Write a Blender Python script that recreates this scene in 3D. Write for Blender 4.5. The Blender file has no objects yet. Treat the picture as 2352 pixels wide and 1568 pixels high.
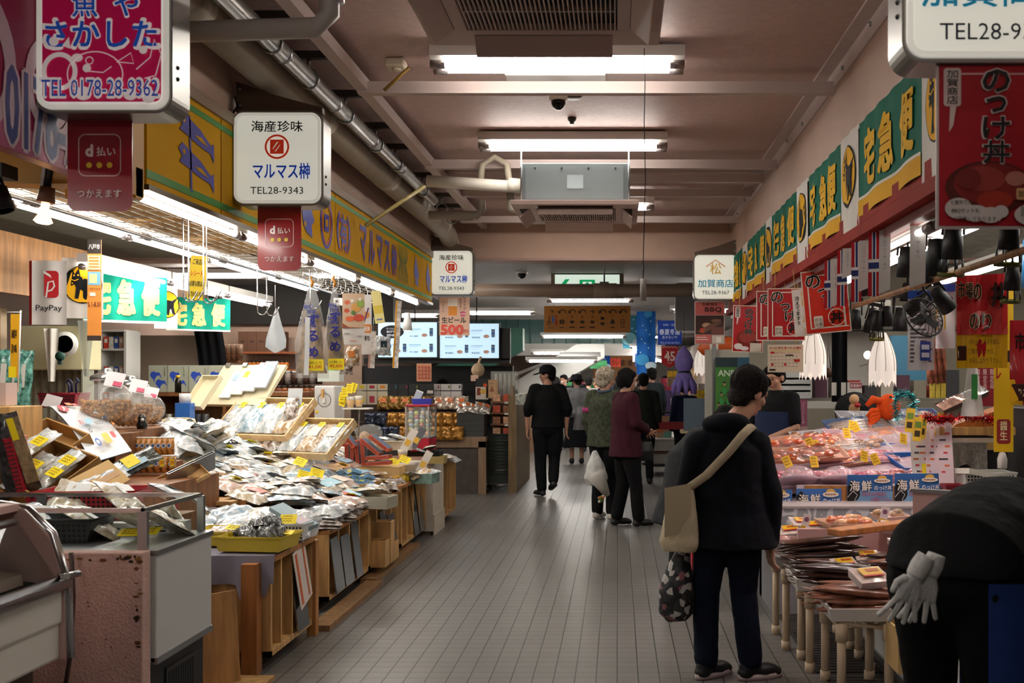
import bpy, bmesh, math, random
from mathutils import Vector, Matrix, Euler, noise
C = bpy.context.scene.collection
PI = math.pi
R = math.radians
rnd = random.Random(7)
# ---------------------------------------------------------------- camera, world, exposure
F, CX, CY, EYE = 2287.0, 1418.0, 873.0, 1.5      # focal length in pixels, vanishing point of the aisle, eye height
sc = bpy.context.scene
cam_d = bpy.data.cameras.new('camera'); cam = bpy.data.objects.new('camera', cam_d); C.objects.link(cam)
cam.location = (0, 0, EYE); cam.rotation_euler = (PI/2, 0, 0)
cam_d.sensor_width = 36; cam_d.lens = 36*F/2352
cam_d.shift_x = -(CX-1176)/2352; cam_d.shift_y = (CY-784)/2352
cam_d.clip_start = .05; cam_d.clip_end = 200
cam_d.dof.use_dof = True; cam_d.dof.focus_distance = 7.5; cam_d.dof.aperture_fstop = 5.0
sc.camera = cam
w = bpy.data.worlds.new('world'); sc.world = w; w.use_nodes = True
w.node_tree.nodes['Background'].inputs[0].default_value = (1, .86, .78, 1)
w.node_tree.nodes['Background'].inputs[1].default_value = .45
sc.view_settings.view_transform = 'Standard'; sc.view_settings.look = 'None'
sc.view_settings.gamma = 1; sc.view_settings.use_curve_mapping = False
sc.view_settings.exposure = 0.0
TUBE, TUBE_SHOP, TUBE_FAR = 38.0, 38.0, 58.0      # emission strength of the fluorescent tubes

def P(x, y, Y):
    return Vector(((x-CX)*Y/F, Y, EYE-(y-CY)*Y/F))
def floorY(y): return EYE*F/(y-CY)
# ---------------------------------------------------------------- materials
def lin(h):
    if isinstance(h, str):
        h = h.lstrip('#'); h = [int(h[i:i+2], 16)/255 for i in (0, 2, 4)]
    return tuple((c/12.92 if c <= .04045 else ((c+.055)/1.055)**2.4) for c in h)
_mats = {}
def M(col, r=.5, m=0., e=0., a=1., n=0., ns=8., b=0., bs=60., t=0., kind='', coat=0., col2=None, ior=1.45):
    """procedural material: colour, roughness, metal, emission, alpha, colour noise, bump, transmission"""
    key = (col, r, m, e, a, n, ns, b, bs, t, kind, coat, col2)
    if key in _mats: return _mats[key]
    mt = bpy.data.materials.new('%s_%s' % (kind or 'paint', str(col).strip('#')))
    mt.use_nodes = True; nt = mt.node_tree; N = nt.nodes; L = nt.links
    p = N['Principled BSDF']; c = lin(col)
    p.inputs['Base Color'].default_value = (*c, 1); p.inputs['Roughness'].default_value = r
    p.inputs['Metallic'].default_value = m; p.inputs['Alpha'].default_value = a
    p.inputs['Transmission Weight'].default_value = t; p.inputs['IOR'].default_value = ior
    if r >= .7: p.inputs['Specular IOR Level'].default_value = .18
    if coat: p.inputs['Coat Weight'].default_value = coat; p.inputs['Coat Roughness'].default_value = .12
    if e: p.inputs['Emission Color'].default_value = (*c, 1); p.inputs['Emission Strength'].default_value = e
    tc = N.new('ShaderNodeTexCoord')
    if n or col2:
        nz = N.new('ShaderNodeTexNoise'); nz.inputs['Scale'].default_value = ns; nz.inputs['Detail'].default_value = 5
        L.new(tc.outputs['Object'], nz.inputs['Vector'])
        cr = N.new('ShaderNodeValToRGB')
        if col2: c0, c1 = c, lin(col2)
        else: c0, c1 = tuple(v*(1-n) for v in c), tuple(min(1, v*(1+n)) for v in c)
        cr.color_ramp.elements[0].color = (*c0, 1); cr.color_ramp.elements[1].color = (*c1, 1)
        cr.color_ramp.elements[0].position = .36; cr.color_ramp.elements[1].position = .64
        if kind == 'wood':
            mp = N.new('ShaderNodeMapping'); mp.inputs['Scale'].default_value = (1, 1, .12)
            L.new(tc.outputs['Object'], mp.inputs['Vector']); L.new(mp.outputs[0], nz.inputs['Vector'])
        L.new(nz.outputs[0], cr.inputs[0]); L.new(cr.outputs[0], p.inputs['Base Color'])
        if e: L.new(cr.outputs[0], p.inputs['Emission Color'])
    if b:
        bz = N.new('ShaderNodeTexNoise'); bz.inputs['Scale'].default_value = bs; bz.inputs['Detail'].default_value = 3
        L.new(tc.outputs['Object'], bz.inputs['Vector'])
        bp = N.new('ShaderNodeBump'); bp.inputs['Strength'].default_value = b; bp.inputs['Distance'].default_value = .01
        L.new(bz.outputs[0], bp.inputs['Height']); L.new(bp.outputs[0], p.inputs['Normal'])
    _mats[key] = mt
    return mt
def wood(col, n=.25): return M(col, .5, n=n, ns=22, kind='wood', b=.08, bs=40)
CHROME = M('c8c8ca', .18, 1); STEEL = M('a0a2a4', .32, 1); ALU = M('b4b4b2', .42, .9)
BLACK = M('101012', .5); DARK = M('1c1c1f', .6); WHITE = M('e6e4de', .5); GREYM = M('88888a', .5)
GLASS = M('e8f2ee', .02, t=1., kind='glass', ior=1.12)
CLEAR = M('f2f6f6', .06, a=.16, kind='clear_plastic')
def tubemat(s): return M('fffaf2', .4, e=s, kind='tube')
# ---------------------------------------------------------------- mesh builder
_tc = {}
def text2d(s, bold=0.0):
    k = (s, bold)
    if k not in _tc:
        c = bpy.data.curves.new('lettering', 'FONT'); c.body = s; c.resolution_u = 2; c.offset = bold
        c.fill_mode = 'FRONT'
        o = bpy.data.objects.new('lettering', c); C.objects.link(o)
        me = bpy.data.meshes.new_from_object(o.evaluated_get(bpy.context.evaluated_depsgraph_get()))
        v = [(q.co.x, q.co.y) for q in me.vertices]; f = [tuple(q.vertices) for q in me.polygons]
        bpy.data.objects.remove(o); bpy.data.curves.remove(c); bpy.data.meshes.remove(me)
        if v:
            x0 = min(q[0] for q in v); x1 = max(q[0] for q in v); y0 = min(q[1] for q in v); y1 = max(q[1] for q in v)
        else: x0 = x1 = y0 = y1 = 0
        _tc[k] = (v, f, x0, x1, y0, y1)
    return _tc[k]
class MB:
    def __init__(s):
        s.v = []; s.f = []; s.mi = []; s.ms = []; s.sm = []; s.T = Matrix()
    def add(s, vs, fs, m, smooth=False):
        o = len(s.v); T = s.T
        s.v += [tuple(T @ Vector(q)) for q in vs]
        if m not in s.ms: s.ms.append(m)
        k = s.ms.index(m)
        for f in fs: s.f.append(tuple(i+o for i in f)); s.mi.append(k); s.sm.append(smooth)
        return s
    def box(s, c, d, m, rot=None, taper=1.):
        x, y, z = d[0]/2, d[1]/2, d[2]/2
        vs = [Vector((i*x*(taper if k < 0 else 1), j*y*(taper if k < 0 else 1), k*z)) for k in (-1, 1) for j in (-1, 1) for i in (-1, 1)]
        if rot is not None:
            E = Euler(rot).to_matrix(); vs = [E @ q for q in vs]
        c = Vector(c)
        return s.add([q+c for q in vs], [(0, 2, 3, 1), (4, 5, 7, 6), (0, 1, 5, 4), (2, 6, 7, 3), (0, 4, 6, 2), (1, 3, 7, 5)], m)
    def b2(s, a, b, m):
        return s.box([(p+q)/2 for p, q in zip(a, b)], [abs(q-p) for p, q in zip(a, b)], m)
    def tray(s, c, d, th, m, taper=.93, rot=None):
        """open box: outer size d, wall th; c is the bottom centre"""
        x, y, z = d[0]/2, d[1]/2, d[2]; vs = []
        for (zz, k, ins) in ((0, taper, 0), (z, 1, 0), (z, 1, th), (th, taper, th)):
            for (i, j) in ((-1, -1), (1, -1), (1, 1), (-1, 1)): vs.append(Vector((i*(x*k-ins), j*(y*k-ins), zz)))
        if rot is not None:
            E = Euler(rot).to_matrix(); vs = [E @ q for q in vs]
        c = Vector(c); vs = [q+c for q in vs]
        fs = [(3, 2, 1, 0), (12, 13, 14, 15)]
        for k in range(3):
            for i in range(4):
                j = (i+1) % 4; fs.append((k*4+i, k*4+j, k*4+4+j, k*4+4+i))
        return s.add(vs, fs, m)
    def tube(s, pts, r, m, n=8, cap=True, close=False):
        pts = [Vector(p) for p in pts]; rs = r if isinstance(r, (list, tuple)) else [r]*len(pts)
        vs = []; prev = None
        for i, p in enumerate(pts):
            if close: t = pts[(i+1) % len(pts)]-pts[i-1]
            else: t = pts[min(i+1, len(pts)-1)]-pts[max(i-1, 0)]
            t = t.normalized() if t.length > 1e-9 else Vector((0, 0, 1))
            if prev is None:
                a = t.cross(Vector((0, 0, 1)) if abs(t.z) < .9 else Vector((1, 0, 0))).normalized()
            else:
                a = prev-t*prev.dot(t); a = a.normalized() if a.length > 1e-6 else t.orthogonal().normalized()
            prev = a; bb = t.cross(a)
            for k in range(n):
                g = 2*PI*k/n; vs.append(p+(a*math.cos(g)+bb*math.sin(g))*rs[i])
        fs = []; q = len(pts)
        for i in range(q if close else q-1):
            i2 = (i+1) % q
            for k in range(n): k2 = (k+1) % n; fs.append((i*n+k, i2*n+k, i2*n+k2, i*n+k2))
        if cap and not close: fs += [tuple(range(n)), tuple(range((q-1)*n, q*n))[::-1]]
        return s.add(vs, fs, m, True)
    def loft(s, rings, m, cap=True, smooth=True):
        n = len(rings[0]); vs = [p for r_ in rings for p in r_]; fs = []
        for i in range(len(rings)-1):
            for k in range(n): k2 = (k+1) % n; fs.append((i*n+k, i*n+k2, i*n+n+k2, i*n+n+k))
        if cap: fs += [tuple(range(n))[::-1], tuple(range(len(vs)-n, len(vs)))]
        return s.add(vs, fs, m, smooth)
    def lathe(s, prof, m, c=(0, 0, 0), n=20, rot=None, cap=True, sx=1., sy=1.):
        E = Euler(rot).to_matrix() if rot is not None else Matrix.Identity(3); c = Vector(c)
        return s.loft([[c+E @ Vector((math.cos(2*PI*k/n)*r_*sx, math.sin(2*PI*k/n)*r_*sy, z)) for k in range(n)] for r_, z in prof], m, cap)
    def ball(s, c, r, m, n=12, q=8):
        r = r if isinstance(r, (list, tuple)) else (r, r, r)
        prof = [(max(1e-4, math.sin(PI*i/q)), -math.cos(PI*i/q)) for i in range(q+1)]
        c = Vector(c)
        return s.loft([[c+Vector((math.cos(2*PI*k/n)*a*r[0], math.sin(2*PI*k/n)*a*r[1], z*r[2])) for k in range(n)] for a, z in prof], m, False)
    def prism(s, poly, y0, y1, m, smooth=False):
        """polygon in XZ extruded along Y"""
        n = len(poly); vs = [(x, y0, z) for x, z in poly]+[(x, y1, z) for x, z in poly]
        return s.add(vs, [tuple(range(n)), tuple(range(n, 2*n))[::-1]]+[(i, n+i, n+(i+1) % n, (i+1) % n) for i in range(n)], m, smooth)
    def flat(s, poly, y, m): return s.add([(x, y, z) for x, z in poly], [tuple(range(len(poly)))], m)
    def grid(s, fn, nu, nv, m, smooth=True):
        vs = [fn(i/nu, j/nv) for j in range(nv+1) for i in range(nu+1)]; w_ = nu+1
        return s.add(vs, [(j*w_+i, j*w_+i+1, j*w_+w_+i+1, j*w_+w_+i) for j in range(nv) for i in range(nu)], m, smooth)
    def text(s, t, x, z, h, m, y=0., bold=0., w=None, align='c', slant=0., rot=0.):
        """lettering in the XZ plane facing -Y, glyph height h, fitted to width w"""
        v, f, x0, x1, y0, y1 = text2d(t, 0)
        if not v: return s
        if bold > .006:                                    # heavier strokes: the same glyphs set several times, shifted
            k = h/(y1-y0) if y1-y0 > .15 else h; d = bold*1.3*k; nn = 8 if bold > .022 else 4
            for i in range(nn):
                g = 2*PI*(i+.5)/nn; s.text(t, x+d*math.cos(g), z+d*math.sin(g), h, m, y+.00005*(i+1), 0, w, align, slant, rot)
        k = h/(y1-y0) if y1-y0 > .15 else h; kx = k if w is None else w/(x1-x0)
        ax = {'c': (x0+x1)/2, 'l': x0, 'r': x1}[align]; cy = (y0+y1)/2; cr, sr = math.cos(rot), math.sin(rot); out = []
        for a, b_ in v:
            dx = (a-ax)*kx+slant*(b_-cy)*k; dz = (b_-cy)*k
            out.append((x+dx*cr-dz*sr, y, z+dx*sr+dz*cr))
        return s.add(out, f, m)
    def mesh(s, name):
        me = bpy.data.meshes.new(name); me.from_pydata(s.v, [], s.f)
        for q in s.ms: me.materials.append(q)
        me.polygons.foreach_set('material_index', s.mi); me.polygons.foreach_set('use_smooth', s.sm); me.update()
        return me
    def build(s, name, parent=None, loc=None, rot=None, bevel=0, seg=2, fix=False):
        me = s.mesh(name)
        if fix:
            bm = bmesh.new(); bm.from_mesh(me); bmesh.ops.recalc_face_normals(bm, faces=bm.faces); bm.to_mesh(me); bm.free()
        o = bpy.data.objects.new(name, me); C.objects.link(o)
        if parent: o.parent = parent
        if loc is not None: o.location = loc
        if rot is not None: o.rotation_euler = rot if isinstance(rot, (tuple, list, Euler)) else (0, 0, rot)
        if bevel:
            md = o.modifiers.new('bevel', 'BEVEL'); md.width = bevel; md.segments = seg; md.limit_method = 'ANGLE'; md.angle_limit = R(40)
        return o
def tag(o, label, cat, group=None, kind=None):
    if label: o['label'] = label
    if cat: o['category'] = cat
    if group: o['group'] = group
    if kind: o['kind'] = kind
    return o
def thing(name, label, cat, loc=(0, 0, 0), rot=0, group=None):
    o = bpy.data.objects.new(name, None); C.objects.link(o); o.location = loc; o.empty_display_size = .1
    o.rotation_euler = rot if isinstance(rot, (tuple, list, Euler)) else (0, 0, rot)
    return tag(o, label, cat, group)
def struct(o): o['kind'] = 'structure'; return o
def dup(o, loc, rot=None, label=None, group=None, scale=None):
    kids = [c for c in o.children]
    r_ = o.copy(); C.objects.link(r_); r_.location = loc
    if rot is not None: r_.rotation_euler = rot if isinstance(rot, (tuple, list, Euler)) else (0, 0, rot)
    if scale is not None: r_.scale = scale if isinstance(scale, (tuple, list)) else (scale,)*3
    if label: r_['label'] = label
    if group: r_['group'] = group
    for c in kids:
        d = c.copy(); C.objects.link(d); d.parent = r_
        for g in list(c.children):
            h = g.copy(); C.objects.link(h); h.parent = d
    return r_
ORD = ['first', 'second', 'third', 'fourth', 'fifth', 'sixth', 'seventh', 'eighth', 'ninth', 'tenth', 'eleventh', 'twelfth', 'thirteenth',
       'fourteenth', 'fifteenth', 'sixteenth', 'seventeenth', 'eighteenth', 'nineteenth', 'twentieth']
def rrect(x0, z0, x1, z1, r, n=5):
    out = []
    for cx, cz, a0 in ((x1-r, z0+r, -90), (x1-r, z1-r, 0), (x0+r, z1-r, 90), (x0+r, z0+r, 180)):
        for i in range(n+1):
            g = R(a0+90*i/n); out.append((cx+r*math.cos(g), cz+r*math.sin(g)))
    return out
def circ(cx, cz, rx, rz=None, n=24): return [(cx+rx*math.cos(2*PI*i/n), cz+(rz or rx)*math.sin(2*PI*i/n)) for i in range(n)]
def deco(mb, w, h, y, items, r=.55, e=0., warp=None):
    """printed shapes and lettering on a board w x h centred at the origin in XZ; u,v run 0..1; later items lie on top"""
    st = .0006
    mm = lambda c: c if not isinstance(c, str) else M(c, r, e=e)
    X = lambda u: (u-.5)*w
    Z = lambda v: (v-.5)*h
    for it in items:
        y -= st; k = it[0]
        if k == 'r': mb.flat([(X(it[1]), Z(it[2])), (X(it[3]), Z(it[2])), (X(it[3]), Z(it[4])), (X(it[1]), Z(it[4]))], y, mm(it[5]))
        elif k == 'rr': mb.flat(rrect(X(it[1]), Z(it[2]), X(it[3]), Z(it[4]), it[6]*w), y, mm(it[5]))
        elif k == 'p': mb.flat([(X(a), Z(b)) for a, b in it[1]], y, mm(it[2]))
        elif k == 'c': mb.flat(circ(X(it[1]), Z(it[2]), it[3]*w, (it[5] if len(it) > 5 else it[3])*w), y, mm(it[4]))
        elif k == 'o':
            a = circ(X(it[1]), Z(it[2]), it[3]*w, (it[6] if len(it) > 6 else it[3])*w, 32); b = circ(X(it[1]), Z(it[2]), (it[3]-it[4])*w, ((it[6] if len(it) > 6 else it[3])-it[4])*w, 32)
            mb.add([(p[0], y, p[1]) for p in a+b], [(i, (i+1) % 32, 32+(i+1) % 32, 32+i) for i in range(32)], mm(it[5]))
        elif k == 'ro':
            a = rrect(X(it[1]), Z(it[2]), X(it[3]), Z(it[4]), it[6]*w); g = it[7]*w
            b = rrect(X(it[1])+g, Z(it[2])+g, X(it[3])-g, Z(it[4])-g, max(.001, it[6]*w-g)); n = len(a)
            mb.add([(p[0], y, p[1]) for p in a+b], [(i, (i+1) % n, n+(i+1) % n, n+i) for i in range(n)], mm(it[5]))
        elif k == 'l':                                            # stroke through points, width as share of w
            pts = [Vector((X(a), Z(b))) for a, b in it[1]]; g = it[3]*w/2
            L_ = []; R_ = []
            for i, p in enumerate(pts):
                t = (pts[min(i+1, len(pts)-1)]-pts[max(i-1, 0)]).normalized(); nn = Vector((-t.y, t.x))*g
                L_.append(p+nn); R_.append(p-nn)
            q = len(pts)
            mb.add([(p.x, y, p.y) for p in L_+R_], [(i, i+1, q+i+1, q+i) for i in range(q-1)], mm(it[2]))
        elif k == 't':                                            # ('t',u,v,h,col,str,bold,width,align,slant,rot)
            g = list(it)+[0, None, 'c', 0., 0.][len(it)-6:] if len(it) < 11 else it
            mb.text(g[5], X(g[1]), Z(g[2]), g[3]*h, mm(g[4]), y, g[6], None if g[7] is None else g[7]*w, g[8], g[9], g[10])
        elif k == 'tv':                                           # vertical writing ('tv',u,vtop,cell,col,str,bold,cellwidth)
            b = it[6] if len(it) > 6 else 0
            for i, chx in enumerate(it[5]):
                if chx == ' ': continue
                c_ = {'ー': '｜'}.get(chx, chx); v2 = text2d(c_, b)
                hh = (v2[5]-v2[4])/1.0
                wd = None if len(it) < 8 else it[7]*w*(v2[3]-v2[2])
                mb.text(c_, X(it[1]), Z(it[2]-(i+.5)*it[3]), it[3]*h*.98*min(1, max(hh, .16)), mm(it[4]), y, b, wd)
    return mb
def board(name, label, cat, loc, w, h, t, face, items, rot=0, group=None, edge=None, lit=0., gloss=.45, tilt=0., deco_r=.5):
    """a thin sign whose face looks along -Y before rotation; parts: panel, print"""
    o = thing(name, label, cat, loc, (tilt, 0, rot) if not isinstance(rot, tuple) else rot, group)
    pn = MB().box((0, 0, 0), (w, t, h), M(edge or face, gloss)).flat([(-w/2, -h/2), (w/2, -h/2), (w/2, h/2), (-w/2, h/2)], -t/2-.0005, M(face, gloss, e=lit))
    pn = pn.build('panel', o)
    if items: deco(MB(), w, h, -t/2-.001, items, deco_r, lit).build('print', pn)
    return o
# ================================================================ the setting
XL, XR, ZC, YE = -2.03, 1.30, 3.35, 11.4         # sign faces left and right, high ceiling, cross beam
PINK = M('bb9c8a', .5, n=.04, ns=3, b=.5, bs=150, kind='stucco'); PINKC = M('c0a49c', .6, n=.06, ns=30, kind='ceiling_board', b=.25, bs=220)
def plane(name, a, b, c, d, m):
    return struct(MB().add([a, b, c, d], [(0, 1, 2, 3)], m).build(name))
def floor_mat():
    mt = bpy.data.materials.new('floor_tiles'); mt.use_nodes = True; nt = mt.node_tree; N = nt.nodes; L = nt.links; p = N['Principled BSDF']
    tc = N.new('ShaderNodeTexCoord')
    sx = N.new('ShaderNodeSeparateXYZ'); L.new(tc.outputs['Object'], sx.inputs[0])
    def mt_(op, a, b=None, c=None):
        q = N.new('ShaderNodeMath'); q.operation = op
        for k_, v_ in enumerate((a, b, c)):
            if v_ is None: continue
            if isinstance(v_, (int, float)): q.inputs[k_].default_value = v_
            else: L.new(v_, q.inputs[k_])
        return q.outputs[0]
    def line(ax, size, wid):                              # 1 on the joint, 0 on the tile
        d = mt_('ABSOLUTE', mt_('SUBTRACT', mt_('FRACT', mt_('DIVIDE', ax, size)), .5))
        return mt_('MULTIPLY_ADD', d, 0, 0) if False else mt_('MINIMUM', mt_('MAXIMUM', mt_('DIVIDE', mt_('SUBTRACT', d, .5-wid/size), wid/size*.5), 0), 1)
    lx = line(sx.outputs[0], .1065, .0042); ly = line(sx.outputs[1], .093, .0034)
    jt = mt_('MAXIMUM', lx, mt_('MULTIPLY', ly, .95))
    vo = N.new('ShaderNodeTexWhiteNoise'); vo.noise_dimensions = '2D'; cb = N.new('ShaderNodeCombineXYZ'); L.new(mt_('FLOOR', mt_('DIVIDE', sx.outputs[0], .1065)), cb.inputs[0]); L.new(mt_('FLOOR', mt_('DIVIDE', sx.outputs[1], .093)), cb.inputs[1]); L.new(cb.outputs[0], vo.inputs['Vector'])
    nz = N.new('ShaderNodeTexNoise'); nz.inputs['Scale'].default_value = 1.1; nz.inputs['Detail'].default_value = 4; L.new(tc.outputs['Object'], nz.inputs['Vector'])
    vv = mt_('MULTIPLY_ADD', vo.outputs[0], .1, mt_('MULTIPLY_ADD', nz.outputs[0], .35, .72))
    mx = N.new('ShaderNodeMix'); mx.data_type = 'RGBA'; mx.inputs[6].default_value = (*lin('6e6b67'), 1); mx.inputs[7].default_value = (*lin('282624'), 1); L.new(jt, mx.inputs[0])
    m2 = N.new('ShaderNodeMix'); m2.data_type = 'RGBA'; m2.blend_type = 'MULTIPLY'; m2.inputs[0].default_value = 1; L.new(mx.outputs[2], m2.inputs[6]); L.new(vv, m2.inputs[7]); L.new(m2.outputs[2], p.inputs['Base Color'])
    n2 = N.new('ShaderNodeTexNoise'); n2.inputs['Scale'].default_value = 110; n2.inputs['Detail'].default_value = 2; L.new(tc.outputs['Object'], n2.inputs['Vector'])
    hh = mt_('SUBTRACT', mt_('MULTIPLY', n2.outputs[0], .25), jt)
    bp = N.new('ShaderNodeBump'); bp.inputs['Strength'].default_value = .35; bp.inputs['Distance'].default_value = .004
    L.new(hh, bp.inputs['Height']); L.new(bp.outputs[0], p.inputs['Normal'])
    p.inputs['Roughness'].default_value = .36
    return mt
plane('floor', (-9, -4, 0), (8, -4, 0), (8, 45, 0), (-9, 45, 0), floor_mat())
plane('ceiling', (-2.6, -4, ZC), (XR, -4, ZC), (XR, YE, ZC), (-2.6, YE, ZC), PINKC)
# soffit walls above the shop fronts
struct(MB().b2((-2.3, -4, 2.42), (XL-.02, YE, ZC), PINK).build('wall_left'))
struct(MB().b2((XR, -4, 2.40), (XR+.25, YE, ZC), PINK).build('wall_right'))
struct(MB().b2((-9, YE, 2.87), (8, YE+.3, ZC+.2), PINK).b2((-9, YE-.012, 2.87), (8, YE, 2.9), M('a98a80', .6)).build('wall_beam'))
GREYC = M('b0aaa6', .7, n=.05, kind='ceiling_board')
plane('ceiling', (-9, YE+.3, 3.02), (8, YE+.3, 3.02), (8, 45, 3.02), (-9, 45, 3.02), GREYC)
plane('ceiling', (-9, -4, 2.9), (-2.4, -4, 2.9), (-2.4, YE, 2.9), (-9, YE, 2.9), M('8f8a7a', .8, n=.1))
plane('ceiling', (XR+.25, -4, 2.9), (8, -4, 2.9), (8, YE, 2.9), (XR+.25, YE, 2.9), M('9a958c', .8, n=.1))
plane('wall_left', (-6.2, -4, 0), (-6.2, 45, 0), (-6.2, 45, 3.1), (-6.2, -4, 3.1), M('9b8478', .8))
plane('wall_right', (5.2, -4, 0), (5.2, 45, 0), (5.2, 45, 3.1), (5.2, -4, 3.1), M('b8b2a6', .8))
plane('wall_back', (-9, 44, 0), (8, 44, 0), (8, 44, 3.1), (-9, 44, 3.1), M('b9b0a8', .8))
plane('wall_front', (8, -4, 0), (-9, -4, 0), (-9, -4, 3.4), (8, -4, 3.4), M('8a7a70', .8))
# ceiling joists and edge angles
J = M('c4b2ac', .45)
for i, (y, zz) in enumerate(((190, 0), (368, 0), (409, .03), (447, .05), (497, 0))):
    Y = 1.78*F/(CY-y)
    struct(MB().b2((-1.55 if i < 4 else -1.7, Y-.03, ZC-.14+zz), (XR, Y+.03, ZC-.07+zz), J).build('trim_%d' % (i+1)))
Y = 2.6
struct(MB().b2((-1.55, Y-.03, ZC-.14), (XR, Y+.03, ZC-.07), J).build('trim_6'))
tr = MB().b2((-1.56, -3, ZC-.12), (-1.49, YE, ZC-.05), J); struct(tr.build('trim_7'))
tr = MB().b2((XR-.012, -3, ZC-.11), (XR+.002, YE, ZC), J).b2((XR-.09, -3, ZC-.012), (XR, YE, ZC), J)
for i in range(14): tr.ball((XR-.014, 3.2+i*.62, ZC-.07+.03*(i % 2)), .014, STEEL, 6, 4)
struct(tr.build('trim_8'))
struct(MB().b2((XL-.02, -3, 2.84), (XL+.015, YE, 2.9), M('8e7a66', .5)).build('trim_9'))
struct(MB().b2((XR-.012, -3, 2.84), (XR, YE, 2.865), M('cbbfb4', .5)).build('trim_10'))
# red awning rail under the right soffit
RED = M('8a2012', .75, n=.12, ns=5)
struct(MB().b2((XR-.03, 2.0, 2.32), (XR+.05, YE, 2.40), RED).b2((XR-.06, 2.0, 2.24), (XR+.05, YE, 2.30), RED).b2((XR+.0, 2, 2.2), (XR+.06, YE, 2.46), M('7a2a1c', .4)).build('trim_11'))
# ---------------------------------------------------------------- ceiling hangers, pipes
def hanger(Y, lab):
    o = thing('pipe_hanger', lab, 'hanger', (-1.75, Y, ZC), group='pipe hangers along the left ceiling')
    MB().b2((-.3, -.02, -.10), (.2, .02, -.06), M('4a4540', .5)).build('rail', o)
    MB().tube([(.07, 0, -.08), (.07, 0, -.16)], .006, STEEL, 6).ball((.07, 0, -.115), .014, STEEL, 8, 5).build('rod', o)
    MB().tube([(.07+.052*math.cos(a*PI/6), 0, -.21+.052*math.sin(a*PI/6)) for a in range(12)], .006, STEEL, 6, close=True).build('ring', o)
for i, y in enumerate((60, 148, 234, 305, 352, 415, 460, 484)):
    hanger(1.72*F/(CY-y), 'dark ceiling rail with pipe hanger clamp, %s from the front' % ORD[i])
PVC = M('9a8f80', .45, n=.05); CLEARW = M('b8b0a0', .25)
px, pz = -1.86, 3.12
o = thing('drain_pipe', 'large beige plastic drain pipe running under the left ceiling edge', 'pipe', (px, 0, pz))
MB().tube([(0, -3, .05), (0, 10.6, 0), (0, 10.9, -.02), (0, 11.1, -.1), (0, 11.2, -.25), (0, 11.22, -.4)], .1, PVC, 16).build('pipe', o)
for y in (2.6, 4.3, 6.2, 8.0, 9.3, 10.5): MB().tube([(0, y-.07, .02), (0, y+.07, .02)], .112, CLEARW, 16).build('coupling', o)
o = thing('conduit_pipe', 'thin metallic insulated pipe beside the large beige drain pipe', 'pipe', (-1.68, 0, 3.14))
MB().tube([(0, -3, 0), (0, 9.1, 0)], .047, M('a8a39c', .25, .7), 12).build('pipe', o)
for y in (1.5, 2.4, 3.3, 4.1, 5, 5.9, 6.8, 7.7, 8.6): MB().tube([(0, y-.015, 0), (0, y+.015, 0)], .0495, STEEL, 12).build('band', o)
o = thing('drain_branch', 'beige horizontal pipe from the ceiling unit to the left drain', 'pipe', (0, 7.85, 0.12))
MB().tube([(-1.5, 0, 2.95), (-.74, 0, 2.9)], .048, M('cfc8bc', .45), 12).build('pipe', o)
MB().tube([(-.86, 0, 2.92), (-.76, 0, 2.91)], .058, M('d8d2c6', .5), 12).build('sleeve', o)
MB().tube([(-1.1, .1, 2.9), (-1.08, .1, 3.1), (-.98, .1, 3.16), (-.88, .1, 3.1), (-.86, .1, 2.92)], .028, M('a89e8c', .5), 8).build('loop', o)
MB().tube([(-.86, .1, 2.9), (-.85, .1, 2.74), (-.78, .1, 2.72), (-.62, .1, 2.8)], .03, M('8c8478', .5), 8).build('elbow', o)
o = thing('drain_branch', 'short grey pipe elbow hanging below the left ceiling at the back', 'pipe', (0, 8.2, 0))
MB().tube([(-1.55, 0, 2.86), (-1.15, 0, 2.86), (-1.12, 0, 2.9), (-1.12, 0, 2.98)], .035, M('7e7468', .5), 10).build('pipe', o)
o = thing('conduit_pipe', 'grey pipe dropping from the ceiling in the top left', 'pipe', (-1.3, 3.9, 0))
MB().tube([(-.5, 0, 2.86), (.12, 0, 2.88), (.17, 0, 2.93), (.18, 0, 3.3)], .04, M('a8a29a', .4), 10).build('pipe', o)
MB().tube([(.18, 0, 2.98), (.18, 0, 3.03)], .05, STEEL, 10).build('collar', o)
o = MB().tube([P(840, 518, 6.2), P(975, 428, 6.6)], .013, M('a8985c', .4), 6).build('bamboo_pole'); tag(o, 'yellowish stick slanting from the yellow sign to the pipes', 'pole')
o = MB().tube([P(882, 208, 5.6), P(940, 155, 5.6)], .01, M('b08a3a', .4), 6).build('bamboo_pole'); tag(o, 'short tan stick hanging near the ceiling under the smoke detector', 'pole')
o = thing('smoke_detector', 'square cream detector box on the ceiling beside the left joist', 'detector', P(910, 160, 5.75))
MB().box((0, 0, .03), (.11, .11, .05), M('d8cbb4', .5)).build('housing', o, bevel=.01); MB().ball((0, 0, 0), (.03, .03, .012), M('c4b69c', .5), 10, 6).build('sensor', o)
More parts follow.
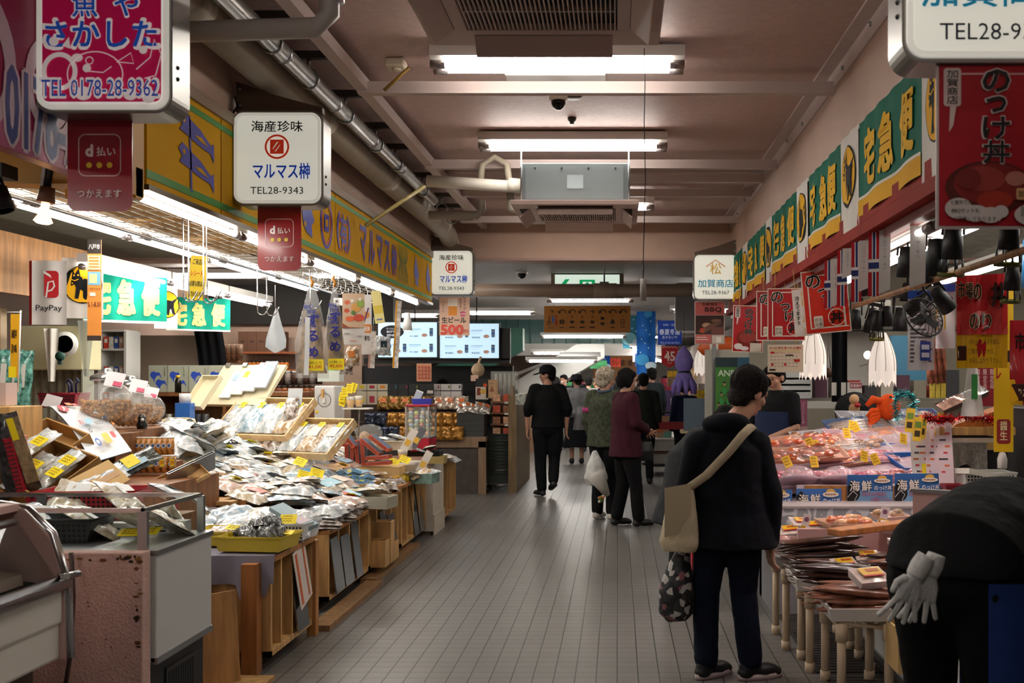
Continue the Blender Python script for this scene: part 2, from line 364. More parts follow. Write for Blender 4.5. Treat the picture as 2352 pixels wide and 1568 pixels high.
# ---------------------------------------------------------------- ceiling lamps
def lamp(name, lab, loc, L=1.4, e=TUBE, rot=0, tubes=2, wid=.2, group=None, sock=.08, back=True, tr=.016):
    o = thing(name, lab, 'lamp', loc, rot, group)
    if back: MB().b2((-L/2, -wid/2, 0), (L/2, wid/2, .06), M('d6d2cc', .4)).build('housing', o)
    for j in range(tubes):
        y = (j-(tubes-1)/2)*wid*.55
        MB().tube([(-L/2+sock, y, -.035), (L/2-sock, y, -.035)], tr, tubemat(e), 8, False).build('tube', o)
        for s_ in (-1, 1): MB().tube([(s_*(L/2-sock), y, -.035), (s_*L/2, y, -.035)], tr*1.5, M('9a9090', .3, .6), 10).build('socket', o)
    return o
lamp('ceiling_lamp', 'nearest twin tube lamp across the aisle ceiling, by the air conditioner', (-.33, 5.54, ZC-.075))
o_l2 = lamp('ceiling_lamp', 'second twin tube lamp across the aisle ceiling, behind the dome camera', (-.33, 7.44, ZC-.075))
lamp('ceiling_lamp', 'twin tube lamp across the aisle ceiling above the nearest air conditioner grille', (.0, 2.6, ZC-.075))
lamp('ceiling_lamp', 'twin tube lamp behind the far ceiling air conditioner', (-.33, 10.05, ZC-.075))
lamp('ceiling_lamp', 'twin tube lamp over the aisle out of frame behind the viewer', (.0, -.3, ZC-.075))
# ---------------------------------------------------------------- air conditioners
ACM = M('c4aca2', .45)
def aircon(lab, loc, body=True):
    o = thing('ceiling_air_conditioner', lab, 'air conditioner', loc); W = .95; h = W/2
    pn = MB().b2((-h, -h, 0), (h, -.30, .035), ACM).b2((-h, .30, 0), (h, h, .035), ACM).b2((-h, -.3, 0), (-.30, .3, .035), ACM).b2((.30, -.3, 0), (h, .3, .035), ACM)
    pn.build('panel', o, bevel=.004)
    MB().b2((-.3, -.3, .03), (.3, .3, .05), BLACK).build('filter', o)
    g = MB()
    for i in range(34): x = -.29+i*.0176; g.box((x, 0, .008), (.005, .58, .016), M('d2c2b8', .5))
    for y in (-.1, .1): g.box((0, y, .012), (.58, .01, .02), M('b8a69c', .5))
    g.build('grille', o)
    for k in range(4):
        a = k*PI/2; E = Matrix.Rotation(a, 4, 'Z'); f = MB(); f.T = E
        f.box((0, .39, -.03), (.56, .1, .008), ACM, rot=(R(-42), 0, 0)); f.build('louver', o)
        s_ = MB(); s_.T = E; s_.b2((-.28, .35, -.0015), (.28, .43, .001), M('2a2624', .6)); s_.build('slot', o)
    if body:
        b = MB().b2((-.41, -.41, .035), (.41, .41, .32), M('6e7678', .5, .4)); b.build('casing', o, bevel=.006)
        q = MB().b2((-.37, -.415, .05), (.36, -.41, .3), M('80888b', .45, .4))
        for i in range(4): q.box((-.3+.2*i, -.417, .28), (.012, .004, .012), DARK)
        q.b2((-.06, -.418, .13), (.06, -.414, .23), M('98a2a4', .35, .5)); q.build('access_plate', o)
        for x in (-.4, .4): MB().tube([(x, -.43, .02), (x, -.43, .45)], .006, STEEL, 6).build('hanger_rod', o)
    return o
aircon('near ceiling air conditioner at the top of the frame with wide intake grille', (-.30, 3.69, 2.90))
aircon('far hanging air conditioner with bare metal casing over the aisle', (-.315, 7.84, 2.80))
# camera, detectors, conduit on ceiling
o = thing('dome_camera', 'white dome security camera on the aisle ceiling between the two lamps', 'camera', (-.38, 6.42, ZC))
MB().lathe([(.01, 0), (.058, 0), (.06, -.04), (.05, -.05), (.01, -.05)], M('d6cabc', .4), n=20).build('base', o)
MB().lathe([(.047, -.048), (.046, -.07), (.034, -.095), (.012, -.107), (.001, -.108)], M('17141a', .08), n=20).build('dome', o)
o = MB().lathe([(.001, -.012), (.05, -.012), (.06, 0)], M('5a4038', .5), n=18).build('speaker_grille', loc=(-.29, 6.5, ZC)); tag(o, 'small round brown speaker grille beside the dome camera', 'speaker')
o = MB().lathe([(.001, -.045), (.015, -.045), (.018, -.03), (.03, -.02), (.032, 0)], M('3a3430', .5), n=14).build('sprinkler_head', loc=(-.32, 7.02, ZC)); tag(o, 'dark sprinkler head on the ceiling behind the dome camera', 'sprinkler')
for y, n_ in ((5.98, 'behind the nearest ceiling lamp'), (6.25, 'in front of the dome camera')):
    o = MB().box((-.37, y, ZC-.02), (.6, .12, .035), M('cfc8c4', .4)).build('cover_plate', bevel=.006); tag(o, 'flat metal ceiling cover plate ' + n_, 'cover plate')
o = MB().tube([(.145, 5.4, 3.3), (.15, 5.4, 3.1), (.145, 5.4, 2.9), (.152, 5.4, 2.6), (.14, 5.4, 2.13)], .0025, DARK, 5).build('cable'); tag(o, 'thin black cable hanging down the middle of the aisle', 'cable')
o = thing('pull_weight', 'grey hanging cylinder at the end of the aisle cable', 'weight', (.14, 5.4, 1.93))
MB().tube([(0, 0, 0), (0, 0, .12)], .017, M('9a9490', .45), 12).build('cylinder', o); MB().tube([(0, 0, .12), (0, 0, .16), (.004, 0, .18), (0, 0, .2)], .003, DARK, 5).build('hook', o)
# ================================================================ signs
YEL = 'd09c04'
def lightbox(lab, px, Y, zb, items, side=1, wd=.48, hh=.5, face='e8e8da', lit=.5):
    """illuminated box sign held out from a shop front; px: x of its wall-side edge"""
    o = thing('light_box_sign', lab, 'sign', (px+side*wd/2, Y, zb+hh/2)); T = .14
    MB().prism(rrect(-wd/2, -hh/2, wd/2, hh/2, .06, 7), -T/2, T/2, M('8e8c88', .35, .85)).build('casing', o)
    f = MB().prism(rrect(-wd/2+.012, -hh/2+.012, wd/2-.012, hh/2-.012, .05, 7), -T/2-.012, -T/2+.002, M('eceade', .35, e=lit*.75))
    f.build('rim', o)
    f = MB().flat(rrect(-wd/2+.03, -hh/2+.03, wd/2-.03, hh/2-.03, .035, 7), -T/2-.0128, M(face, .3, e=lit)); f.build('face', o)
    deco(MB(), wd, hh, -T/2-.0135, items, .4, lit*.5).build('lettering', o)
    s = -side
    b = MB().prism([(s*wd/2, hh/2+.005), (s*wd/2, hh/2+.17), (s*(wd/2-.2), hh/2+.1), (-s*(wd/2-.02), hh/2+.03), (-s*(wd/2-.02), hh/2)], -.02, .02, M('5e4c3e', .5))
    for z in (.04, .13): b.ball((s*(wd/2-.02), -.022, hh/2+z), .012, STEEL, 8, 5)
    b.build('bracket', o)
    for z in (-.09, -.13): MB().ball((-s*(wd/2), -.03, z), .008, DARK, 6, 4).build('screw', o)
    if side > 0: MB().tube([(-wd/2-.02, .02, hh/2+.1), (-wd/2+.02, -.05, hh/2+.03), (-wd/2-.03, -.05, hh/2-.05), (-wd/2+.01, -.05, hh/2-.1)], .006, BLACK, 6).build('cable', o)
    return o
MARU = [('t', .5, .83, .115, '101010', '海産珍味', .012, .56), ('o', .5, .615, .135, .022, 'd63a1e'), ('r', .425, .54, .575, .69, 'd63a1e'),
        ('p', [(.455, .565), (.455, .6), (.5, .665), (.535, .665), (.535, .63), (.49, .565)], 'f0ece0'), ('l', [(.45, .555), (.545, .675)], 'd63a1e', .028),
        ('t', .55, .36, .165, '1446b8', 'マルマス榊', .014, .62), ('t', .5, .155, .075, '181818', 'TEL28-9343', .0, .58)]
lightbox('lit white box sign with red square crest, on the yellow shop front nearest the front', XL, 5.32, 2.42, MARU)
lightbox('lit white box sign with red square crest, far end of the yellow shop front', XL-.03, 11.0, 2.43, MARU)
KAGA = [('l', [(.28, .72), (.5, .87), (.72, .72)], 'c86a3c', .02), ('t', .5, .68, .24, 'd9b46a', '松', .015), ('t', .5, .36, .17, '1588ac', '加賀商店', .012, .8), ('t', .5, .16, .08, '20202a', 'TEL28-9367', .0, .62)]
lightbox('lit white box sign with pine crest at the far end of the right shop front', XR+.01, 10.93, 2.375, KAGA, -1)
lightbox('large lit white box sign cut off at the top right corner', XR, 2.8, 2.37, [KAGA[0], KAGA[1], ('t', .5, .36, .17, '1588ac', '加賀商店', .012, .8), ('t', .5, .15, .085, '20202a', 'TEL28-9367', .0, .62)], -1, .52, .54)
# magenta box sign, top left
fishpts = [(.46+.2*math.cos(R(a)), .25+.15*math.sin(R(a))) for a in range(-60, 250, 12)]
SAKA = [('r', -.0, 0, 1, 1, 'c01552')]
SAKA = [('rr', .07, .07, .93, .93, 'b8134e', .05),
        ('t', .38, .72, .18, 'f2e9e6', '魚', .035), ('t', .68, .72, .17, 'f2e9e6', 'や', .035), ('t', .38, .72, .165, '2356b8', '魚', .014), ('t', .68, .72, .155, '2356b8', 'や', .014),
        ('t', .5, .52, .2, 'f2e9e6', 'さかした', .04, .84), ('t', .5, .52, .17, '2356b8', 'さかした', .018, .8),
        ('o', .2, .27, .13, .035, 'efe3e0', .14), ('c', .16, .47, .035, 'efe3e0'), ('p', [(.22, .44), (.27, .5), (.28, .42)], 'efe3e0'), ('c', .33, .36, .04, 'efe3e0', .03), ('c', .4, .29, .03, 'efe3e0'),
        ('l', fishpts, 'f4d8dc', .009), ('o', .42, .34, .03, .008, 'f4d8dc'), ('l', [(.4, .27), (.52, .26), (.58, .3)], 'f4d8dc', .008),
        ('l', [(.62, .33), (.72, .39), (.74, .32), (.62, .33)], 'f4d8dc', .008), ('l', [(.76, .28), (.86, .36), (.89, .48), (.94, .38), (.9, .24), (.82, .22)], 'f4d8dc', .009),
        ('c', .81, .41, .03, 'efe3e0'), ('c', .85, .1, .05, 'efe3e0'), ('c', .38, .12, .06, 'efe3e0', .05), ('c', .72, .11, .05, 'efe3e0', .04),
        ('t', .5, .155, .13, 'f2e9e6', 'TEL 0178-28-9362', .035, .86), ('t', .5, .155, .11, '2a4fb0', 'TEL 0178-28-9362', .0, .84)]
lightbox('lit magenta box sign with fish drawing and blue brush lettering at top left', XL+.0, 3.54, 2.43, SAKA, 1, .48, .52, 'e6e4e0', .4)
# d-pay flags
def dflag(lab, loc):
    w_, h_ = .232, .33
    o = thing('hanging_flag', lab, 'flag', loc)
    red = M('97121f', .22, coat=.3)
    b = MB(); pl = rrect(-w_/2, -h_/2, w_/2, h_/2+.03, .035)
    b.prism(pl, -.0015, .0015, red); b.build('panel', o)
    deco(MB(), w_, h_, -.002, [('ro', .17, .38, .83, .84, 'e6c9c6', .11, .014), ('t', .34, .66, .12, 'f0dedc', 'd', .035), ('t', .6, .65, .1, 'f0dedc', '払い', .012),
        ('c', .34, .5, .045, 'e8c33a'), ('c', .5, .5, .045, 'e8c33a'), ('c', .66, .5, .045, 'e8c33a'), ('t', .5, .19, .085, 'f0dedc', 'つかえます', .008, .68)], .35).build('print', o)
    return o
dflag('glossy red hanging flag with yellow dots below the magenta box sign', (-1.855, 3.57, 2.27))
dflag('glossy red hanging flag with yellow dots below the white crest sign', (-1.805, 5.32, 2.25))
# yellow fascia of the dried seafood shop
o = thing('fascia_sign', 'long yellow fascia sign with blue lettering and green stripes on the left', 'sign', (XL, 7.6, 2.595), PI/2)
yd = M(YEL, .72, n=.05, ns=2)
cuts = (-3.31, -2.5, -.44, 2.36, 3.3)
for a, b_ in zip(cuts, cuts[1:]): MB().b2((a+.006, 0, -.25), (b_-.006, .05, .25), yd).build('panel', o)
MB().b2((-3.31, -.012, -.275), (3.3, .05, -.25), M('5c4a30', .3, .4)).build('lower_trim', o)
MB().b2((-3.31, -.003, -.22), (3.3, 0, -.185), M('3f8a2c', .5)).b2((-3.31, -.003, .185), (3.3, 0, .215), M('3f8a2c', .5)).build('stripe', o)
bl = M('3f3aa0', .5); rd = M('b8452e', .5); gr = M('3d7d46', .5)
l = MB()
for i, chx in enumerate('(有)マルマス榊'):
    x = -.36+i*.225 if i < 3 else .34+(i-3)*.275
    if i < 3: x = -.37+i*.14
    l.text(chx, x+.012, -.012, .26, rd, -.0035, .02, .1 if i in (0, 2) else .2); l.text(chx, x, 0, .26, bl, -.0045, .015, .08 if i in (0, 2) else .19)
l.build('lettering', o)
g = MB(); deco(g, 6.6, .5, -.003, [('o', .4, .5, .022, .0035, '3f3aa0', .18/6.6*1.0), ('o', .4, .5, .017, .003, 'b8452e', .15/6.6), ('r', .3915, .38, .4085, .62, '3f3aa0'), ('r', .3955, .45, .4045, .55, YEL)], .5)
x0 = -2.8                                              # two fish on a drying pole
g.flat([(x0-.09, .16), (x0-.075, .16), (x0-.05, -.2), (x0-.07, -.2)], -.004, bl)
for dz, s_ in ((.09, 1), (-.06, .9)):
    g.flat([(x0-.2, dz+.04), (x0-.16, dz+.075), (x0-.06, dz+.05), (x0+.04, dz+.03), (x0+.17, dz-.02), (x0+.2, dz+.0), (x0+.205, dz-.1), (x0+.16, dz-.06), (x0+.02, dz-.05), (x0-.1, dz-.03), (x0-.19, dz-.02), (x0-.16, dz+.01)], -.004, bl)
    g.flat(circ(x0-.145, dz+.035, .013), -.005, yd)
    g.flat([(x0-.03, dz-.01), (x0+.05, dz-.005), (x0+.13, dz-.035), (x0+.03, dz-.025)], -.005, yd)
def weed(x, s_=1.):
    for k in range(-3, 4):
        for up in (1, -1):
            pts = [(x+k*.035*s_*(1 if up > 0 else 1.2), up*(.005)), (x+k*.07*s_, up*.09*s_), (x+k*.062*s_, up*.165*s_)]
            deco(g, 1, 1, -.0035, [('l', [(p[0]+.5, p[1]+.5) for p in pts], '3d7d46', .017*s_)])
weed(1.82); weed(-1.75)
for x, s_ in ((2.42, 1), (-1.1, .9), (3.05, 1)):                   # blue fish and shell prints
    g.flat([(x-.1, 0), (x-.06, .08), (x, .16), (x+.05, .08), (x+.1, .03), (x+.16, -.03), (x+.1, -.07), (x+.12, -.15), (x, -.13), (x-.07, -.09)], -.004, M('5a62b8', .5))
    g.flat(circ(x-.04, -.08, .02), -.005, yd)
g.build('print', o)
# orange end face of the fascia and the neighbouring magenta fascia
ORG = M('c08a18', .45, n=.1, ns=3)
o = MB().b2((XL-.02, 3.78, 2.28), (XL-.0, 4.27, 2.86), ORG).b2((XL-.3, 4.2, 2.27), (XL, 4.26, 2.40), ORG).b2((-5, 3.9, 2.27), (XL-.04, 4.0, 2.42), ORG).build('fascia_return'); tag(o, 'plain orange board joining the magenta and yellow fascia signs', 'board')
o = thing('fascia_sign', 'long magenta fascia sign with white splashes and phone number at far left', 'sign', (XL+.005, 2.2, 2.62), PI/2)
MB().b2((-1.6, 0, -.35), (1.55, .05, .5), M('8e2448', .4, n=.1, ns=2)).build('panel', o)
g = MB()
for x, z, r_ in ((.82, .3, .09), (1.05, .25, .06), (.55, .3, .08), (1.3, .18, .05)): g.flat(circ(x, z, r_*.7, r_*1.1, 9), -.003, M('c9b4bc', .5))
for x, r_ in ((.93, .22), (1.36, .16), (.5, .2)):
    a = circ(x, -.08, r_, r_*1.1, 28); b_ = circ(x, -.1, r_*.72, r_*.8, 28)
    g.add([(p[0], -.003, p[1]) for p in a+b_], [(i, (i+1) % 28, 28+(i+1) % 28, 28+i) for i in range(28)], M('c9b4bc', .5))
g.flat([(-.2, -.35), (1.55, -.35), (1.55, -.3), (.6, -.18), (-.2, -.24)], -.0025, M('b06482', .5))
g.build('print', o)
l = MB()
for bold, c_, y in ((.04, M('cdbcc4', .5), -.0045), (.012, M('4c5a8c', .5), -.0055)):
    l.text('0178-2', 1.09, -.2, .26, c_, y, bold, .43, 'l')
l.build('lettering', o)
# right hand delivery service flags
def cat_items(cx, cy, s, asp):
    """black cat carrying a kitten in a yellow oval; s is the half height as share of the board height, asp = h/w"""
    q = lambda x, y: (cx+x*s*asp, cy+y*s)
    cat = [(-.55, .95), (-.42, .62), (-.2, .98), (-.12, .5), (.05, .38), (.45, .3), (.95, .62), (.62, .1), (.6, -.2), (.72, -.8), (.52, -.82), (.4, -.35), (.3, -.4), (.22, -.9), (.02, -.9), (.02, -.38), (-.12, -.3), (-.22, -.85), (-.42, -.85), (-.35, -.2), (-.42, .0), (-.62, -.1), (-.68, .2), (-.58, .4)]
    return [('c', cx, cy, .98*s*asp, '101010', 1.05*s*asp), ('c', cx, cy, .93*s*asp, 'dfa91c', 1.0*s*asp), ('p', [q(x*.92, y*.92) for x, y in cat], '17171a'),
            ('c', *q(-.42, .5), .05*s*asp, 'dfa91c'), ('c', *q(-.22, .52), .05*s*asp, 'dfa91c'), ('l', [q(-.55, .28), q(-.4, .2), q(-.2, .3)], 'dfa91c', .05*s*asp), ('c', *q(-.5, .06), .04*s*asp, 'dfa91c')]
def cloth(mb, w, h, m, amp=.012, waves=3, ph=0., y=0., z0=None, z1=None, nv=4):
    f = lambda u, v: ((u-.5)*w, y+amp*math.sin(u*waves*2*PI+ph)*(1.15-v)+.5*amp*math.sin(u*waves*4.6*PI+ph*2), -h/2+(v*h) if z0 is None else z0+(z1-z0)*v)
    return mb.grid(f, 28, nv, m), f
def bent(mb, amp, waves, ph, w):
    """follow the folds of the cloth"""
    mb.v = [(x, y+amp*math.sin((x/w+.5)*waves*2*PI+ph)*(1.15-.5)+.5*amp*math.sin((x/w+.5)*waves*4.6*PI+ph*2), z) for x, y, z in mb.v]
    return mb
def subdiv_deco(w, h, y, items, r=.7):
    return deco(MB(), w, h, y, items, r)
def takkyu(lab, loc, rot, w, h, yellow=True, ph=0., amp=.008, group=None, gcol='0a6450', catfirst=False):
    o = thing('delivery_flag', lab, 'flag', loc, rot, group)
    b = MB(); cloth(b, w, h, M(gcol, .75, n=.06, ns=6), amp, 2, ph)
    cl_ = b.build('cloth', o)
    d = deco(MB(), w, h, -.006, [('t', .2, .5 if not yellow else .56, .55 if yellow else .66, 'dfaf2a' if yellow else 'ead98a', '宅', .028, .2), ('t', .5, .5 if not yellow else .56, .55 if yellow else .66, 'dfaf2a' if yellow else 'ead98a', '急', .028, .2), ('t', .8, .5 if not yellow else .56, .55 if yellow else .66, 'dfaf2a' if yellow else 'ead98a', '便', .028, .2)], .75)
    bent(d, amp, 2, ph, w).build('lettering', cl_)
    if yellow:
        e = MB(); e.grid(lambda u, v: ((u-.5)*w, -.004+amp*math.sin(u*4*PI+ph)*1.1-.003, -h/2+v*h*.17), 28, 1, M('d9a41e', .75)); e.grid(lambda u, v: ((u-.5)*w, -.005+amp*math.sin(u*4*PI+ph)*1.1-.003, -h/2+h*.17+v*h*.03), 28, 1, M('d8d4c8', .7)); e.build('hem_band', o)
    else: MB().grid(lambda u, v: ((u-.5)*w, -.004+amp*math.sin(u*4*PI+ph)*1.1-.002, -h/2+v*h*.05), 28, 1, M('dcdcd4', .7)).build('hem_band', o)
    return o
def catflag(lab, loc, rot, w, h, ph=0., group=None):
    o = thing('cat_flag', lab, 'flag', loc, rot, group); amp = .006
    b = MB(); cloth(b, w, h, M('d9d6d0', .8), amp, 1, ph); b = b.build('cloth', o)
    bent(deco(MB(), w, h, -.006, cat_items(.5, .56, .3, h/w), .75), amp, 1, ph, w).build('print', b)
    return o
spans = [(4.146, 5.225), (5.67, 6.62), (7.04, 8.17), (8.49, 9.68), (10.1, 10.9)]
for i, (a, b_) in enumerate(spans):
    takkyu('green delivery flag with yellow hem high on the right wall, %s from the front' % ORD[i], (XR-.03, (a+b_)/2, 2.6), -PI/2, b_-a, .49, True, i*1.3)
for i, (a, b_) in enumerate([(3.72, 4.14), (5.23, 5.66), (6.63, 7.03), (8.18, 8.48), (9.69, 10.09)]):
    catflag('white flag with black cat on the right wall, %s from the front' % ORD[i], (XR-.034, (a+b_)/2, 2.58), -PI/2, b_-a, .54, i*.9)
# far signs past the beam
OR2 = 'b4762e'
it = []
icons = ['↑', '↷', '↷', '↷', '→', '↷', '↷', '↷']
for i in range(8):
    u = .09+i*.117
    it += [('t', u, .79, .15, '2a1a10', ['↑', '↶', '↶', '↶', '→', '↶', '↶', '↶'][i], .01)]
    if i: it.append(('r', u-.06, .12, u-.0585, .66, '4a2c14'))
it += [('o', .055, .36, .022, .006, '2a1a10'), ('l', [(.06, .6), (.06, .4), (.08, .38)], '2a1a10', .007), ('p', [(.09, .55), (.12, .55), (.105, .28)], '2f6fc0'), ('c', .105, .6, .009, '2f6fc0'), ('p', [(.145, .28), (.13, .28), (.1375, .56), (.155, .28)], 'b8281e'), ('c', .138, .6, .009, 'b8281e'),
       ('c', .207, .4, .028, '2a1a10'), ('t', .207, .4, .14, OR2, 'i', .02)]
for i in (2, 3, 4): it += [('l', [(.09+i*.117-.006, .64), (.09+i*.117-.006, .54)], '2a1a10', .005), ('l', [(.09+i*.117+.006, .64), (.09+i*.117+.006, .54)], '2a1a10', .005), ('p', [(.09+i*.117-.026, .44), (.09+i*.117+.026, .44), (.09+i*.117+.014, .34), (.09+i*.117-.014, .34)], '2a1a10'), ('r', .09+i*.117-.03, .17, .09+i*.117+.03, .22, '4a2c14')]
it += [('r', .655, .48, .695, .58, '2a1a10'), ('r', .655, .28, .695, .38, '2a1a10'), ('rr', .77, .32, .814, .42, '2a1a10', .008), ('p', [(.777, .42), (.807, .42), (.801, .5), (.783, .5)], '2a1a10'), ('ro', .888, .3, .93, .5, '2a1a10', .008, .006), ('r', .893, .4, .925, .41, '2a1a10'), ('t', .09, .18, .06, '4a2c14', 'TOILET', 0, .07)]
it += [('t', .792, .6, .05, '4a2c14', 'TAXI', 0, .035), ('t', .909, .6, .05, '4a2c14', 'BUS', 0, .03), ('r', .18, .17, .235, .2, '4a2c14'), ('r', .77, .17, .815, .21, '4a2c14'), ('r', .885, .19, .935, .22, '4a2c14')]
o = board('guide_sign', 'orange hanging direction sign with arrows and pictograms over the far aisle', 'sign', P(1349, 733, 15), 1.3, .4, .03, OR2, it)
for x in (-.5, .5): MB().tube([(x, 0, .2), (x, 0, .63)], .004, STEEL, 5).build('wire', o)
o = board('exit_sign', 'lit green and white exit sign half hidden behind the cross pipe', 'sign', P(1349, 652, 14.2), .92, .26, .08, 'dff0e0', [('p', [(.06, .3), (.16, .75), (.23, .75), (.13, .3)], '149a5c'), ('r', .38, .1, .62, .72, '149a5c'), ('r', .43, .1, .57, .6, 'eef8ee'), ('c', .5, .48, .03, '149a5c'), ('p', [(.46, .4), (.54, .42), (.55, .2), (.5, .2), (.47, .1), (.44, .1)], '149a5c')], lit=.75)
MB().b2((-.52, -.03, -.2), (.52, .05, .17), M('8c7c68', .5)).build('surround', o, loc=(0, .08, .0))
o = MB().tube([P(1070, 667, 13.2), P(1620, 667, 13.2)], .088, M('9d8878', .4), 16).tube([P(1374, 667, 13.2)-Vector((.06, 0, 0)), P(1406, 667, 13.2)+Vector((.06, 0, 0))], .097, M('a08c7c', .35), 16).build('cross_pipe'); tag(o, 'thick beige pipe crossing the aisle just below the far ceiling', 'pipe')
o = MB().tube([P(1388, 655, 13.2), P(1388, 600, 13.2), P(1388, 585, 13.2)+Vector((0, 0, .05))], .012, STEEL, 6).box(P(1388, 650, 13.2), (.12, .1, .03), STEEL).build('pipe_hanger'); tag(o, 'metal rod clamp holding the beige cross pipe', 'hanger')
o = thing('dome_camera', 'small white dome camera under the far ceiling left of the exit sign', 'camera', P(1199, 628, 14))
MB().lathe([(.01, .05), (.085, .045), (.08, 0), (.01, 0)], M('cfcac4', .4), n=16).build('base', o); MB().lathe([(.062, 0), (.06, -.03), (.04, -.06), (.001, -.075)], M('17141a', .1), n=16).build('dome', o)
# front hanging poster at the top right, and the posters along the right shop
NOK = lambda bowl=True: [('r', .03, .02, .97, .98, 'a31322'), ('r', .26, .925, .97, .935, 'd8a8a8')]
big = [('r', .025, .018, .975, .982, 'a81022'), ('r', .18, .925, .975, .935, 'dcb4b0'), ('rr', .07, .735, .235, .965, 'd9c9c4', .03), ('p', [(.13, .74), (.19, .74), (.16, .62), (.12, .58)], 'd9c9c4'), ('tv', .152, .955, .052, '1a1a1c', '加賀商店', .008, .115),
       ('c', .5, .25, .42, '5a1a12', .25*1.0), ('c', .52, .27, .36, '8a2320', .2), ('c', .45, .3, .2, '9c3a34', .12), ('c', .55, .17, .17, 'a5301c', .09), ('c', .75, .3, .1, 'b8776a', .07), ('c', .3, .3, .12, '7c2420', .1)]
for i, chx in enumerate('のっけ丼'): big += [('t', .56, .885-i*.142, .14 if i != 1 else .1, 'cfc4c0', chx, .03, .27 if i != 1 else .2)]
for i, chx in enumerate('のっけ丼'): big += [('t', .56, .885-i*.142, .13 if i != 1 else .09, '151517', chx, .018, .25 if i != 1 else .18)]
big += [('c', .2, .12, .13, 'd8d0cc', .1), ('c', .36, .09, .13, 'd8d0cc', .08), ('c', .5, .08, .12, 'd8d0cc', .075), ('c', .6, .1, .07, 'd8d0cc', .06), ('t', .22, .155, .028, '151517', '七厘村での', .006, .2), ('t', .26, .105, .028, '151517', 'BBQセットも', .006, .26), ('t', .36, .055, .03, '151517', 'ご用意しております。', .006, .42),
        ('rr', .74, .17, .99, .24, 'd9a878', .02), ('t', .86, .205, .04, '241414', '加賀商店', .01, .2), ('c', .88, .08, .16, 'cfc8c4', .1), ('r', .78, .07, .95, .13, '9a948c'), ('c', .93, .72, .1, 'd8a020')]
board('hanging_poster', 'large red laminated rice bowl poster under the cut off sign, top right', 'poster', P(2270, 335, 2.75), .29, .46, .004, 'cfc4c0', big, .0)
def poster2(lab, loc, w_, h_, rot, roll, items, face='e6dccb', group=None):
    o = board('hanging_poster', lab, 'poster', loc, w_, h_, .004, face, items, (0, roll, rot), group, gloss=.2, deco_r=.25)
    for s_ in (-.3, .3): MB().tube([(s_*w_, 0, h_/2), (s_*w_, 0, h_/2+.14)], .003, M('c9a24a', .4), 5).build('cord', o)
    return o
def nokke(red='c4221c'):
    a = [('r', .025, .018, .975, .982, red), ('r', .12, .1, .15, .93, 'e6d8c8'), ('r', .12, .91, .95, .93, 'e6d8c8'), ('r', .12, .08, .95, .1, 'e6d8c8'), ('r', .86, .1, .9, .4, 'e6d8c8')]
    for b_, c_ in ((.04, 'e9dccb'), (.016, '17120f')):
        a += [('t', .25, .83, .2, c_, 'の', b_), ('t', .47, .64, .13, c_, 'っ', b_), ('t', .6, .47, .2, c_, 'け', b_)]
    return a + [('o', .7, .24, .19, .018, 'e9dccb'), ('t', .7, .24, .19, '17120f', '丼', .02), ('rr', .2, .1, .4, .28, 'e9dccb', .03), ('t', .3, .22, .06, '2a2018', '商加', 0, .17), ('t', .3, .15, .06, '2a2018', '店賀', 0, .17)]
rice = [('r', .025, .018, .975, .982, 'b3161f')] + big[2:5] + [('c', .5, .3, .36, '7c2018', .26), ('c', .5, .32, .28, '98352c', .18)]
for b_, c_ in ((.03, 'd8ccc4'), (.016, '151517')):
    rice += [('t', .52, .86-i*.14, .13, c_, chx, b_, .25) for i, chx in enumerate('のっけ丼')]
rice += [('tv', .86, .78, .09, 'e0b020', '始まりました', .02, .13), ('c', .2, .12, .14, 'd8d0cc', .1), ('c', .4, .08, .14, 'd8d0cc', .07), ('r', .58, .02, .95, .2, 'c9beb0'), ('t', .76, .22, .05, '151517', '加賀商店', .01, .3)]
yq = 7.2
poster2('orange red rice bowl poster nearest on the right, crossed by striped ribbons', P(1897, 692, 6.6), .30, .42, -.12, -.09, nokke('cf2a17'))
poster2('red rice bowl poster left of the orange red one, half covered by a beer banner', P(1806, 722, 7.2), .27, .38, -.1, .0, nokke('b3151a'))
poster2('red rice bowl poster mostly hidden behind the beer banner poster', P(1778, 725, 7.6), .27, .38, -.1, .0, nokke('a3121c'))
poster2('dark red photo poster of a rice bowl at the far end of the hanging row', P(1718, 755, 8.3), .255, .39, -.1, .03, rice)
nb = [('t', .5, .88, .1, 'c8361c', 'のっけ丼を食べれる場所', .015, .9), ('r', .08, .78, .92, .8, 'e8c020'), ('r', .08, .68, .18, .75, 'c8281e'), ('t', .55, .71, .07, 'b05038', 'お店でお召し上がり下さい', .0, .74), ('r', .5, .6, .72, .64, '1a1a1a'), ('rr', .74, .38, .9, .48, 'c8281e', .02), ('r', .1, .24, .16, .33, 'c8281e'), ('r', .46, .24, .52, .33, 'c8281e'), ('r', .05, .06, .22, .12, '252525')]
nb += [('r', .08+.1*i, .2+.12*j, .14+.1*i, .225+.12*j, '9a9088') for i in range(8) for j in range(4)]
poster2('cream leaflet with small map below the red rice bowl poster', P(1804, 823, 7.2), .255, .2, -.1, 0, nb, 'dccdb6')
beer = [('tv', .68, .97, .17, 'e0981c', '生ビール', .03, .3), ('tv', .28, .86, .105, '14120f', '冷えてます‼', .016, .27), ('rr', .58, .04, .84, .2, 'dca22c', .04), ('r', .58, .18, .84, .24, 'f2ece0')]
poster2('white vertical beer banner with orange letters between two red posters', P(1842, 718, 7.0), .12, .33, -.1, -.08, beer, 'd8cfc8')
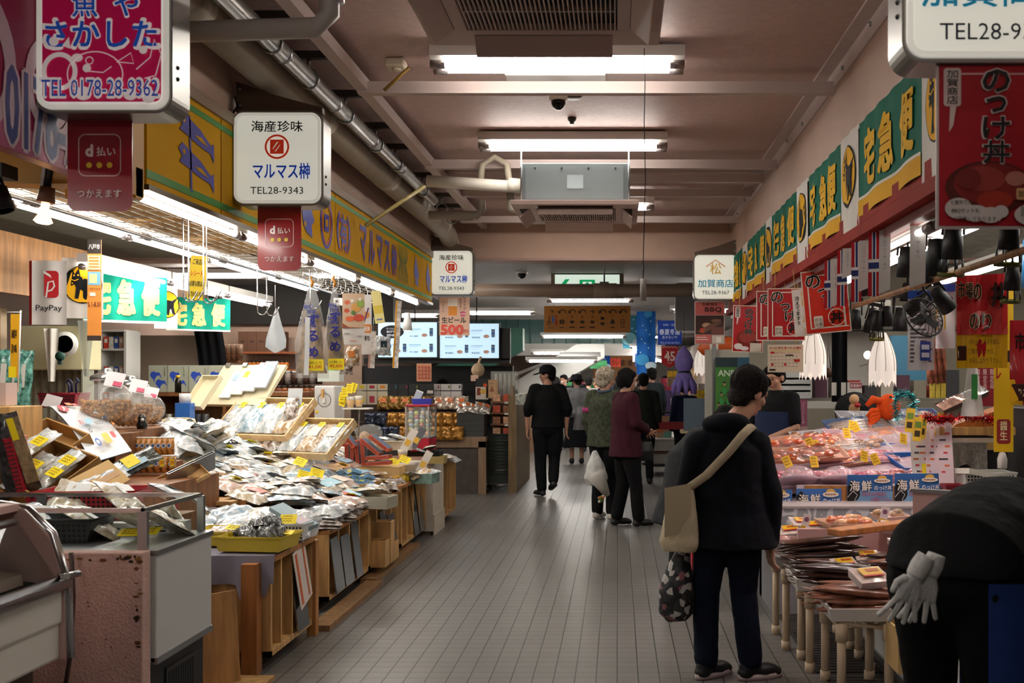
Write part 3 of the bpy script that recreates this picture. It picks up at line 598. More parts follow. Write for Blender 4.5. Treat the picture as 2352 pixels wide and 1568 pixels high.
bbq = [('r', .02, .68, .98, .98, 'b85a58'), ('t', .5, .93, .07, '241010', '加賀商店', .02, .5), ('t', .62, .8, .12, '3a0e0e', 'BBQ', .03, .55), ('r', .03, .23, .97, .67, '3c2320'), ('c', .4, .44, .16, 'a8806a', .09), ('c', .4, .44, .1, 'c09a7c', .06), ('p', [(.1, .3), (.3, .25), (.9, .5), (.85, .6)], '6a4a3c'), ('c', .7, .55, .16, '84624e', .05), ('p', [(.15, .28), (.3, .26), (.35, .36), (.2, .38)], 'a8442a'), ('r', .55, .22, .97, .4, '6e4038'), ('r', .03, .02, .55, .22, 'c25e58'), ('r', .57, .02, .97, .2, 'd4c4b4'), ('r', .72, .04, .88, .17, 'f0e8dc'), ('r', .06, .15, .4, .17, 'f0d8d0'), ('r', .06, .1, .45, .12, 'f0d8d0')]
board('hanging_poster', 'barbecue photo poster with pink header below the far pine crest sign', 'poster', P(1630, 741, 10.9), .33, .47, .004, 'c9b8ae', bbq)
gacha = [('r', .3, .52, .58, .78, 'd8861e'), ('rr', .28, .76, .6, .95, 'e8ddd0', .03), ('c', .78, .56, .1, 'd05a78', .09), ('r', .68, .55, .88, .57, 'f0dcdc'), ('t', .48, .4, .15, '1a120e', '生ビール', .02, .8), ('t', .42, .15, .24, 'd84a3c', '500', .04, .72), ('t', .88, .1, .1, 'd84a3c', '円', .01), ('tv', .84, 1.0, .085, '2a1a12', 'ガチャが', .006, .1), ('tv', .7, .97, .085, '2a1a12', '回せる!!', .006, .1), ('tv', .13, .9, .08, '2a1a12', 'うまいっ', .004, .09)]
board('hanging_poster', 'peach draft beer price poster reading 500 under the far crest sign', 'poster', P(1044, 726, 10.9), .33, .42, .004, 'dcb49c', gacha, .0)
# striped ribbons of the right shop
def ribbon(lab, px, pyt, pyb, Y, flag, wd=.06):
    a = P(px, pyt, Y); b_ = P(px-6, pyb, Y); h = a.z-b_.z
    o = thing('ribbon', lab, 'ribbon', ((a.x+b_.x)/2, Y, (a.z+b_.z)/2), -.5)
    cw = M('b01e2a', .7) if flag else M('c8c4c0', .7)
    pl = [(-wd/2, h/2), (wd/2, h/2), (wd/2-.004, -h/2+.02 if not flag else -h/2), (-wd/2-.004, -h/2)]
    MB().prism(pl[::-1], -.001, .001, cw).build('cloth', o)
    if flag: deco(MB(), wd, h, -.0015, [('r', .3, 0, .7, 1, 'd8d4d0'), ('r', .4, 0, .6, 1, '2a3566'), ('r', 0, .38, 1, .58, 'd8d4d0'), ('r', 0, .43, 1, .53, '2a3566')], .7).build('print', o)
    else: deco(MB(), wd, h, -.0015, [('tv', .5, .9-.06*k, .05, ('9a5a5a' if k % 3 == 0 else '6a6a74'), 'ノルウェーサーモン'[k % 9], .0, .35) for k in range(9)], .7).build('print', o)
for i, (px, a, b_, Y, f) in enumerate(((1908, 598, 708, 5.6, 1), (1923, 594, 705, 5.5, 0), (1938, 574, 703, 5.4, 1), (1950, 570, 640, 5.35, 0), (1971, 556, 693, 5.2, 1), (1988, 552, 670, 5.1, 0), (2011, 534, 680, 4.95, 1), (2036, 528, 674, 4.85, 0), (2112, 480, 660, 4.5, 0))):
    ribbon('%s ribbon hanging from the right red rail, %s from the far end' % ('red and blue striped' if f else 'white printed', ORD[i]), px, a, b_, Y, f, .055 if i < 8 else .07)
# far shop signs and pennants
board('hanging_sign', 'blue sign with white brush letters hanging over the far right aisle', 'sign', P(1538, 764, 16.5), .4, .4, .08, '1c3f9c', [('t', .5, .82, .1, 'b8c4e4', '鮮魚・惣菜', 0, .55), ('t', .5, .53, .24, 'dfe6f6', '春夏冬屋', .01, .86), ('t', .5, .31, .12, 'dfe6f6', 'あきないや', .0, .62), ('t', .5, .08, .08, 'b8c4e4', 'TEL.0178-28-9351', 0, .8)], lit=.15)
o = MB().prism(rrect(-.26, -.35, .26, .35, .04), -.05, .05, M('8f9196', .45)).prism(rrect(-.275, -.365, .275, .365, .05), -.04, .04, M('c4c4c4', .4)).build('sign_back', loc=P(1592, 705, 15)); tag(o, 'grey blank back of a box sign beside the barbecue poster', 'sign')
def pennant(lab, px, py, Y, w_, h_, col, items):
    o = thing('pennant', lab, 'pennant', P(px, py, Y))
    MB().prism([(-w_/2, -h_/2+.08), (0, -h_/2), (w_/2, -h_/2+.08), (w_/2, h_/2), (-w_/2, h_/2)], -.003, .003, M(col, .6)).build('cloth', o)
    deco(MB(), w_, h_, -.004, items, .6).build('print', o); return o
chk = [('r', .05+.1*i, .9+.04*(i % 2), .15+.1*i, .94+.04*(i % 2), 'e6c4c4') for i in range(9)]
pennant('red pennant with white ornate 45 below the blue hanging sign', 1538, 819, 16.5, .27, .37, 'b01c24', chk+[('t', .5, .52, .42, 'eed8d4', '45', .02, .62), ('l', [(.3, .75), (.45, .68), (.4, .5), (.6, .4)], 'eed8d4', .04), ('t', .5, .22, .05, 'eed8d4', 'SINCE', 0, .3)])
# ================================================================ left shop
WD = wood('a5713f'); WD2 = wood('c39a63'); WD3 = wood('7d4f2c'); WD4 = wood('d8b888', .12); CARD = M('a8814f', .7, n=.1, ns=6); CARD2 = M('c9a873', .7, n=.08, ns=6)
CREAM = M('d8cfae', .5); YCARD = 'f2dc1c'; STW = M('dedcd6', .4)
tubes_left = 0
def tuberow(lab, X, Z, y0, y1, e, pitch=1.25, housing=True, tubes=1, wid=.12):
    n_ = int((y1-y0)/pitch)
    for i in range(n_):
        lamp('tube_lamp', '%s, %s from the front' % (lab, ORD[i]), (X, y0+pitch*(i+.5), Z), pitch*.97, e, PI/2, tubes, wid, None, .05, housing)
tuberow('bare tube lamp along the lower edge of the yellow fascia', XL-.09, 2.345, 4.33, 10.7, TUBE_SHOP, housing=True, wid=.07)
tuberow('twin tube lamp with white reflector inside the dried seafood shop', -3.1, 2.46, 3.9, 10.8, TUBE_SHOP, tubes=2, wid=.22)
tuberow('single tube lamp above the inner row of green flags', -3.85, 2.36, 7.2, 11.2, TUBE_SHOP*.8, tubes=2, wid=.14)
tuberow('twin tube lamp of the fish shop left of the frame', -3.2, 2.44, -2, 3.6, TUBE_SHOP*.6, tubes=2, wid=.2)
# beam of bare wood behind the lamps, pelmet with cardboard storage, mesh grid
o = MB().b2((-4.66, 3.5, 2.16), (-4.6, 11, 2.62), wood('9a6c3c')).build('wood_beam'); tag(o, 'long bare plywood beam behind the shop tube lamps', 'beam')
o = thing('hook_rail', 'grey metal channel with mounting strips above the payment flag at far left', 'rail', (-3.95, 4.9, 2.14))
MB().b2((-.06, -1.3, -.05), (.06, 1.3, .03), M('c4c4bc', .4, .3)).build('channel', o); MB().b2((-.1, -1.3, -.09), (-.02, 1.2, -.055), M('6a6860', .5)).build('strip', o)
o = thing('mesh_shelf', 'hanging wire mesh shelf behind the yellow fascia', 'shelf', (-2.62, 7.4, 2.42))
g = MB()
for i in range(31): y = -3+i*.2; g.tube([(-.36, y, 0), (.36, y, 0)], .003, M('c4c0b4', .4, .5), 4)
for i in range(10): x = -.36+i*.08; g.tube([(x, -3, .004), (x, 3, .004)], .003, M('c4c0b4', .4, .5), 4)
g.build('grid', o)
for x in (-.37, .37): MB().tube([(x, -3, -.01), (x, 3, -.01)], .012, STEEL, 8).build('rail', o)
for i, (y, w_, h_) in enumerate(((5.0, .5, .22), (5.55, .46, .26), (6.2, .5, .2), (7.1, .6, .24))):
    o = MB().box((-2.62, y, 2.435+h_/2), (.5, w_, h_), CARD).build('cardboard_box', bevel=.004); tag(o, 'cardboard box stored on the wire mesh shelf, %s from the front' % ORD[i], 'box', 'cardboard boxes on the mesh shelf')
# hanging chrome hooks
def hook(lab, px, py0, py1, Y):
    a = P(px, py0, Y); L_ = a.z-P(px, py1, Y).z
    pts = [(0, 0, 0), (.004, 0, -L_+.05)]+[(.03-.03*math.cos(k*PI/6), 0, -L_+.05-.032*math.sin(k*PI/6)) for k in range(1, 6)]+[(.075, 0, -L_+.07)]
    o = MB().tube(pts, .0035, CHROME, 6).build('hook', loc=a); tag(o, lab, 'hook', 'long chrome hooks under the fascia')
for i, (px, a, b_, Y) in enumerate(((420, 500, 700, 5.0), (432, 505, 700, 5.0), (466, 510, 705, 5.1), (474, 515, 700, 5.1), (590, 620, 730, 5.9), (612, 630, 732, 5.9), (712, 620, 715, 6.3))):
    hook('long chrome hook hanging below the yellow fascia, %s from the left' % ORD[i], px, a, b_, Y)
for i in range(9):
    c_ = P(712+i*17, 632+i*6, 6.4+i*.16)
    o = MB().tube([c_+Vector((.045*math.cos(R(a)), 0, .06*math.sin(R(a)))) for a in range(-200, 75, 25)], .003, CHROME, 6).build('ring_hook'); tag(o, 'round chrome ring hook above the dried squid bags, %s from the left' % ORD[i], 'hook', 'ring hooks above the squid bags')
# inner flags (white payment flag, cat flags, green flags)
o = thing('payment_flag', 'white payment flag with red P emblem hanging at the far left', 'flag', P(113, 672, 7.0), .12)
MB().grid(lambda u, v: ((u-.5)*.23, .008*math.sin(u*9), (v-.5)*.45), 12, 3, M('dcdad6', .7)).build('cloth', o)
MB().grid(lambda u, v: (-.115-.03*u, .03*u, (v-.5)*.45), 3, 3, M('b8202a', .7)).build('hem', o)
deco(MB(), .23, .45, -.014, [('rr', .38, .42, .8, .84, 'c4242c', .12), ('p', [(.36, .84), (.36, .8), (.56, .74), (.6, .72), (.56, .78)], 'eeeae6'), ('l', [(.44, .42), (.5, .66), (.64, .68), (.68, .6), (.6, .54), (.5, .52)], 'eeeae6', .05), ('t', .52, .25, .11, '222222', 'PayPay', .008, .76)], .6).build('print', o)
catflag('white cat flag between the payment flag and the orange vertical banner', P(190, 662, 7.3), .35, .27, .44)
a0, b0 = Vector((-3.91, 7.5, 2.15)), Vector((-4.30, 11.0, 2.18)); dirv = (b0-a0).normalized(); rz = math.atan2(dirv.y, dirv.x)
p1, p2 = P(290, 683, 8.2), P(457, 722, 10.2)
takkyu('green delivery flag inside the left shop, left of the inner cat flag', p1, R(35), .62, .42, False, .5, .01, None, '12937c')
catflag('white cat flag between the two inner green flags', P(381, 705, 9.2), R(35), .2, .40)
takkyu('green delivery flag inside the left shop behind the yellow notice', p2, R(35), .62, .34, False, 1.5, .01, None, '12937c')
it = [('r', 0, .86, 1, 1, '2a2420'), ('t', .5, .93, .05, 'e8e0d8', '八戸市', .01, .8), ('r', .05, .55, .95, .68, '6fa8c8'), ('r', .15, .57, .7, .66, 'd8c890'), ('t', .5, .51, .03, '4a1a10', 'ご利用できます', .0, .9), ('r', .2, .44, .6, .475, 'e8e0d8'), ('t', .5, .36, .045, '6a2412', '5.1-8.31', .01, .88), ('r', .0, 0, 1, .05, '3a2e2a'), ('r', .05, .7, .95, .84, 'e8c8a0')]
for k in range(4): it.append(('r', .15, .72+.03*k, .85, .735+.03*k, 'c87c3c'))
board('vertical_banner', 'narrow orange vertical banner with black top in front of the inner flags', 'banner', P(217, 666, 6.3), .083, .64, .003, 'd88a3c', it, R(8))
board('hanging_notice', 'yellow hanging notice with handwritten black and red lettering', 'notice', P(454, 638, 5.6), .1, .25, .003, 'e6c81c', [('t', .5, .86, .13, '18160f', 'ご来店の', .01, .7), ('t', .45, .6, .12, 'c42a1a', 'レシート', .012, .7), ('t', .45, .37, .12, '18160f', '必要な際は', .008, .75), ('t', .5, .14, .12, '18160f', 'までお申し付け', .008, .85)], (0, .1, R(-6)))
# ---------------------------------------------------------------- inner back wall
o = MB().b2((-6.1, 11.1, 0), (-4.45, 11.2, 2.0), M('a08e80', .7)).build('partition'); tag(o, 'brownish pink partition wall behind the blue wave boxes', 'partition')
o = MB().grid(lambda u, v: (-4.62+.3*u+.04*math.sin(v*4), 10.9+.03*math.sin(u*20), 1.2+v*.95), 10, 6, M('0f0f12', .9)).build('net_curtain'); tag(o, 'black net curtain hanging beside the partition wall', 'curtain')
o = MB().b2((-5.35, 8.2, .0), (-5.15, 8.4, 2.1), M('c9b090', .6)).build('pillar'); tag(o, 'pale wooden pillar behind the orange vertical banner', 'pillar')
o = MB().b2((-5.12, 9.2, 0), (-4.94, 9.4, 2.3), M('a7a796', .5)).build('pillar'); tag(o, 'grey green metal cabinet side next to the white shelf', 'cabinet')
o = thing('storage_shelf', 'tall white shelf unit with small goods behind the candy jars', 'shelf', (-5.1, 10.2, 0))
b_ = MB()
for x in (-.13, .13): b_.b2((x-.012, -.15, 0), (x+.012, .15, 2.0), STW)
b_.b2((-.13, .14, 0), (.13, .15, 2.0), STW); b_.build('frame', o)
for z in (.9, 1.24, 1.5, 1.8, 1.99): MB().b2((-.12, -.15, z), (.12, .14, z+.02), STW).build('shelf', o)
k = 0
for z, n_ in ((1.82, 4), (1.52, 4), (1.26, 3)):
    for i in range(n_):
        o = thing('souvenir', 'small patterned packet on the tall white shelf, place %s' % ORD[k], 'packet', (-5.18+i*.052, 10.1, z), 0, 'packets on the white shelf'); k += 1
        MB().box((0, 0, .06), (.045, .03, .12), M(('c8402c', 'e0d8d0', '3a5aa0', 'c89a8a')[i % 4], .4, n=.4, ns=60)).build('pack', o); MB().box((0, -.017, .08), (.03, .002, .04), M('e8e4dc', .4)).build('label', o)
o = thing('wall_cabinet', 'beige metal box with hanging papers on the back wall at far left', 'cabinet', P(140, 800, 8.3))
MB().box((0, 0, 0), (.52, .3, .36), M('c3bd97', .5)).build('body', o, bevel=.008); MB().box((-.21, -.155, -.15), (.09, .004, .05), M('4a8aa8', .5)).build('label', o)
o = MB().grid(lambda u, v: ((u-.5)*.44, .012*math.sin(u*42), (v-.5)*.42), 40, 2, M('8e8a78', .9, n=.2, ns=12)).build('curtain', loc=P(128, 905, 8.4)); tag(o, 'plaid grey green curtain below the beige metal box', 'curtain')
o = MB().grid(lambda u, v: ((u-.5)*.12*(1-.6*(1-v)), .02*math.sin(u*9), (v-.5)*.42), 8, 8, M('e4e2da', .8)).build('towel', loc=P(118, 815, 7.9)); tag(o, 'white cloth hanging in front of the beige metal box', 'cloth')
o = MB().lathe([(.001, -.01), (.1, -.01), (.1, .01), (.001, .01)], M('e0e0dc', .5), rot=(PI/2, 0, 0), n=24).lathe([(.001, .012), (.07, .012)], M('24344a', .5), rot=(PI/2, 0, 0), n=20).build('round_fan', loc=P(150, 790, 8.0)); tag(o, 'round white paper fan with navy centre on the back wall', 'fan')
o = MB().lathe([(.001, -.01), (.035, -.01), (.035, .01), (.001, .01)], M('1f4a42', .5), rot=(PI/2, 0, 0), n=18).box((0, 0, -.045), (.03, .02, .04), M('1f3a34', .5)).build('timer', loc=P(138, 818, 7.8)); tag(o, 'small dark green round timer below the paper fan', 'timer')
o = MB().grid(lambda u, v: ((u-.5)*.1*(.3+v), .01*math.sin(u*8), (v-.5)*.44), 4, 4, M('8c918a', .3, a=.8)).build('file_folder', loc=P(197, 800, 7.8)); tag(o, 'grey plastic folder hanging beside the pale pillar', 'folder')
o = thing('shop_cabinet', 'brown wooden cupboard in the far left background', 'cupboard', (-4.9, 7.2, 1.15))
b_ = MB()
for x in (-.3, .3): b_.b2((x-.015, -.2, 0), (x+.015, .2, .9), WD3)
for z in (0, .42, .86): b_.b2((-.3, -.2, z), (.3, .2, z+.03), WD3)
b_.b2((-.3, .18, 0), (.3, .2, .9), WD3); b_.build('body', o)
# counter with wave boxes
o = thing('back_shelf', 'low brown shelf unit under the blue wave boxes', 'shelf', (-3.95, 10.3, 0))
b_ = MB().b2((-.75, -.25, 1.34), (.75, .25, 1.38), WD3).b2((-.75, -.25, .98), (.75, .25, 1.01), M('6a6a58', .6)).b2((-.75, .2, 0), (.75, .25, 1.34), WD3)
for x in (-.74, -.02, .2, .73): b_.b2((x-.015, -.25, 0), (x+.015, .25, 1.34), WD3)
b_.build('body', o)
def wavebox(lab, loc):
    o = thing('gift_box', lab, 'box', loc, .05, 'gift boxes with blue waves')
    MB().b2((-.112, -.1, 0), (.112, .1, .27), M('a3a594', .6)).build('carton', o, bevel=.003)
    it = []
    for dx, dy in ((0, 0), (.24, -.3)):
        it += [('p', [(.08+dx, .62+dy), (.12+dx, .74+dy), (.24+dx, .78+dy), (.36+dx, .73+dy), (.48+dx, .74+dy), (.56+dx, .6+dy), (.58+dx, .5+dy), (.5+dx, .62+dy), (.4+dx, .62+dy), (.3+dx, .52+dy), (.26+dx, .36+dy), (.22+dx, .48+dy), (.14+dx, .54+dy)], '2848b0')]
    MB2 = deco(MB(), .224, .27, 0, it, .6); MB2.v = [(x, y-.1008, z+.135) for x, y, z in MB2.v]; MB2.build('print', o)
    MB().tube([(.05, -.102, .25), (.055, -.11, .2), (.05, -.102, .16)], .003, M('6a6a58', .5), 5).build('string', o)
    return o
for i, px in enumerate((376, 420, 468, 512, 545)):
    p = P(px, 897, 10.15); wavebox('pale gift box with blue waves, %s from the left on the brown shelf' % ORD[i], (p.x, 10.15, 1.38))
o = MB().box((0, 0, .1), (.15, .12, .2), M('a9aaa0', .5)).build('gift_box', loc=(-4.58, 10.15, 1.38), bevel=.004); tag(o, 'small plain grey box left of the wave boxes', 'box')
o = thing('sauce_bottle', 'dark bottle with yellow cap in front of the wave boxes', 'bottle', (-4.28, 9.7, 1.38)); MB().lathe([(.001, 0), (.03, 0), (.03, .11), (.018, .14), (.001, .145)], M('17150f', .15), n=14).build('body', o); MB().lathe([(.02, .142), (.02, .17), (.001, .17)], M('c8a020', .4), n=12).build('cap', o)
for i in range(11):
    x = -4.55+i*.075+(.12 if i > 5 else 0)
    o = thing('drink_can', 'printed drink can on the lower brown shelf, %s from the left' % ORD[i], 'can', (x, 10.1, 1.01), 0, 'cans on the lower brown shelf')
    MB().lathe([(.001, 0), (.03, 0), (.033, .01), (.033, .14), (.028, .15), (.001, .15)], M(('8c8a80', '3a3a44', '5a5a5a')[i % 3], .35, .3, n=.4, ns=40), n=12).build('can', o); MB().lathe([(.026, .151), (.001, .151)], CHROME, n=12).build('lid', o)
# soup packs stacked to the right of the wave boxes
k = 0
for px, py, n_ in ((552, 862, 1), (558, 895, 1), (575, 925, 2), (600, 958, 1)):
    for j in range(n_):
        p = P(px+j*24, py, 9.6); o = thing('soup_carton', 'white soup carton with bowl picture, %s of the stepped pile' % ORD[k], 'carton', (p.x, 9.6, p.z), .1, 'soup cartons'); k += 1
        MB().b2((-.06, -.05, -.07), (.06, .05, .06), M('d6d4c8', .45)).build('carton', o); deco(MB(), .12, .13, -.051, [('c', .66, .36, .26, '5a2030'), ('c', .66, .4, .2, 'e0c0a8'), ('r', .0, .0, .3, 1, 'a8b4b8'), ('r', .55, .7, .7, .9, '201818'), ('r', 0, .96, 1, 1, 'b8c020')], .4).build('print', o)
# ---------------------------------------------------------------- fridges and pink stub wall at the near left
o = thing('freezer_showcase', 'white curved glass freezer showcase with chrome trim at the lower left edge', 'freezer', (-1.9, 0, 0))
W_ = M('d2cec4', .35); PK = M('cdaaa2', .45)
MB().b2((-.85, 1.6, .56), (0.02, 3.36, .80), W_).b2((-.85, 1.6, .68), (.03, 3.36, .8), W_).build('body', o, bevel=.012)
MB().b2((-.8, 1.6, .35), (-.06, 3.34, .56), M('5a4338', .6, n=.4, ns=5)).b2((-.8, 1.6, 0), (-.12, 3.3, .35), DARK).build('base', o)
MB().tube([(.035, 1.6, .82), (.035, 3.36, .82)], .028, CHROME, 10).tube([(-.10, 1.6, 1.03), (-.10, 3.3, 1.03)], .014, CHROME, 8).build('rail', o)
MB().add([(.03, 1.65, .84), (.03, 3.32, .84), (-.1, 3.32, 1.03), (-.1, 1.65, 1.03)], [(0, 1, 2, 3)], GLASS).build('front_glass', o)
prof = [(-.85, .56), (-.85, 1.09), (-.22, 1.08), (-.1, 1.06), (-.02, .98), (.03, .82), (.04, .56)]
MB().prism(prof, 3.36, 3.4, PK).build('end_panel', o)
MB().tube([(x, 3.38, z) for x, z in prof[1:]], .018, CHROME, 8).build('end_trim', o)
MB().b2((-.85, 1.6, 1.06), (-.12, 3.36, 1.085), PK).build('top', o)
MB().b2((-.8, 1.7, .8), (-.1, 3.3, .84), M('b8a294', .5)).b2((-.8, 2.4, .84), (-.3, 3.2, .95), M('c9b4a4', .5, n=.2, ns=8)).b2((-.3, 3.0, .84), (-.16, 3.2, .98), M('8a3a2c', .5)).build('contents', o)
p = MB().box((.041, 2.86, .70), (.004, .16, .045), M('b0a888', .35, .5)); p.T = Matrix.Translation((.0435, 2.86, .70)) @ Matrix.Rotation(PI/2, 4, 'Z'); p.text('SANYO', 0, 0, .022, M('1a1a14', .5), -.001, .01, .11); p.build('name_plate', o)
MB().tube([(.02, 3.36, .84), (.05, 3.3, .845), (.06, 3.4, .84)], .012, CHROME, 8).build('latch', o)
STU = M('c8a79c', .75, n=.1, ns=4, b=.5, bs=90)
o = thing('stub_wall', 'low pink stucco wall with chipped rusty edge between the freezers', 'wall', (0, 0, 0))
MB().b2((-2.25, 3.72, 0), (-1.775, 3.79, .855), STU).build('wall', o, bevel=.006)
g = MB()
for i in range(46):
    x = -2.2+rnd.random()*.42 if i < 26 else -1.778-rnd.random()*.02; z = .845-abs(rnd.gauss(0, .012)) if i < 26 else .84-rnd.random()**2*.35
    if rnd.random() < .5 and i < 26: x = -1.9+rnd.random()*.12
    g.flat(circ(x, z, .003+rnd.random()*.011, .002+rnd.random()*.006, 7), 3.7185-.0002*i*.1, M(('6a4a32', '3a2c24', '8a6a3a')[i % 3], .9))
for i in range(14): g.flat(circ(-2.2+rnd.random()*.4, .2+rnd.random()*.6, .003, .004, 6), 3.7183, M('5a4038', .9))
g.build('rust_stain', o)
o = MB().tube([(-2.03, 3.7, .86), (-2.01, 3.68, .7), (-2.02, 3.68, .5), (-2.05, 3.68, .3)], .008, M('4a3a34', .5), 6).build('cable'); tag(o, 'dark cable running down beside the pink stub wall', 'cable')
o = thing('open_chiller', 'white open chiller with glass enclosure behind the pink stub wall', 'chiller', (-1.76, 3.8, 0))
MB().b2((-1.1, 0, .42), (0, .52, .83), M('c6c8c6', .3)).build('body', o, bevel=.005)
MB().b2((-1.1, .02, .02), (-.03, .5, .42), M('131314', .5)).b2((-.03, .14, .1), (-.024, .4, .36), M('1d1d1e', .5)).build('base', o)
g = MB()
for i in range(11): g.b2((-.026, .16+i*.022, .12), (-.0225, .172+i*.022, .34), M('060606', .6))
g.build('vent', o)
MB().b2((-.02, 0, .415), (.004, .52, .44), STEEL).b2((-1.1, -.0, .83), (.006, .525, .85), STEEL).build('trim', o)
fr = MB()
for x, y in ((-.05, .0), (-.05, .52), (-.74, .52), (-1.1, 0)): fr.b2((x-.018, y-.008, .85), (x+.018, y+.012, 1.0), STEEL)
for a, b_ in (((-1.1, 0), (-.05, 0)), ((-.05, 0), (-.05, .52)), ((-1.1, .52), (-.05, .52))): fr.b2((a[0]-.006, a[1]-.006, .995), (b_[0]+.006, b_[1]+.006, 1.012), CHROME)
fr.build('frame', o)
MB().add([(-1.1, 0, .85), (-.05, 0, .85), (-.05, 0, .995), (-1.1, 0, .995)], [(0, 1, 2, 3)], GLASS).add([(-.05, 0, .85), (-.05, .52, .85), (-.05, .52, .995), (-.05, 0, .995)], [(0, 1, 2, 3)], GLASS).add([(-1.1, .52, .85), (-.05, .52, .85), (-.05, .52, .995), (-1.1, .52, .995)], [(0, 1, 2, 3)], GLASS).build('glass', o)
g = MB().b2((-1.05, .44, .84), (-.1, .5, .9), M('c4c8c6', .4)); [g.b2((-1.0+i*.1, .437, .855), (-.93+i*.1, .44, .862), DARK).b2((-1.0+i*.1, .437, .873), (-.93+i*.1, .44, .88), DARK) for i in range(9)]
g.build('air_grille', o)
# ---------------------------------------------------------------- wooden tables along the aisle
def cabinet(lab, y0, y1, zt, x=-1.84, dep=.8, div=5, m=WD, leg=False):
    o = thing('display_cabinet', lab, 'cabinet', (x, y0, 0)); L_ = y1-y0; b = .07
    MB().b2((-dep, 0, zt-.03), (.01, L_, zt), m).build('top', o, bevel=.004)
    MB().b2((-dep, 0, b), (0, .025, zt-.03), WD2).b2((-dep, L_-.025, b), (0, L_, zt-.03), WD2).b2((-dep, 0, b), (0, L_, b+.03), WD2).b2((-.5, .02, b), (-.48, L_, zt-.03), m).build('carcass', o)
    for i in range(1, div): y = L_*i/div; MB().b2((-.48, y-.01, b+.03), (-.005, y+.01, zt-.03), WD2).build('divider', o)
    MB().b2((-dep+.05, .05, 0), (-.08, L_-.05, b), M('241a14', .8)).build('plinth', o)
    return o
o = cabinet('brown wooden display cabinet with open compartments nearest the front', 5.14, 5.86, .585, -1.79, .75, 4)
for y in (-.05,): MB().b2((-.12, -.09, 0), (-.04, -.01, .565), wood('9a6234')).build('leg', o)
MB().b2((-.03, .7, 0), (.02, .76, .56), WD).build('leg', o)
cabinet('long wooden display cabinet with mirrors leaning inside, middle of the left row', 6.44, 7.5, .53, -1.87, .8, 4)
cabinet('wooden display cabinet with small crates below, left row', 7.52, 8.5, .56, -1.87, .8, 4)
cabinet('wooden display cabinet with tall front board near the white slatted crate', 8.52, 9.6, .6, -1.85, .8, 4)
for i, (y, z, w_, h_) in enumerate(((5.62, .1, .2, .36), (6.62, .1, .2, .36), (6.86, .1, .22, .34), (7.12, .1, .18, .4), (7.98, .1, .2, .36), (8.22, .1, .22, .3), (9.15, .08, .2, .4), (9.4, .08, .2, .45))):
    o = MB().box((0, 0, h_/2), (.008, w_, h_), M('8a8e92', .08, .9)).build('mirror_sheet', loc=(-1.84 if i else -1.77, y, z), rot=(0, R(-7), 0)); tag(o, 'grey shiny sheet leaning in the cabinet front, %s from the front' % ORD[i], 'sheet', 'shiny sheets leaning in the cabinets')
o = MB().box((0, 0, .17), (.004, .22, .34), M('d8ccc4', .5)).build('leaflet', loc=(-1.765, 5.66, .24), rot=(R(14), R(-4), 0)); tag(o, 'white and orange leaflet hanging on the nearest cabinet front', 'leaflet')
MB().b2((.003, -.08, .02), (.004, -.05, .32), M('c8602c', .5)).b2((.003, .05, .02), (.004, .07, .32), M('c8602c', .5)).build('print', o)
for i, (y, z, h_) in enumerate(((7.62, .08, .2), (7.8, .08, .32), (7.95, .08, .14))):
    o = MB().tray((0, 0, 0), (.2, .14, h_), .01, WD2, 1).build('wooden_crate', loc=(-1.86, y, z)); tag(o, 'small pale wooden crate low in the left cabinet row, %s from the front' % ORD[i], 'crate')
for i, (a, b_, x) in enumerate(((5.95, 7.3, -1.72), (7.35, 9.0, -1.78))):
    o = MB().b2((x-.12, a, 0), (x, b_, .035), wood('8a6844')).build('skid_board'); tag(o, 'flat wooden skid board on the floor under the left cabinets, %s from the front' % ORD[i], 'board')
o = MB().box((0, 0, .22), (.26, .012, .44), wood('a87a48')).build('plywood_sheet', loc=(-1.93, 4.78, .03), rot=(R(-6), 0, .9)); tag(o, 'plywood sheet leaning upright beside the chiller base', 'board')
o = MB().b2((-2.1, 4.6, 0), (-1.72, 5.0, .02), wood('b08a58')).build('base_board'); tag(o, 'plywood board lying on the floor by the nearest cabinet leg', 'board')
o = MB().b2((-2.0, 4.40, 0), (-1.8, 4.52, .1), M('9a5c44', .7)).build('brick'); tag(o, 'brownish block on the floor in front of the chiller', 'block')
o = thing('slatted_crate', 'white slatted wooden crate standing at the end of the left cabinets', 'crate', (-1.78, 9.62, 0)); b_ = MB()
for i in range(5): b_.b2((-.55, i*.115, .04), (0, i*.115+.108, .68), M('c9c0b0', .6, n=.06, ns=9))
b_.b2((-.5, .02, 0), (-.02, .55, .6), M('6a5c4c', .7)); b_.build('slats', o); MB().b2((-.0, 0, .0), (.012, .58, .2), M('c4baa8', .6)).build('kick_board', o)
cabinet('brown crate cabinet behind the white slatted crate', 10.3, 11.1, .66, -1.8, .7, 3, WD3)
# drape
def drape(u, v):
    x = -2.5+u*.74; y = 5.12; z = .6-(1-v)*(.10+.05*max(0, math.sin(u*2.4-.2))+(.07 if .75 < u < .95 else 0))
    return (x, y-.012-.018*math.sin(u*26)*(1-v), z)
o = MB().grid(drape, 30, 6, M('8f8c9c', .8)).grid(lambda u, v: (-2.5+u*.72, 5.11+v*.75, .592), 8, 8, M('8f8c9c', .8)).build('table_cloth'); tag(o, 'lavender grey cloth draped over the nearest cabinet', 'cloth')
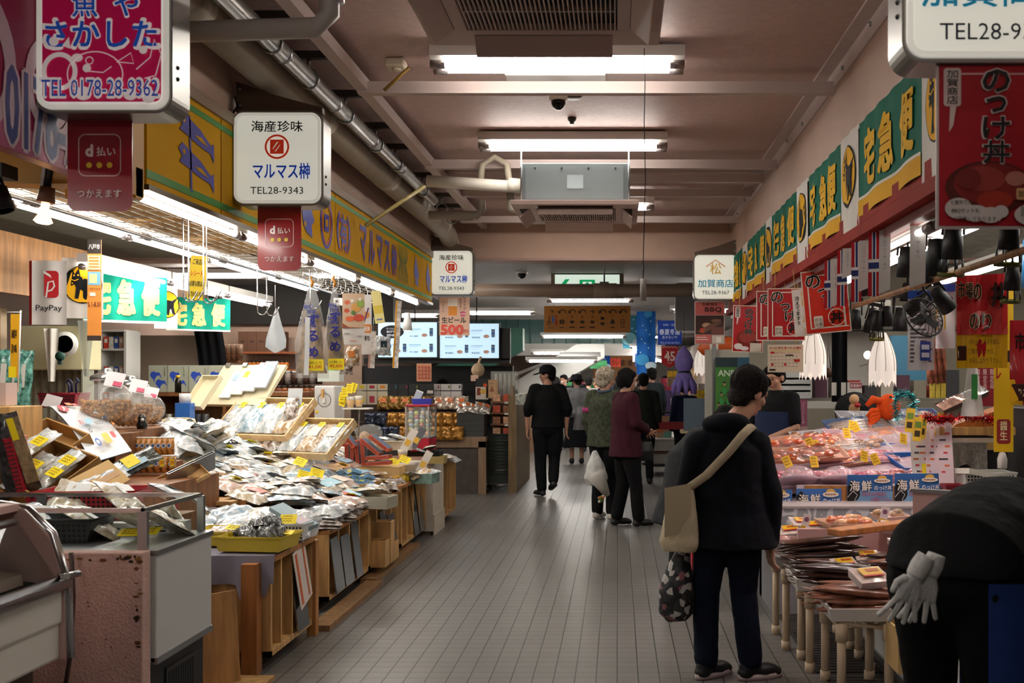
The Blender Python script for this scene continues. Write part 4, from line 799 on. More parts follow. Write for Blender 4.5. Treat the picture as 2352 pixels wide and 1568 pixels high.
# ---------------------------------------------------------------- stepped display of dried seafood
def sl(x): return .55+max(0, -1.86-x)*.34
o = thing('sloped_stand', 'wide sloping wooden stand carrying the dried seafood packets', 'stand', (0, 0, 0))
MB().add([(-1.88, 6.45, sl(-1.88)-.015), (-1.88, 9.6, sl(-1.88)+.03), (-3.3, 9.6, sl(-3.3)-.02), (-3.3, 6.6, sl(-3.3)-.02)], [(0, 1, 2, 3)], CARD2).build('deck', o)
MB().b2((-3.4, 6.45, .0), (-2.6, 9.6, .55), WD3).b2((-3.4, 6.6, .5), (-2.8, 9.6, .78), WD3).build('base', o)
MB().b2((-3.0, 6.30, .66), (-2.35, 6.36, .74), WD).b2((-3.0, 6.2, .72), (-2.4, 6.45, .745), WD2).build('front_ledge', o)
def film(c1, c2, key):  # two-tone noise: paler tone paints the glare on the plastic, the other the contents
    mt = M(c1, .25, kind='film_'+key, col2=c2, ns=34, b=.7, bs=26, coat=1.); return mt
FILMS = [film('e6e2da', 'b8a884', 'ivory'), film('e8e8e6', 'a4b0b6', 'pale'), film('ded4c0', 'a47c50', 'tan'), film('d8d2cc', '644a3a', 'brown'), film('e8e0da', 'c89c84', 'pink'), film('d8dee0', '7ca0b4', 'blue')]
FNAME = ['ivory', 'pale grey', 'tan', 'dark brown', 'pale pink', 'bluish']
def pouch_mesh(w_, l_, th, m, seed):
    r_ = random.Random(seed); ph = [r_.random()*6 for _ in range(4)]
    def top(u, v):
        e = min(u, 1-u, .25)*4; e2 = min(v, 1-v, .2)*5
        z = th*(e**.6)*(e2**.6)*(1+.25*math.sin(u*11+ph[0])*math.sin(v*9+ph[1])+.15*math.sin(u*23+v*17+ph[2]))
        return ((u-.5)*w_+.006*math.sin(v*14+ph[3]), (v-.5)*l_+.006*math.sin(u*12+ph[0]), .004+z)
    mb = MB(); mb.grid(top, 9, 12, m); mb.grid(lambda u, v: ((.5-u)*w_, (v-.5)*l_, 0), 1, 1, m, False)
    return mb
def pouch(lab, loc, rot, w_=.16, l_=.26, th=.03, m=None, seed=0, lbl=None, group=None, cat='packet', name='seafood_packet'):
    o = thing(name, lab, cat, loc, rot, group)
    q = pouch_mesh(w_, l_, th, m, seed).build('pouch', o)
    if lbl: MB().grid(lambda u, v: ((u-.5)*w_*.5, (v-.5)*l_*.34+l_*.12, th*1.05+.008), 1, 1, M(lbl, .4)).build('label', q)
    return o
PROTO = {}
def packet(kind, lab, loc, rot, group, lblc=None, size=1.):
    key = (kind, lblc)
    if key not in PROTO: PROTO[key] = pouch(lab, loc, rot, .17, .27, .026, FILMS[kind], kind*7+1, lblc, group)
    else:
        o = dup(PROTO[key], loc, rot, lab, group); 
        if size != 1: o.scale = (size,)*3
        return o
    PROTO[key].scale = (size,)*3
    return PROTO[key]
def pcard(lab, loc, rot, w_=.07, h_=.045, col=YCARD):
    o = thing('price_card', lab, 'price card', loc, rot)
    cd = MB().box((0, 0, 0), (w_, h_, .0015), M(col, .5)).build('card', o)
    g = MB(); mr = M('b05a1c', .6); mk = M('4a4420', .6)
    for k in range(3):
        z = h_*(.3-.26*k); q = MB(); n_ = 7
        pts = [(-w_*.36+w_*.1*i, z+h_*.07*(1 if i % 2 else -1), .0015) for i in range(n_)]
        g.tube(pts, h_*.022, mr if k == 1 else mk, 3, False)
    g.build('handwriting', cd)
    return o
tilt = math.atan(.34); rows = 7; cnt = 0
for r_ in range(rows):
    X = -1.98-r_*.2
    ncol = 18
    for c_ in range(ncol):
        y = 6.5+c_*.165+rnd.uniform(-.03, .03)+(.1 if r_ % 2 else 0)
        if r_ >= 4 and y > 8.3 or r_ == 0 and y < 7.2: continue
        if r_ <= 2 and y > 8.7: continue
        x = X+rnd.uniform(-.03, .03); kind = rnd.choice([0, 1, 2, 4, 5, 0, 1]) if r_ > 0 else rnd.choice([3, 1, 2, 0])
        if y > 8.0 and r_ < 3: kind = rnd.choice([3, 2, 4])
        lb = rnd.choice([None, 'dfe8ec', 'e8d8c8', 'a8cfe0', 'c8503c', '4a8ab8', 'd8a868', 'e8e8e4'])
        rz = PI/2+rnd.uniform(-.35, .35)
        packet(kind, '%s film packet, %s along the %s row of the sloping stand' % (FNAME[kind], ORD[c_], ORD[r_]), (x, y, sl(x)+.012+.012*(c_ % 2)), (rnd.uniform(-.1, .1), tilt*.9, rz-PI/2+rnd.choice([0, PI/2])*(rnd.random() < .25)), 'packets on the sloping stand', lb, rnd.uniform(1.1, 1.5))
        cnt += 1
        if rnd.random() < .24: pcard('yellow handwritten price card on the %s row, by packet %s' % (ORD[r_], ORD[c_]), (x+.02, y+.02, sl(x)+.066), (0, tilt, PI/2+rnd.uniform(-.5, .5)), .085, .06)
# piles of flat packets at the front corner
for i in range(5):
    packet(3 if i < 3 else 1, 'brown squid packet, %s from the bottom in the corner pile' % ORD[i], (-1.98+.02*(i % 2), 6.62+.02*i, .535+.022*i), (0, .04, .3-.1*i), 'corner pile of squid packets', None, 1.5)
for i in range(5):
    packet(3 if i < 4 else 4, 'reddish brown squid packet, %s from the bottom in the second pile' % ORD[i], (-1.96+.02*(i % 2), 6.98+.02*i, .535+.022*i), (0, .04, .2-.1*i), 'second pile of squid packets', None, 1.45)
for i in range(4):
    packet(1 if i % 2 else 0, 'white noodle packet, %s from the bottom in the upper pile' % ORD[i], (-2.22+.02*(i % 2), 6.75+.02*i, .67+.022*i), (0, .1, .5-.1*i), 'upper pile of noodle packets', None, 1.5)
# tilted wooden trays with packets
def tiltray(lab, c, w_, d_, h_, rx, rz, n_, kinds, lbl, grp, m=WD4):
    o = thing('tilted_tray', lab, 'tray', c, (rx, 0, rz))
    MB().tray((0, 0, 0), (w_, d_, h_), .012, m, 1.).build('body', o)
    Mx = Matrix.Translation(c) @ Euler((rx, 0, rz)).to_matrix().to_4x4()
    for i in range(n_):
        p = Mx @ Vector((-w_/2+w_*(i+.5)/n_, -.0, h_*.55)); e = Euler((rx, 0, rz+rnd.uniform(-.06, .06)))
        packet(kinds[i % len(kinds)], '%s packet, %s from the left in the %s' % (FNAME[kinds[i % len(kinds)]], ORD[i], grp), p, e, 'packets in the '+grp, lbl, w_/n_/.165)
        q = Mx @ Vector((-w_/2+w_*(i+.6)/n_, d_*.27, h_*.55+.04)); pcard('yellow price card above packet %s in the %s' % (ORD[i], grp), q, e, .06, .07)
    return o
tiltray('upper tilted pale wooden tray of packets on the dried seafood stand', P(610, 968, 8.5), .86, .46, .07, R(42), -.45, 4, (1, 5, 1, 2), None, 'upper tilted tray')
tiltray('lower tilted pale wooden tray of packets on the dried seafood stand', P(685, 1012, 8.25), .98, .42, .07, R(40), -.45, 5, (0, 3, 1, 2, 1), 'e0dcd0', 'lower tilted tray')
o = thing('display_board', 'cream tilted board with clips and envelopes above the tilted trays', 'board', P(560, 885, 8.9), (R(50), 0, -.4))
MB().box((0, 0, 0), (.72, .46, .03), CREAM).build('board', o)
for x in (-.3, -.1, .1): MB().box((x, .22, .025), (.05, .04, .02), STEEL).build('clip', o)
for i, (dx, c_) in enumerate(((-.1, 'dfe6e6'), (.02, 'e4e0d4'), (.14, 'd8dce4'), (.26, 'b8c4dc'))):
    Mx = Matrix.Translation(P(560, 885, 8.9)) @ Euler((R(50), 0, -.4)).to_matrix().to_4x4()
    o = thing('envelope_pack', 'pale packet on the cream board, %s from the left' % ORD[i], 'packet', Mx @ Vector((dx, -.02+.03*i, .03+.012*i)), (R(50), 0, -.4+.05*i), 'packets on the cream board')
    MB().box((0, 0, 0), (.12, .3, .016), M(c_, .3, coat=.5)).build('sleeve', o); MB().box((0, .08, .009), (.05, .07, .002), M(YCARD if i == 1 else '9ab4d0', .5)).build('tag', o)
o = MB().tray((0, 0, 0), (.2, .34, .05), .008, CREAM, 1.).build('wooden_box', loc=P(470, 905, 8.4), rot=(R(50), 0, -.4)); tag(o, 'cream wooden box leaning against the cream board', 'box')
# folding white leaflet stand with bowl picture
o = thing('leaflet_stand', 'white display carton with purple soup bowl picture among the packets', 'stand', P(692, 1020, 8.35))
MB().prism([(-.13, 0), (.17, 0), (.17, .1), (-.0, .14), (-.13, .27)], -.05, .05, M('d6d4ce', .4)).build('carton', o)
MB().box((-.07, .045, .34), (.12, .012, .26), M('c4c8cc', .4), rot=(R(-12), 0, 0)).build('back_card', o)
deco(MB(), .3, .28, -.051, [('c', .45, .25, .2, '7a4a88', .12), ('c', .45, .33, .18, 'd8c4c8', .06), ('c', .22, .36, .12, '2a2830', .08), ('c', .22, .42, .1, 'd8cca8', .04)], .4).build('picture', o)
pouch('spiky seaweed pack in the white display carton', P(668, 940, 8.33), (R(60), 0, 0), .1, .22, .03, FILMS[3], 5)
# red slim boxes
RB = M('b8523c', .5); REDB = []
def slimbox(lab, px, py, Y, ang, vert=False):
    o = thing('slim_red_box', lab, 'box', P(px, py, Y), (0, ang, rnd.uniform(-.15, .1)), 'slim red printed boxes')
    MB().box((0, 0, 0), (.215, .1, .034), RB).build('carton', o, bevel=.002)
    g = MB(); g.text('FROM AOMORI', 0, 0, .014, M('3a1f1a', .6), -.0515, .0, .17); g.box((0, 0, .0175), (.2, .09, .0012), M('5a7088', .4)); g.build('print', o)
    return o
for i, (px, py, ang) in enumerate(((764, 1021, -.05), (799, 1046, R(88)), (812, 1047, R(92)), (822, 1038, R(84)), (836, 1040, R(86)), (853, 1026, R(38)), (874, 1017, R(36)), (870, 1050, -.08), (871, 1063, -.06), (800, 1005, R(50)))):
    slimbox('slim red printed box, %s, in the jumbled pile on cartons' % ORD[i], px, py, 8.85-.012*i, ang)
o = MB().b2((-.45, -.12, -.12), (.3, .14, 0), CARD2).build('carton', loc=P(840, 1072, 8.75)+Vector((0, .1, 0))); tag(o, 'brown carton carrying the slim red boxes', 'carton')
# drum grater machine
o = thing('ice_machine', 'pale grey drinks dispenser with round crank front on the dried seafood stand', 'machine', P(757, 985, 9.2), -.15)
MB().box((0, 0, .2), (.2, .22, .40), M('c9cdd0', .35)).build('body', o, bevel=.012); MB().box((0, -.02, .02), (.23, .3, .04), M('b4b8bc', .35)).build('foot', o, bevel=.01)
MB().tube([(.0+.062*math.cos(a*PI/12), -.112, .27+.062*math.sin(a*PI/12)) for a in range(24)], .0025, DARK, 5, close=True).build('dial_ring', o)
MB().box((-.01, -.125, .33), (.018, .03, .08), WD2).box((.0, -.12, .27), (.03, .02, .05), M('e0e2e4', .3)).build('handle', o)
deco(MB(), .2, .4, -.113, [('r', .05, .2, .45, .38, 'e8e8e4'), ('r', .07, .3, .43, .32, '6a6a6a'), ('r', .07, .25, .35, .26, '6a6a6a'), ('r', .08, .88, .22, .94, 'd8b83a'), ('r', .72, .1, .82, .16, '6a5a2a')], .5).build('label', o)
o = MB().box((0, 0, .05), (.2, .16, .1), M('bcc4bc', .4)).box((.02, -.05, .13), (.06, .03, .1), M('7fb46a', .4)).box((-.05, -.05, .12), (.05, .03, .08), M('e0e4dc', .4)).build('leaflet_holder', loc=P(760, 876, 9.25)); tag(o, 'leaflet box with green cards on top of the drinks dispenser', 'holder')
def cup(lab, p, s=1.):
    o = thing('beer_cup', lab, 'cup', p); o.scale = (s,)*3
    MB().lathe([(.001, 0), (.03, 0), (.04, .1), (.037, .1), (.028, .004)], CLEAR, n=16).build('cup', o); MB().lathe([(.001, .003), (.027, .003), (.034, .065), (.001, .065)], M('d8a01c', .2), n=14).build('beer', o); MB().lathe([(.034, .065), (.037, .098), (.001, .1)], M('f0ead8', .6), n=14).build('foam', o)
o = MB().box((0, 0, 0), (.24, .16, .012), M('d8d4cc', .5)).tube([(0, .05, 0), (-.02, .1, -.25)], .008, STEEL, 6).build('sample_plate', loc=P(822, 938, 9.0)); tag(o, 'small white tray holding plastic beer cups on a stand', 'tray')
cup('plastic cup of beer with foam, left one on the white tray', P(805, 936, 9.0)); cup('plastic cup of beer with foam, right one on the white tray', P(824, 934, 9.02))
cup('plastic beer cup standing beside the yellow card by the slim red boxes', P(925, 1062, 9.3), 1.25)
for i, (px, py) in enumerate(((792, 900), (803, 892), (786, 912), (812, 890), (788, 922))):
    pcard('yellow price tag cluster beside the drinks dispenser, card %s' % ORD[i], P(px, py, 8.95+.01*i), (R(80), .1*i, .2), .055, .085)
o = thing('snack_globe', 'clear plastic dome lying among bags behind the slim red boxes', 'dome', P(850, 1000, 9.3), (0, R(70), .3)); MB().lathe([(.001, .12), (.06, .1), (.1, .05), (.115, -.02), (.115, -.12)], CLEAR, n=20, cap=False).build('dome', o); MB().ball((0, 0, -.05), (.06, .06, .05), M('b89a78', .6, n=.3, ns=40)).build('contents', o)
o = thing('capsule_machine', 'red and silver capsule toy machine full of round capsules', 'machine', P(967, 1032, 9.9), -.12)
MB().box((0, 0, .055), (.24, .24, .14), M('a81a30', .35)).build('base', o, bevel=.006); MB().box((0, 0, .44), (.25, .25, .02), M('a81a30', .35)).build('lid', o, bevel=.005)
fr = MB(); [fr.box((x, y, .28), (.016, .016, .32), M('b8b8b8', .3, .8)) for x in (-.115, .115) for y in (-.115, .115)]; fr.box((0, 0, .127), (.25, .25, .012), M('b8b8b8', .3, .8)); fr.build('frame', o)
MB().box((0, 0, .28), (.224, .224, .29), CLEAR).build('window', o)
k = 0
for iz in range(7):
    for ix in range(4):
        for iy in range(2):
            c_ = P(967, 1032, 9.9)+Vector((-.084+ix*.056+rnd.uniform(-.006, .006), -.075+iy*.06, .165+iz*.04))
            if iz > 5 and ix % 2: continue
            if k > 55: continue
            cap = thing('toy_capsule', 'round toy capsule behind the window of the red capsule machine', 'capsule', c_, 0, 'capsules inside the capsule machine'); k += 1
            MB().ball((0, 0, 0), .026, M(('cfd8dc', '8aa890', 'd8c8a8', 'a8b8d0', 'c8d47a', 'c87a6a')[(k*5+iz) % 6], .25), 8, 6).build('shell', cap); MB().ball((0, -.004, .0), (.0262, .023, .012), M(('4a7a5a', 'c8b03a', '7a8ab0')[k % 3], .3), 8, 4).build('band', cap)
o = thing('plastic_basket', 'small blue plastic basket on top of the capsule machine', 'basket', P(970, 929, 9.9), .1); MB().tray((0, 0, 0), (.2, .16, .06), .006, M('3a48b8', .4), .85).build('body', o); MB().box((-.04, 0, .09), (.07, .03, .1), M('d0d8d8', .4), rot=(.3, .4, 0)).build('contents', o)
# front row small goods
def cbox(lab, px, py, Y, d, rz=0, m=CARD, nm='goods_tray'):
    o = MB().tray((0, 0, 0), d, .008, m, .95).build(nm, loc=P(px, py, Y), rot=rz); tag(o, lab, 'tray'); return o
cbox('corrugated cardboard tray with small blue tins near the aisle edge', 812, 1132, 8.1, (.34, .3, .09), -.25)
for i in range(22):
    o = thing('small_tin', 'small blue and yellow tin heaped in the cardboard tray, number %s' % (ORD[i] if i < 20 else 'last but one' if i == 20 else 'last'), 'tin', P(776+(i % 6)*14+rnd.uniform(-3, 3), 1118-(i//6)*11, 8.0+.04*(i//6)), (rnd.uniform(-.6, .6), rnd.uniform(-.5, .5), rnd.random()), 'small blue tins')
    MB().box((0, 0, 0), (.075, .05, .03), M('6a94b8', .3, n=.3, ns=40)).build('tin', o); MB().box((0, 0, .0155), (.04, .03, .001), M('d8c83a', .4)).build('label', o)
cbox('grey cardboard tray edge at the aisle corner beside the squid packets', 860, 1165, 7.55, (.3, .2, .09), -.2, M('a8a494', .7))
cbox('green and red printed tray with dried snack packs at the aisle', 965, 1108, 9.0, (.3, .22, .09), -.15, M('6f8a80', .6, n=.3, ns=20))
cbox('black tray with small silver packs near the capsule machine', 975, 1046, 9.7, (.34, .24, .05), 0, BLACK)
cbox('cream box with gold packs near the white slatted crate', 1000, 1063, 9.6, (.2, .2, .07), 0, M('a8945c', .6))
cbox('white tray of clear bags behind the slim red boxes', 905, 1032, 9.5, (.4, .2, .08), 0, M('ccc4b4', .6))
for i, (px, py, Y, k) in enumerate(((940, 1092, 8.9, 1), (965, 1088, 8.95, 2), (985, 1090, 9.05, 1), (890, 1010, 9.4, 1), (915, 1005, 9.4, 1), (960, 1035, 9.6, 1), (985, 1030, 9.65, 0), (1020, 1050, 10.3, 0), (1035, 1052, 10.4, 1), (740, 1108, 7.8, 4), (768, 1112, 7.9, 2), (868, 1090, 8.6, 2))):
    packet(k, 'small %s packet among the aisle edge trays, %s from the left list' % (FNAME[k], ORD[i]) if False else '%s packet heaped at the far aisle edge, %s in the heap' % (FNAME[k], ORD[i]), P(px, py, Y), (rnd.uniform(-.4, .4), rnd.uniform(-.3, .3), rnd.random()*3), 'packets at the far aisle edge', None, .75)
for i in range(5):
    o = thing('yellow_tin', 'upright yellow round tin by the green tray, %s of the row' % ORD[i], 'tin', P(908+i*8, 1118-i*3, 8.65+.08*i), 0, 'yellow round tins'); MB().lathe([(.001, 0), (.032, 0), (.032, .085), (.001, .085)], M('d8b828' if i > 1 else 'c8b4b0', .35, n=.2, ns=30), n=14).build('body', o); MB().lathe([(.033, .086), (.033, .078)], M('c8a030', .3, .7), n=14).build('rim', o)
for i, (px, py, rz) in enumerate(((960, 1005, .4), (975, 1060, .5), (940, 1010, .5))):
    o = thing('menu_card', 'laminated menu card leaning at the far aisle edge, %s from the back' % ORD[i], 'card', P(px, py, 9.45-.2*i), (R(-18), R(30), .2)); MB().box((0, 0, 0), (.07, .004, .22), M('d8d0c4' if i else '5a5a60', .3)).build('card', o); MB().box((0, -.003, -.03), (.05, .001, .06), M('d8a83a', .4)).build('photo', o)
for i, (px, py, Y) in enumerate(((700, 1090, 7.4), (728, 1085, 7.5), (850, 1130, 8.2), (905, 1060, 9.2), (628, 1070, 7.6), (930, 1055, 9.0), (690, 1060, 7.7))):
    pcard('bright yellow price card standing among the goods, %s of the loose ones' % ORD[i], P(px, py, Y), (R(50), .3, .3-.1*i), .1, .07)
# ================================================================ goods on the near left
def basket(lab, loc, d, col, rot=0, holes=True, nm='plastic_basket', group=None):
    o = thing(nm, lab, 'basket', loc, rot, group); m = M(col, .4)
    MB().tray((0, 0, 0), d, .005, m, .88).build('body', o)
    if holes:
        g = MB(); dk = M('2a2a2c', .7)
        n_ = max(4, int(d[0]/.022)); nz = max(2, int(d[2]/.022))
        for i in range(n_):
            for j in range(nz):
                u = (i+.5)/n_-.5; v = (j+.8)/(nz+.8)
                g.box((u*d[0]*.9, -d[1]/2*(.88+.12*v)-.0005, v*d[2]), (d[0]*.9/n_*.55, .002, d[2]/nz*.5), dk)
        g.build('slots', o)
    MB().tube([(x*d[0]/2, y*d[1]/2, d[2]) for x, y in ((-1, -1), (1, -1), (1, 1), (-1, 1))], .006, m, 6, close=True).build('rim', o)
    return o
basket('yellow plastic tray of black wrapped packs on the nearest cabinet', (-1.92, 5.33, .602), (.37, .27, .075), 'd0b83a', -.1, False, 'plastic_tray')
basket('yellow plastic tray with clear bag behind the front yellow tray', (-2.17, 5.5, .602), (.3, .25, .075), 'd0b83a', -.1, False, 'plastic_tray')
basket('white slotted plastic basket on the nearest cabinet', (-1.9, 5.7, .602), (.33, .24, .09), 'dcdcdc', -.1)
for i, (x, y, z) in enumerate(((-1.95, 5.3, .66), (-1.88, 5.3, .66), (-1.84, 5.36, .67), (-1.93, 5.37, .7), (-2.0, 5.34, .66), (-1.87, 5.38, .71))):
    pouch('black seaweed pack in clear film in the front yellow tray, %s' % ORD[i], (x, y, z), (.3, .2*i-.4, i), .1, .11, .05, film('202022', '6c7070', 'seaweed'), i, None, 'black packs in the yellow tray')
pcard('yellow price card in the front yellow tray', (-1.79, 5.36, .685), (.2, .1, 0), .09, .06); pcard('yellow price card in the rear yellow tray', (-2.1, 5.48, .69), (.2, .1, 0), .1, .07)
pouch('clear bag with pink pieces in the rear yellow tray', (-2.18, 5.5, .64), (.1, 0, .3), .2, .18, .04, FILMS[4], 3)
for i in range(3): packet(1, 'silvery flat packet standing in the white slotted basket, %s from the left' % ORD[i], (-1.98+.08*i, 5.7, .68), (R(35), 0, .2), 'packets in the white basket', None, .8)
o = thing('flat_carton', 'long grey blue carton lying across the white slotted basket', 'carton', (-1.86, 5.72, .715), (R(10), R(20), -.5)); MB().box((0, 0, 0), (.3, .1, .025), M('8aa0a8', .35)).build('carton', o); MB().box((.05, 0, .013), (.1, .08, .001), M('c8b4bc', .4)).build('label', o)
pcard('yellow price card leaning in the white slotted basket', (-1.85, 5.6, .72), (R(50), 0, .1), .09, .06)
k = 0
for i in range(6):
    for j in range(3):
        if rnd.random() < .15: continue
        packet(rnd.choice([1, 5, 1, 0]), 'shiny white packet spread behind the yellow trays, place %s' % ORD[k], (-2.45+i*.1, 5.62+j*.13+.05*(i % 2), .62+.03*j), (rnd.uniform(.0, .3), rnd.uniform(-.2, .2), rnd.uniform(-1, 1)), 'white packets behind the yellow trays', None, 1.0); k += 1
o = MB().box((-2.4, 5.95, .3), (.9, .3, .55), WD3).build('wooden_box'); tag(o, 'dark wooden box filling the gap behind the nearest cabinet', 'box')
# chiller contents
basket('black basket with yellow handles inside the open chiller', (-2.35, 4.12, .84), (.5, .22, .1), '2a2c2c', 0)
basket('red plastic basket behind the chiller glass', (-2.5, 4.75, .86), (.46, .26, .12), 'b01c2c', .1)
o = MB().box((-2.64, 4.75, .43), (.8, .5, .86), WD3).build('wooden_stand'); tag(o, 'brown wooden stand behind the open chiller', 'stand')
for i in range(7):
    packet(rnd.choice([1, 5, 0]), 'silvery packet inside or behind the open chiller, %s from the left' % ORD[i], (-2.65+.12*i, 4.15+.5*(i % 2), .9+.04*(i % 2)), (.5, .2, .4*i), 'packets around the chiller', 'dfe4e4', 1.1)
pcard('yellow price card lying inside the open chiller', (-1.98, 4.1, .88), (.3, 0, .1), .1, .07)
# cardboard trays, kelp, leaflet board
Y0 = 5.25
def boxat(lab, px, py, Y, d, rot, m=CARD, nm='cardboard_box', th=.008):
    o = MB().tray((0, 0, 0), d, th, m, .98).build(nm, loc=P(px, py, Y), rot=rot); tag(o, lab, 'box'); return o
o = MB().box((-3.25, 5.7, .46), (1.5, 1.1, .92), WD3).build('wooden_stand'); tag(o, 'large brown wooden stand under the cardboard boxes at far left', 'stand')
o = MB().box((-3.0, 6.2, .465), (.74, .42, .93), WD3).build('wooden_stand'); tag(o, 'wooden stand under the candy cups', 'stand')
boxat('tilted cardboard box with yellow tagged packs, upper one at far left', 112, 1050, 5.5, (.4, .34, .1), (R(34), R(12), -.5))
boxat('tilted cardboard box with red and black printing, lower one at far left', 128, 1108, 5.2, (.42, .34, .11), (R(34), R(12), -.5))
for i, (px, py) in enumerate(((85, 1018), (150, 1062), (75, 1072), (120, 1090), (60, 1095))):
    packet(1, 'small silver pack in the tilted cardboard boxes, %s from the top' % ORD[i], P(px, py, 5.2-.02*i), (R(34), R(12), -.5), 'silver packs in the cardboard boxes', None, .8)
    pcard('yellow price card in the tilted cardboard boxes, %s from the top' % ORD[i], P(px+5, py-6, 5.12-.02*i), (R(38), R(12), -.5), .09, .06)
o = thing('kelp_pack', 'tall black kelp pack leaning at the left edge with yellow card', 'packet', P(28, 1045, 5.0), (R(8), R(-14), .2)); pouch_mesh(.16, .42, .03, film('161618', '3c3c40', 'kelp'), 4).build('pouch', o, rot=(R(90), 0, 0)); MB().box((.07, -.05, .02), (.06, .004, .34), M('8a7a5c', .4, n=.4, ns=30)).build('label', o)
MB().box((.06, -.055, .13), (.03, .003, .11), M(YCARD, .5)).build('card', o)
basket('red plastic basket standing on edge beside the kelp pack', P(62, 1125, 5.05), (.035, .2, .27), 'a0182a', (0, R(-12), .2))
o = thing('wakame_rack', 'beige wooden box behind the kelp pack at the left edge', 'box', P(10, 1010, 5.35)); MB().b2((-.1, -.1, -.2), (.09, .2, .18), WD2).build('box', o, bevel=.003)
o = MB().box((0, 0, .06), (.1, .1, .12), M('cdb4ac', .5)).build('pink_box', loc=P(5, 930, 5.35)); tag(o, 'pale pink box at the left edge above the wooden box', 'box')
for i, px in enumerate((8, 28, 52)):
    o = thing('wakame_pack', 'tall green wakame seaweed pack, %s from the left edge' % ORD[i], 'packet', P(px, 885, 5.9+.05*i), (0, R(4), .2), 'green wakame packs'); pouch_mesh(.1, .42, .03, film('0e4a42', '6aa89a', 'wakame'), 3+i).build('pouch', o, rot=(R(90), 0, 0)); MB().box((.01, -.045, .06), (.03, .003, .14), M('d8d4cc', .4)).build('label', o)
o = thing('mini_flag', 'small yellow vertical flag on a white stick at far left', 'flag', P(33, 800, 5.5)); b_ = MB().prism([(-.022, -.16), (.022, -.16), (.03, .19), (-.02, .19)], -.001, .001, M('e0a81c', .5)); b_.build('cloth', o); MB().tube([(.035, 0, .21), (.02, 0, -.24)], .004, WHITE, 6).tube([(-.04, 0, .2), (.04, 0, .2)], .003, WHITE, 5).build('stick', o)
MB().text('海鮮丼', 0, .08, .05, M('2a1a10', .5), -.003, .01, .03).text('夏の味', 0, 0, .05, M('2a1a10', .5), -.003, .01, .03).box((-.01, -.003, -.13), (.04, .002, .06), M(YCARD, .5)).build('lettering', o)
# leaflet sheet with payment logos
cor = [P(100, 925, 5.9), P(185, 928, 6.2), P(303, 1035, 5.7), P(212, 1062, 5.3)]      # tl, tr, br, bl
def sheet(u, v, up=0):
    a = cor[0].lerp(cor[1], u); b_ = cor[3].lerp(cor[2], u); p = b_.lerp(a, v)
    p = p.copy(); p.z += .05*math.sin(v*PI)*1.0+.05*max(0, v-.7)-.25*max(0, v-.85)+up; return p
o = thing('payment_board', 'white curled board with cashless payment logos leaning at the left', 'board', (0, 0, 0))
MB().grid(lambda u, v: sheet(u, v), 10, 16, M('d4d8dc', .35)).grid(lambda u, v: sheet(1-u, v, -.006), 10, 16, M('1e2022', .5)).build('sheet', o)
g = deco(MB(), 1, 1, 0, [('rr', .08, .66, .3, .8, 'b8243c', .06), ('p', [(.13, .68), (.17, .68), (.19, .77), (.25, .75), (.22, .72)], 'e8dcdc'), ('t', .3, .88, .07, '2a2a30', 'バーコード', .0, .5), ('t', .72, .78, .05, '4a4a50', 'クレジット', .0, .3), ('rr', .35, .78, .5, .86, 'd86a3a', .02), ('rr', .5, .76, .62, .82, 'c83a3a', .02),
   ('c', .66, .6, .05, 'd8682c', .035), ('r', .76, .6, .8, .68, '3a5aa8'), ('r', .81, .6, .85, .68, 'b83a3a'), ('r', .86, .6, .9, .68, '3a8a4a'), ('r', .93, .62, .99, .64, 'd8a83a'), ('rr', .86, .42, .96, .5, '2a4a78', .02), ('r', .96, .46, 1.0, .52, '3aa0d0'),
   ('t', .24, .4, .06, 'a83040', 'R/', .01, .1), ('rr', .34, .36, .5, .44, '9ac4d8', .02), ('t', .3, .27, .05, '3a3a3a', 'iD', .01, .08), ('t', .62, .35, .05, '5a5a60', 'nanaco', .0, .2), ('p', [(.9, .28), (.99, .3), (.92, .34)], 'd88a4a'), ('o', .3, .12, .06, .02, '2a5ab0', .045), ('rr', .46, .08, .62, .2, 'd8b030', .02), ('rr', .68, .12, .78, .2, 'c03038', .02)], .5)
g.v = [tuple(sheet(min(1, max(0, x+.5)), min(1, max(0, z+.5)), .013-y*2)) for x, y, z in g.v]; g.build('print', o)
for i, (px, py, Y, w_, l_) in enumerate(((268, 1085, 5.15, .13, .44), (218, 1110, 5.0, .12, .3))):
    o = thing('kelp_pack', 'dark kelp pack with yellow card leaning below the payment board' if i == 0 else 'clear pack on brown card below the payment board', 'packet', P(px, py, Y), (R(30), R(30), -.5)); pouch_mesh(w_, l_, .02, film('1a1e1c', '4a524e', 'kelp2') if i == 0 else FILMS[1], 6+i).build('pouch', o); MB().box((.03, .02, .026), (.04, l_*.6, .002), M('a8c8d8' if i == 0 else 'b48a54', .4)).build('label', o)
    if i == 0: MB().box((0, .08, .03), (.08, .07, .002), M(YCARD, .5)).build('card', o)
o = MB().box((0, 0, 0), (.2, .34, .006), CARD2).build('cardboard_sheet', loc=P(200, 1118, 4.95), rot=(R(30), R(28), -.5)); tag(o, 'brown cardboard sheet leaning below the payment board', 'cardboard')
o = MB().box((0, 0, 0), (.1, .004, .08), M('dcd4d4', .4)).build('small_card', loc=P(120, 922, 6.1), rot=(R(-20), R(15), 0)); tag(o, 'small white card with pink writing behind the payment board', 'card')
basket('dark red basket of tools in front of the plaid curtain', P(148, 935, 7.2), (.27, .2, .1), '8a1a2c', 0)
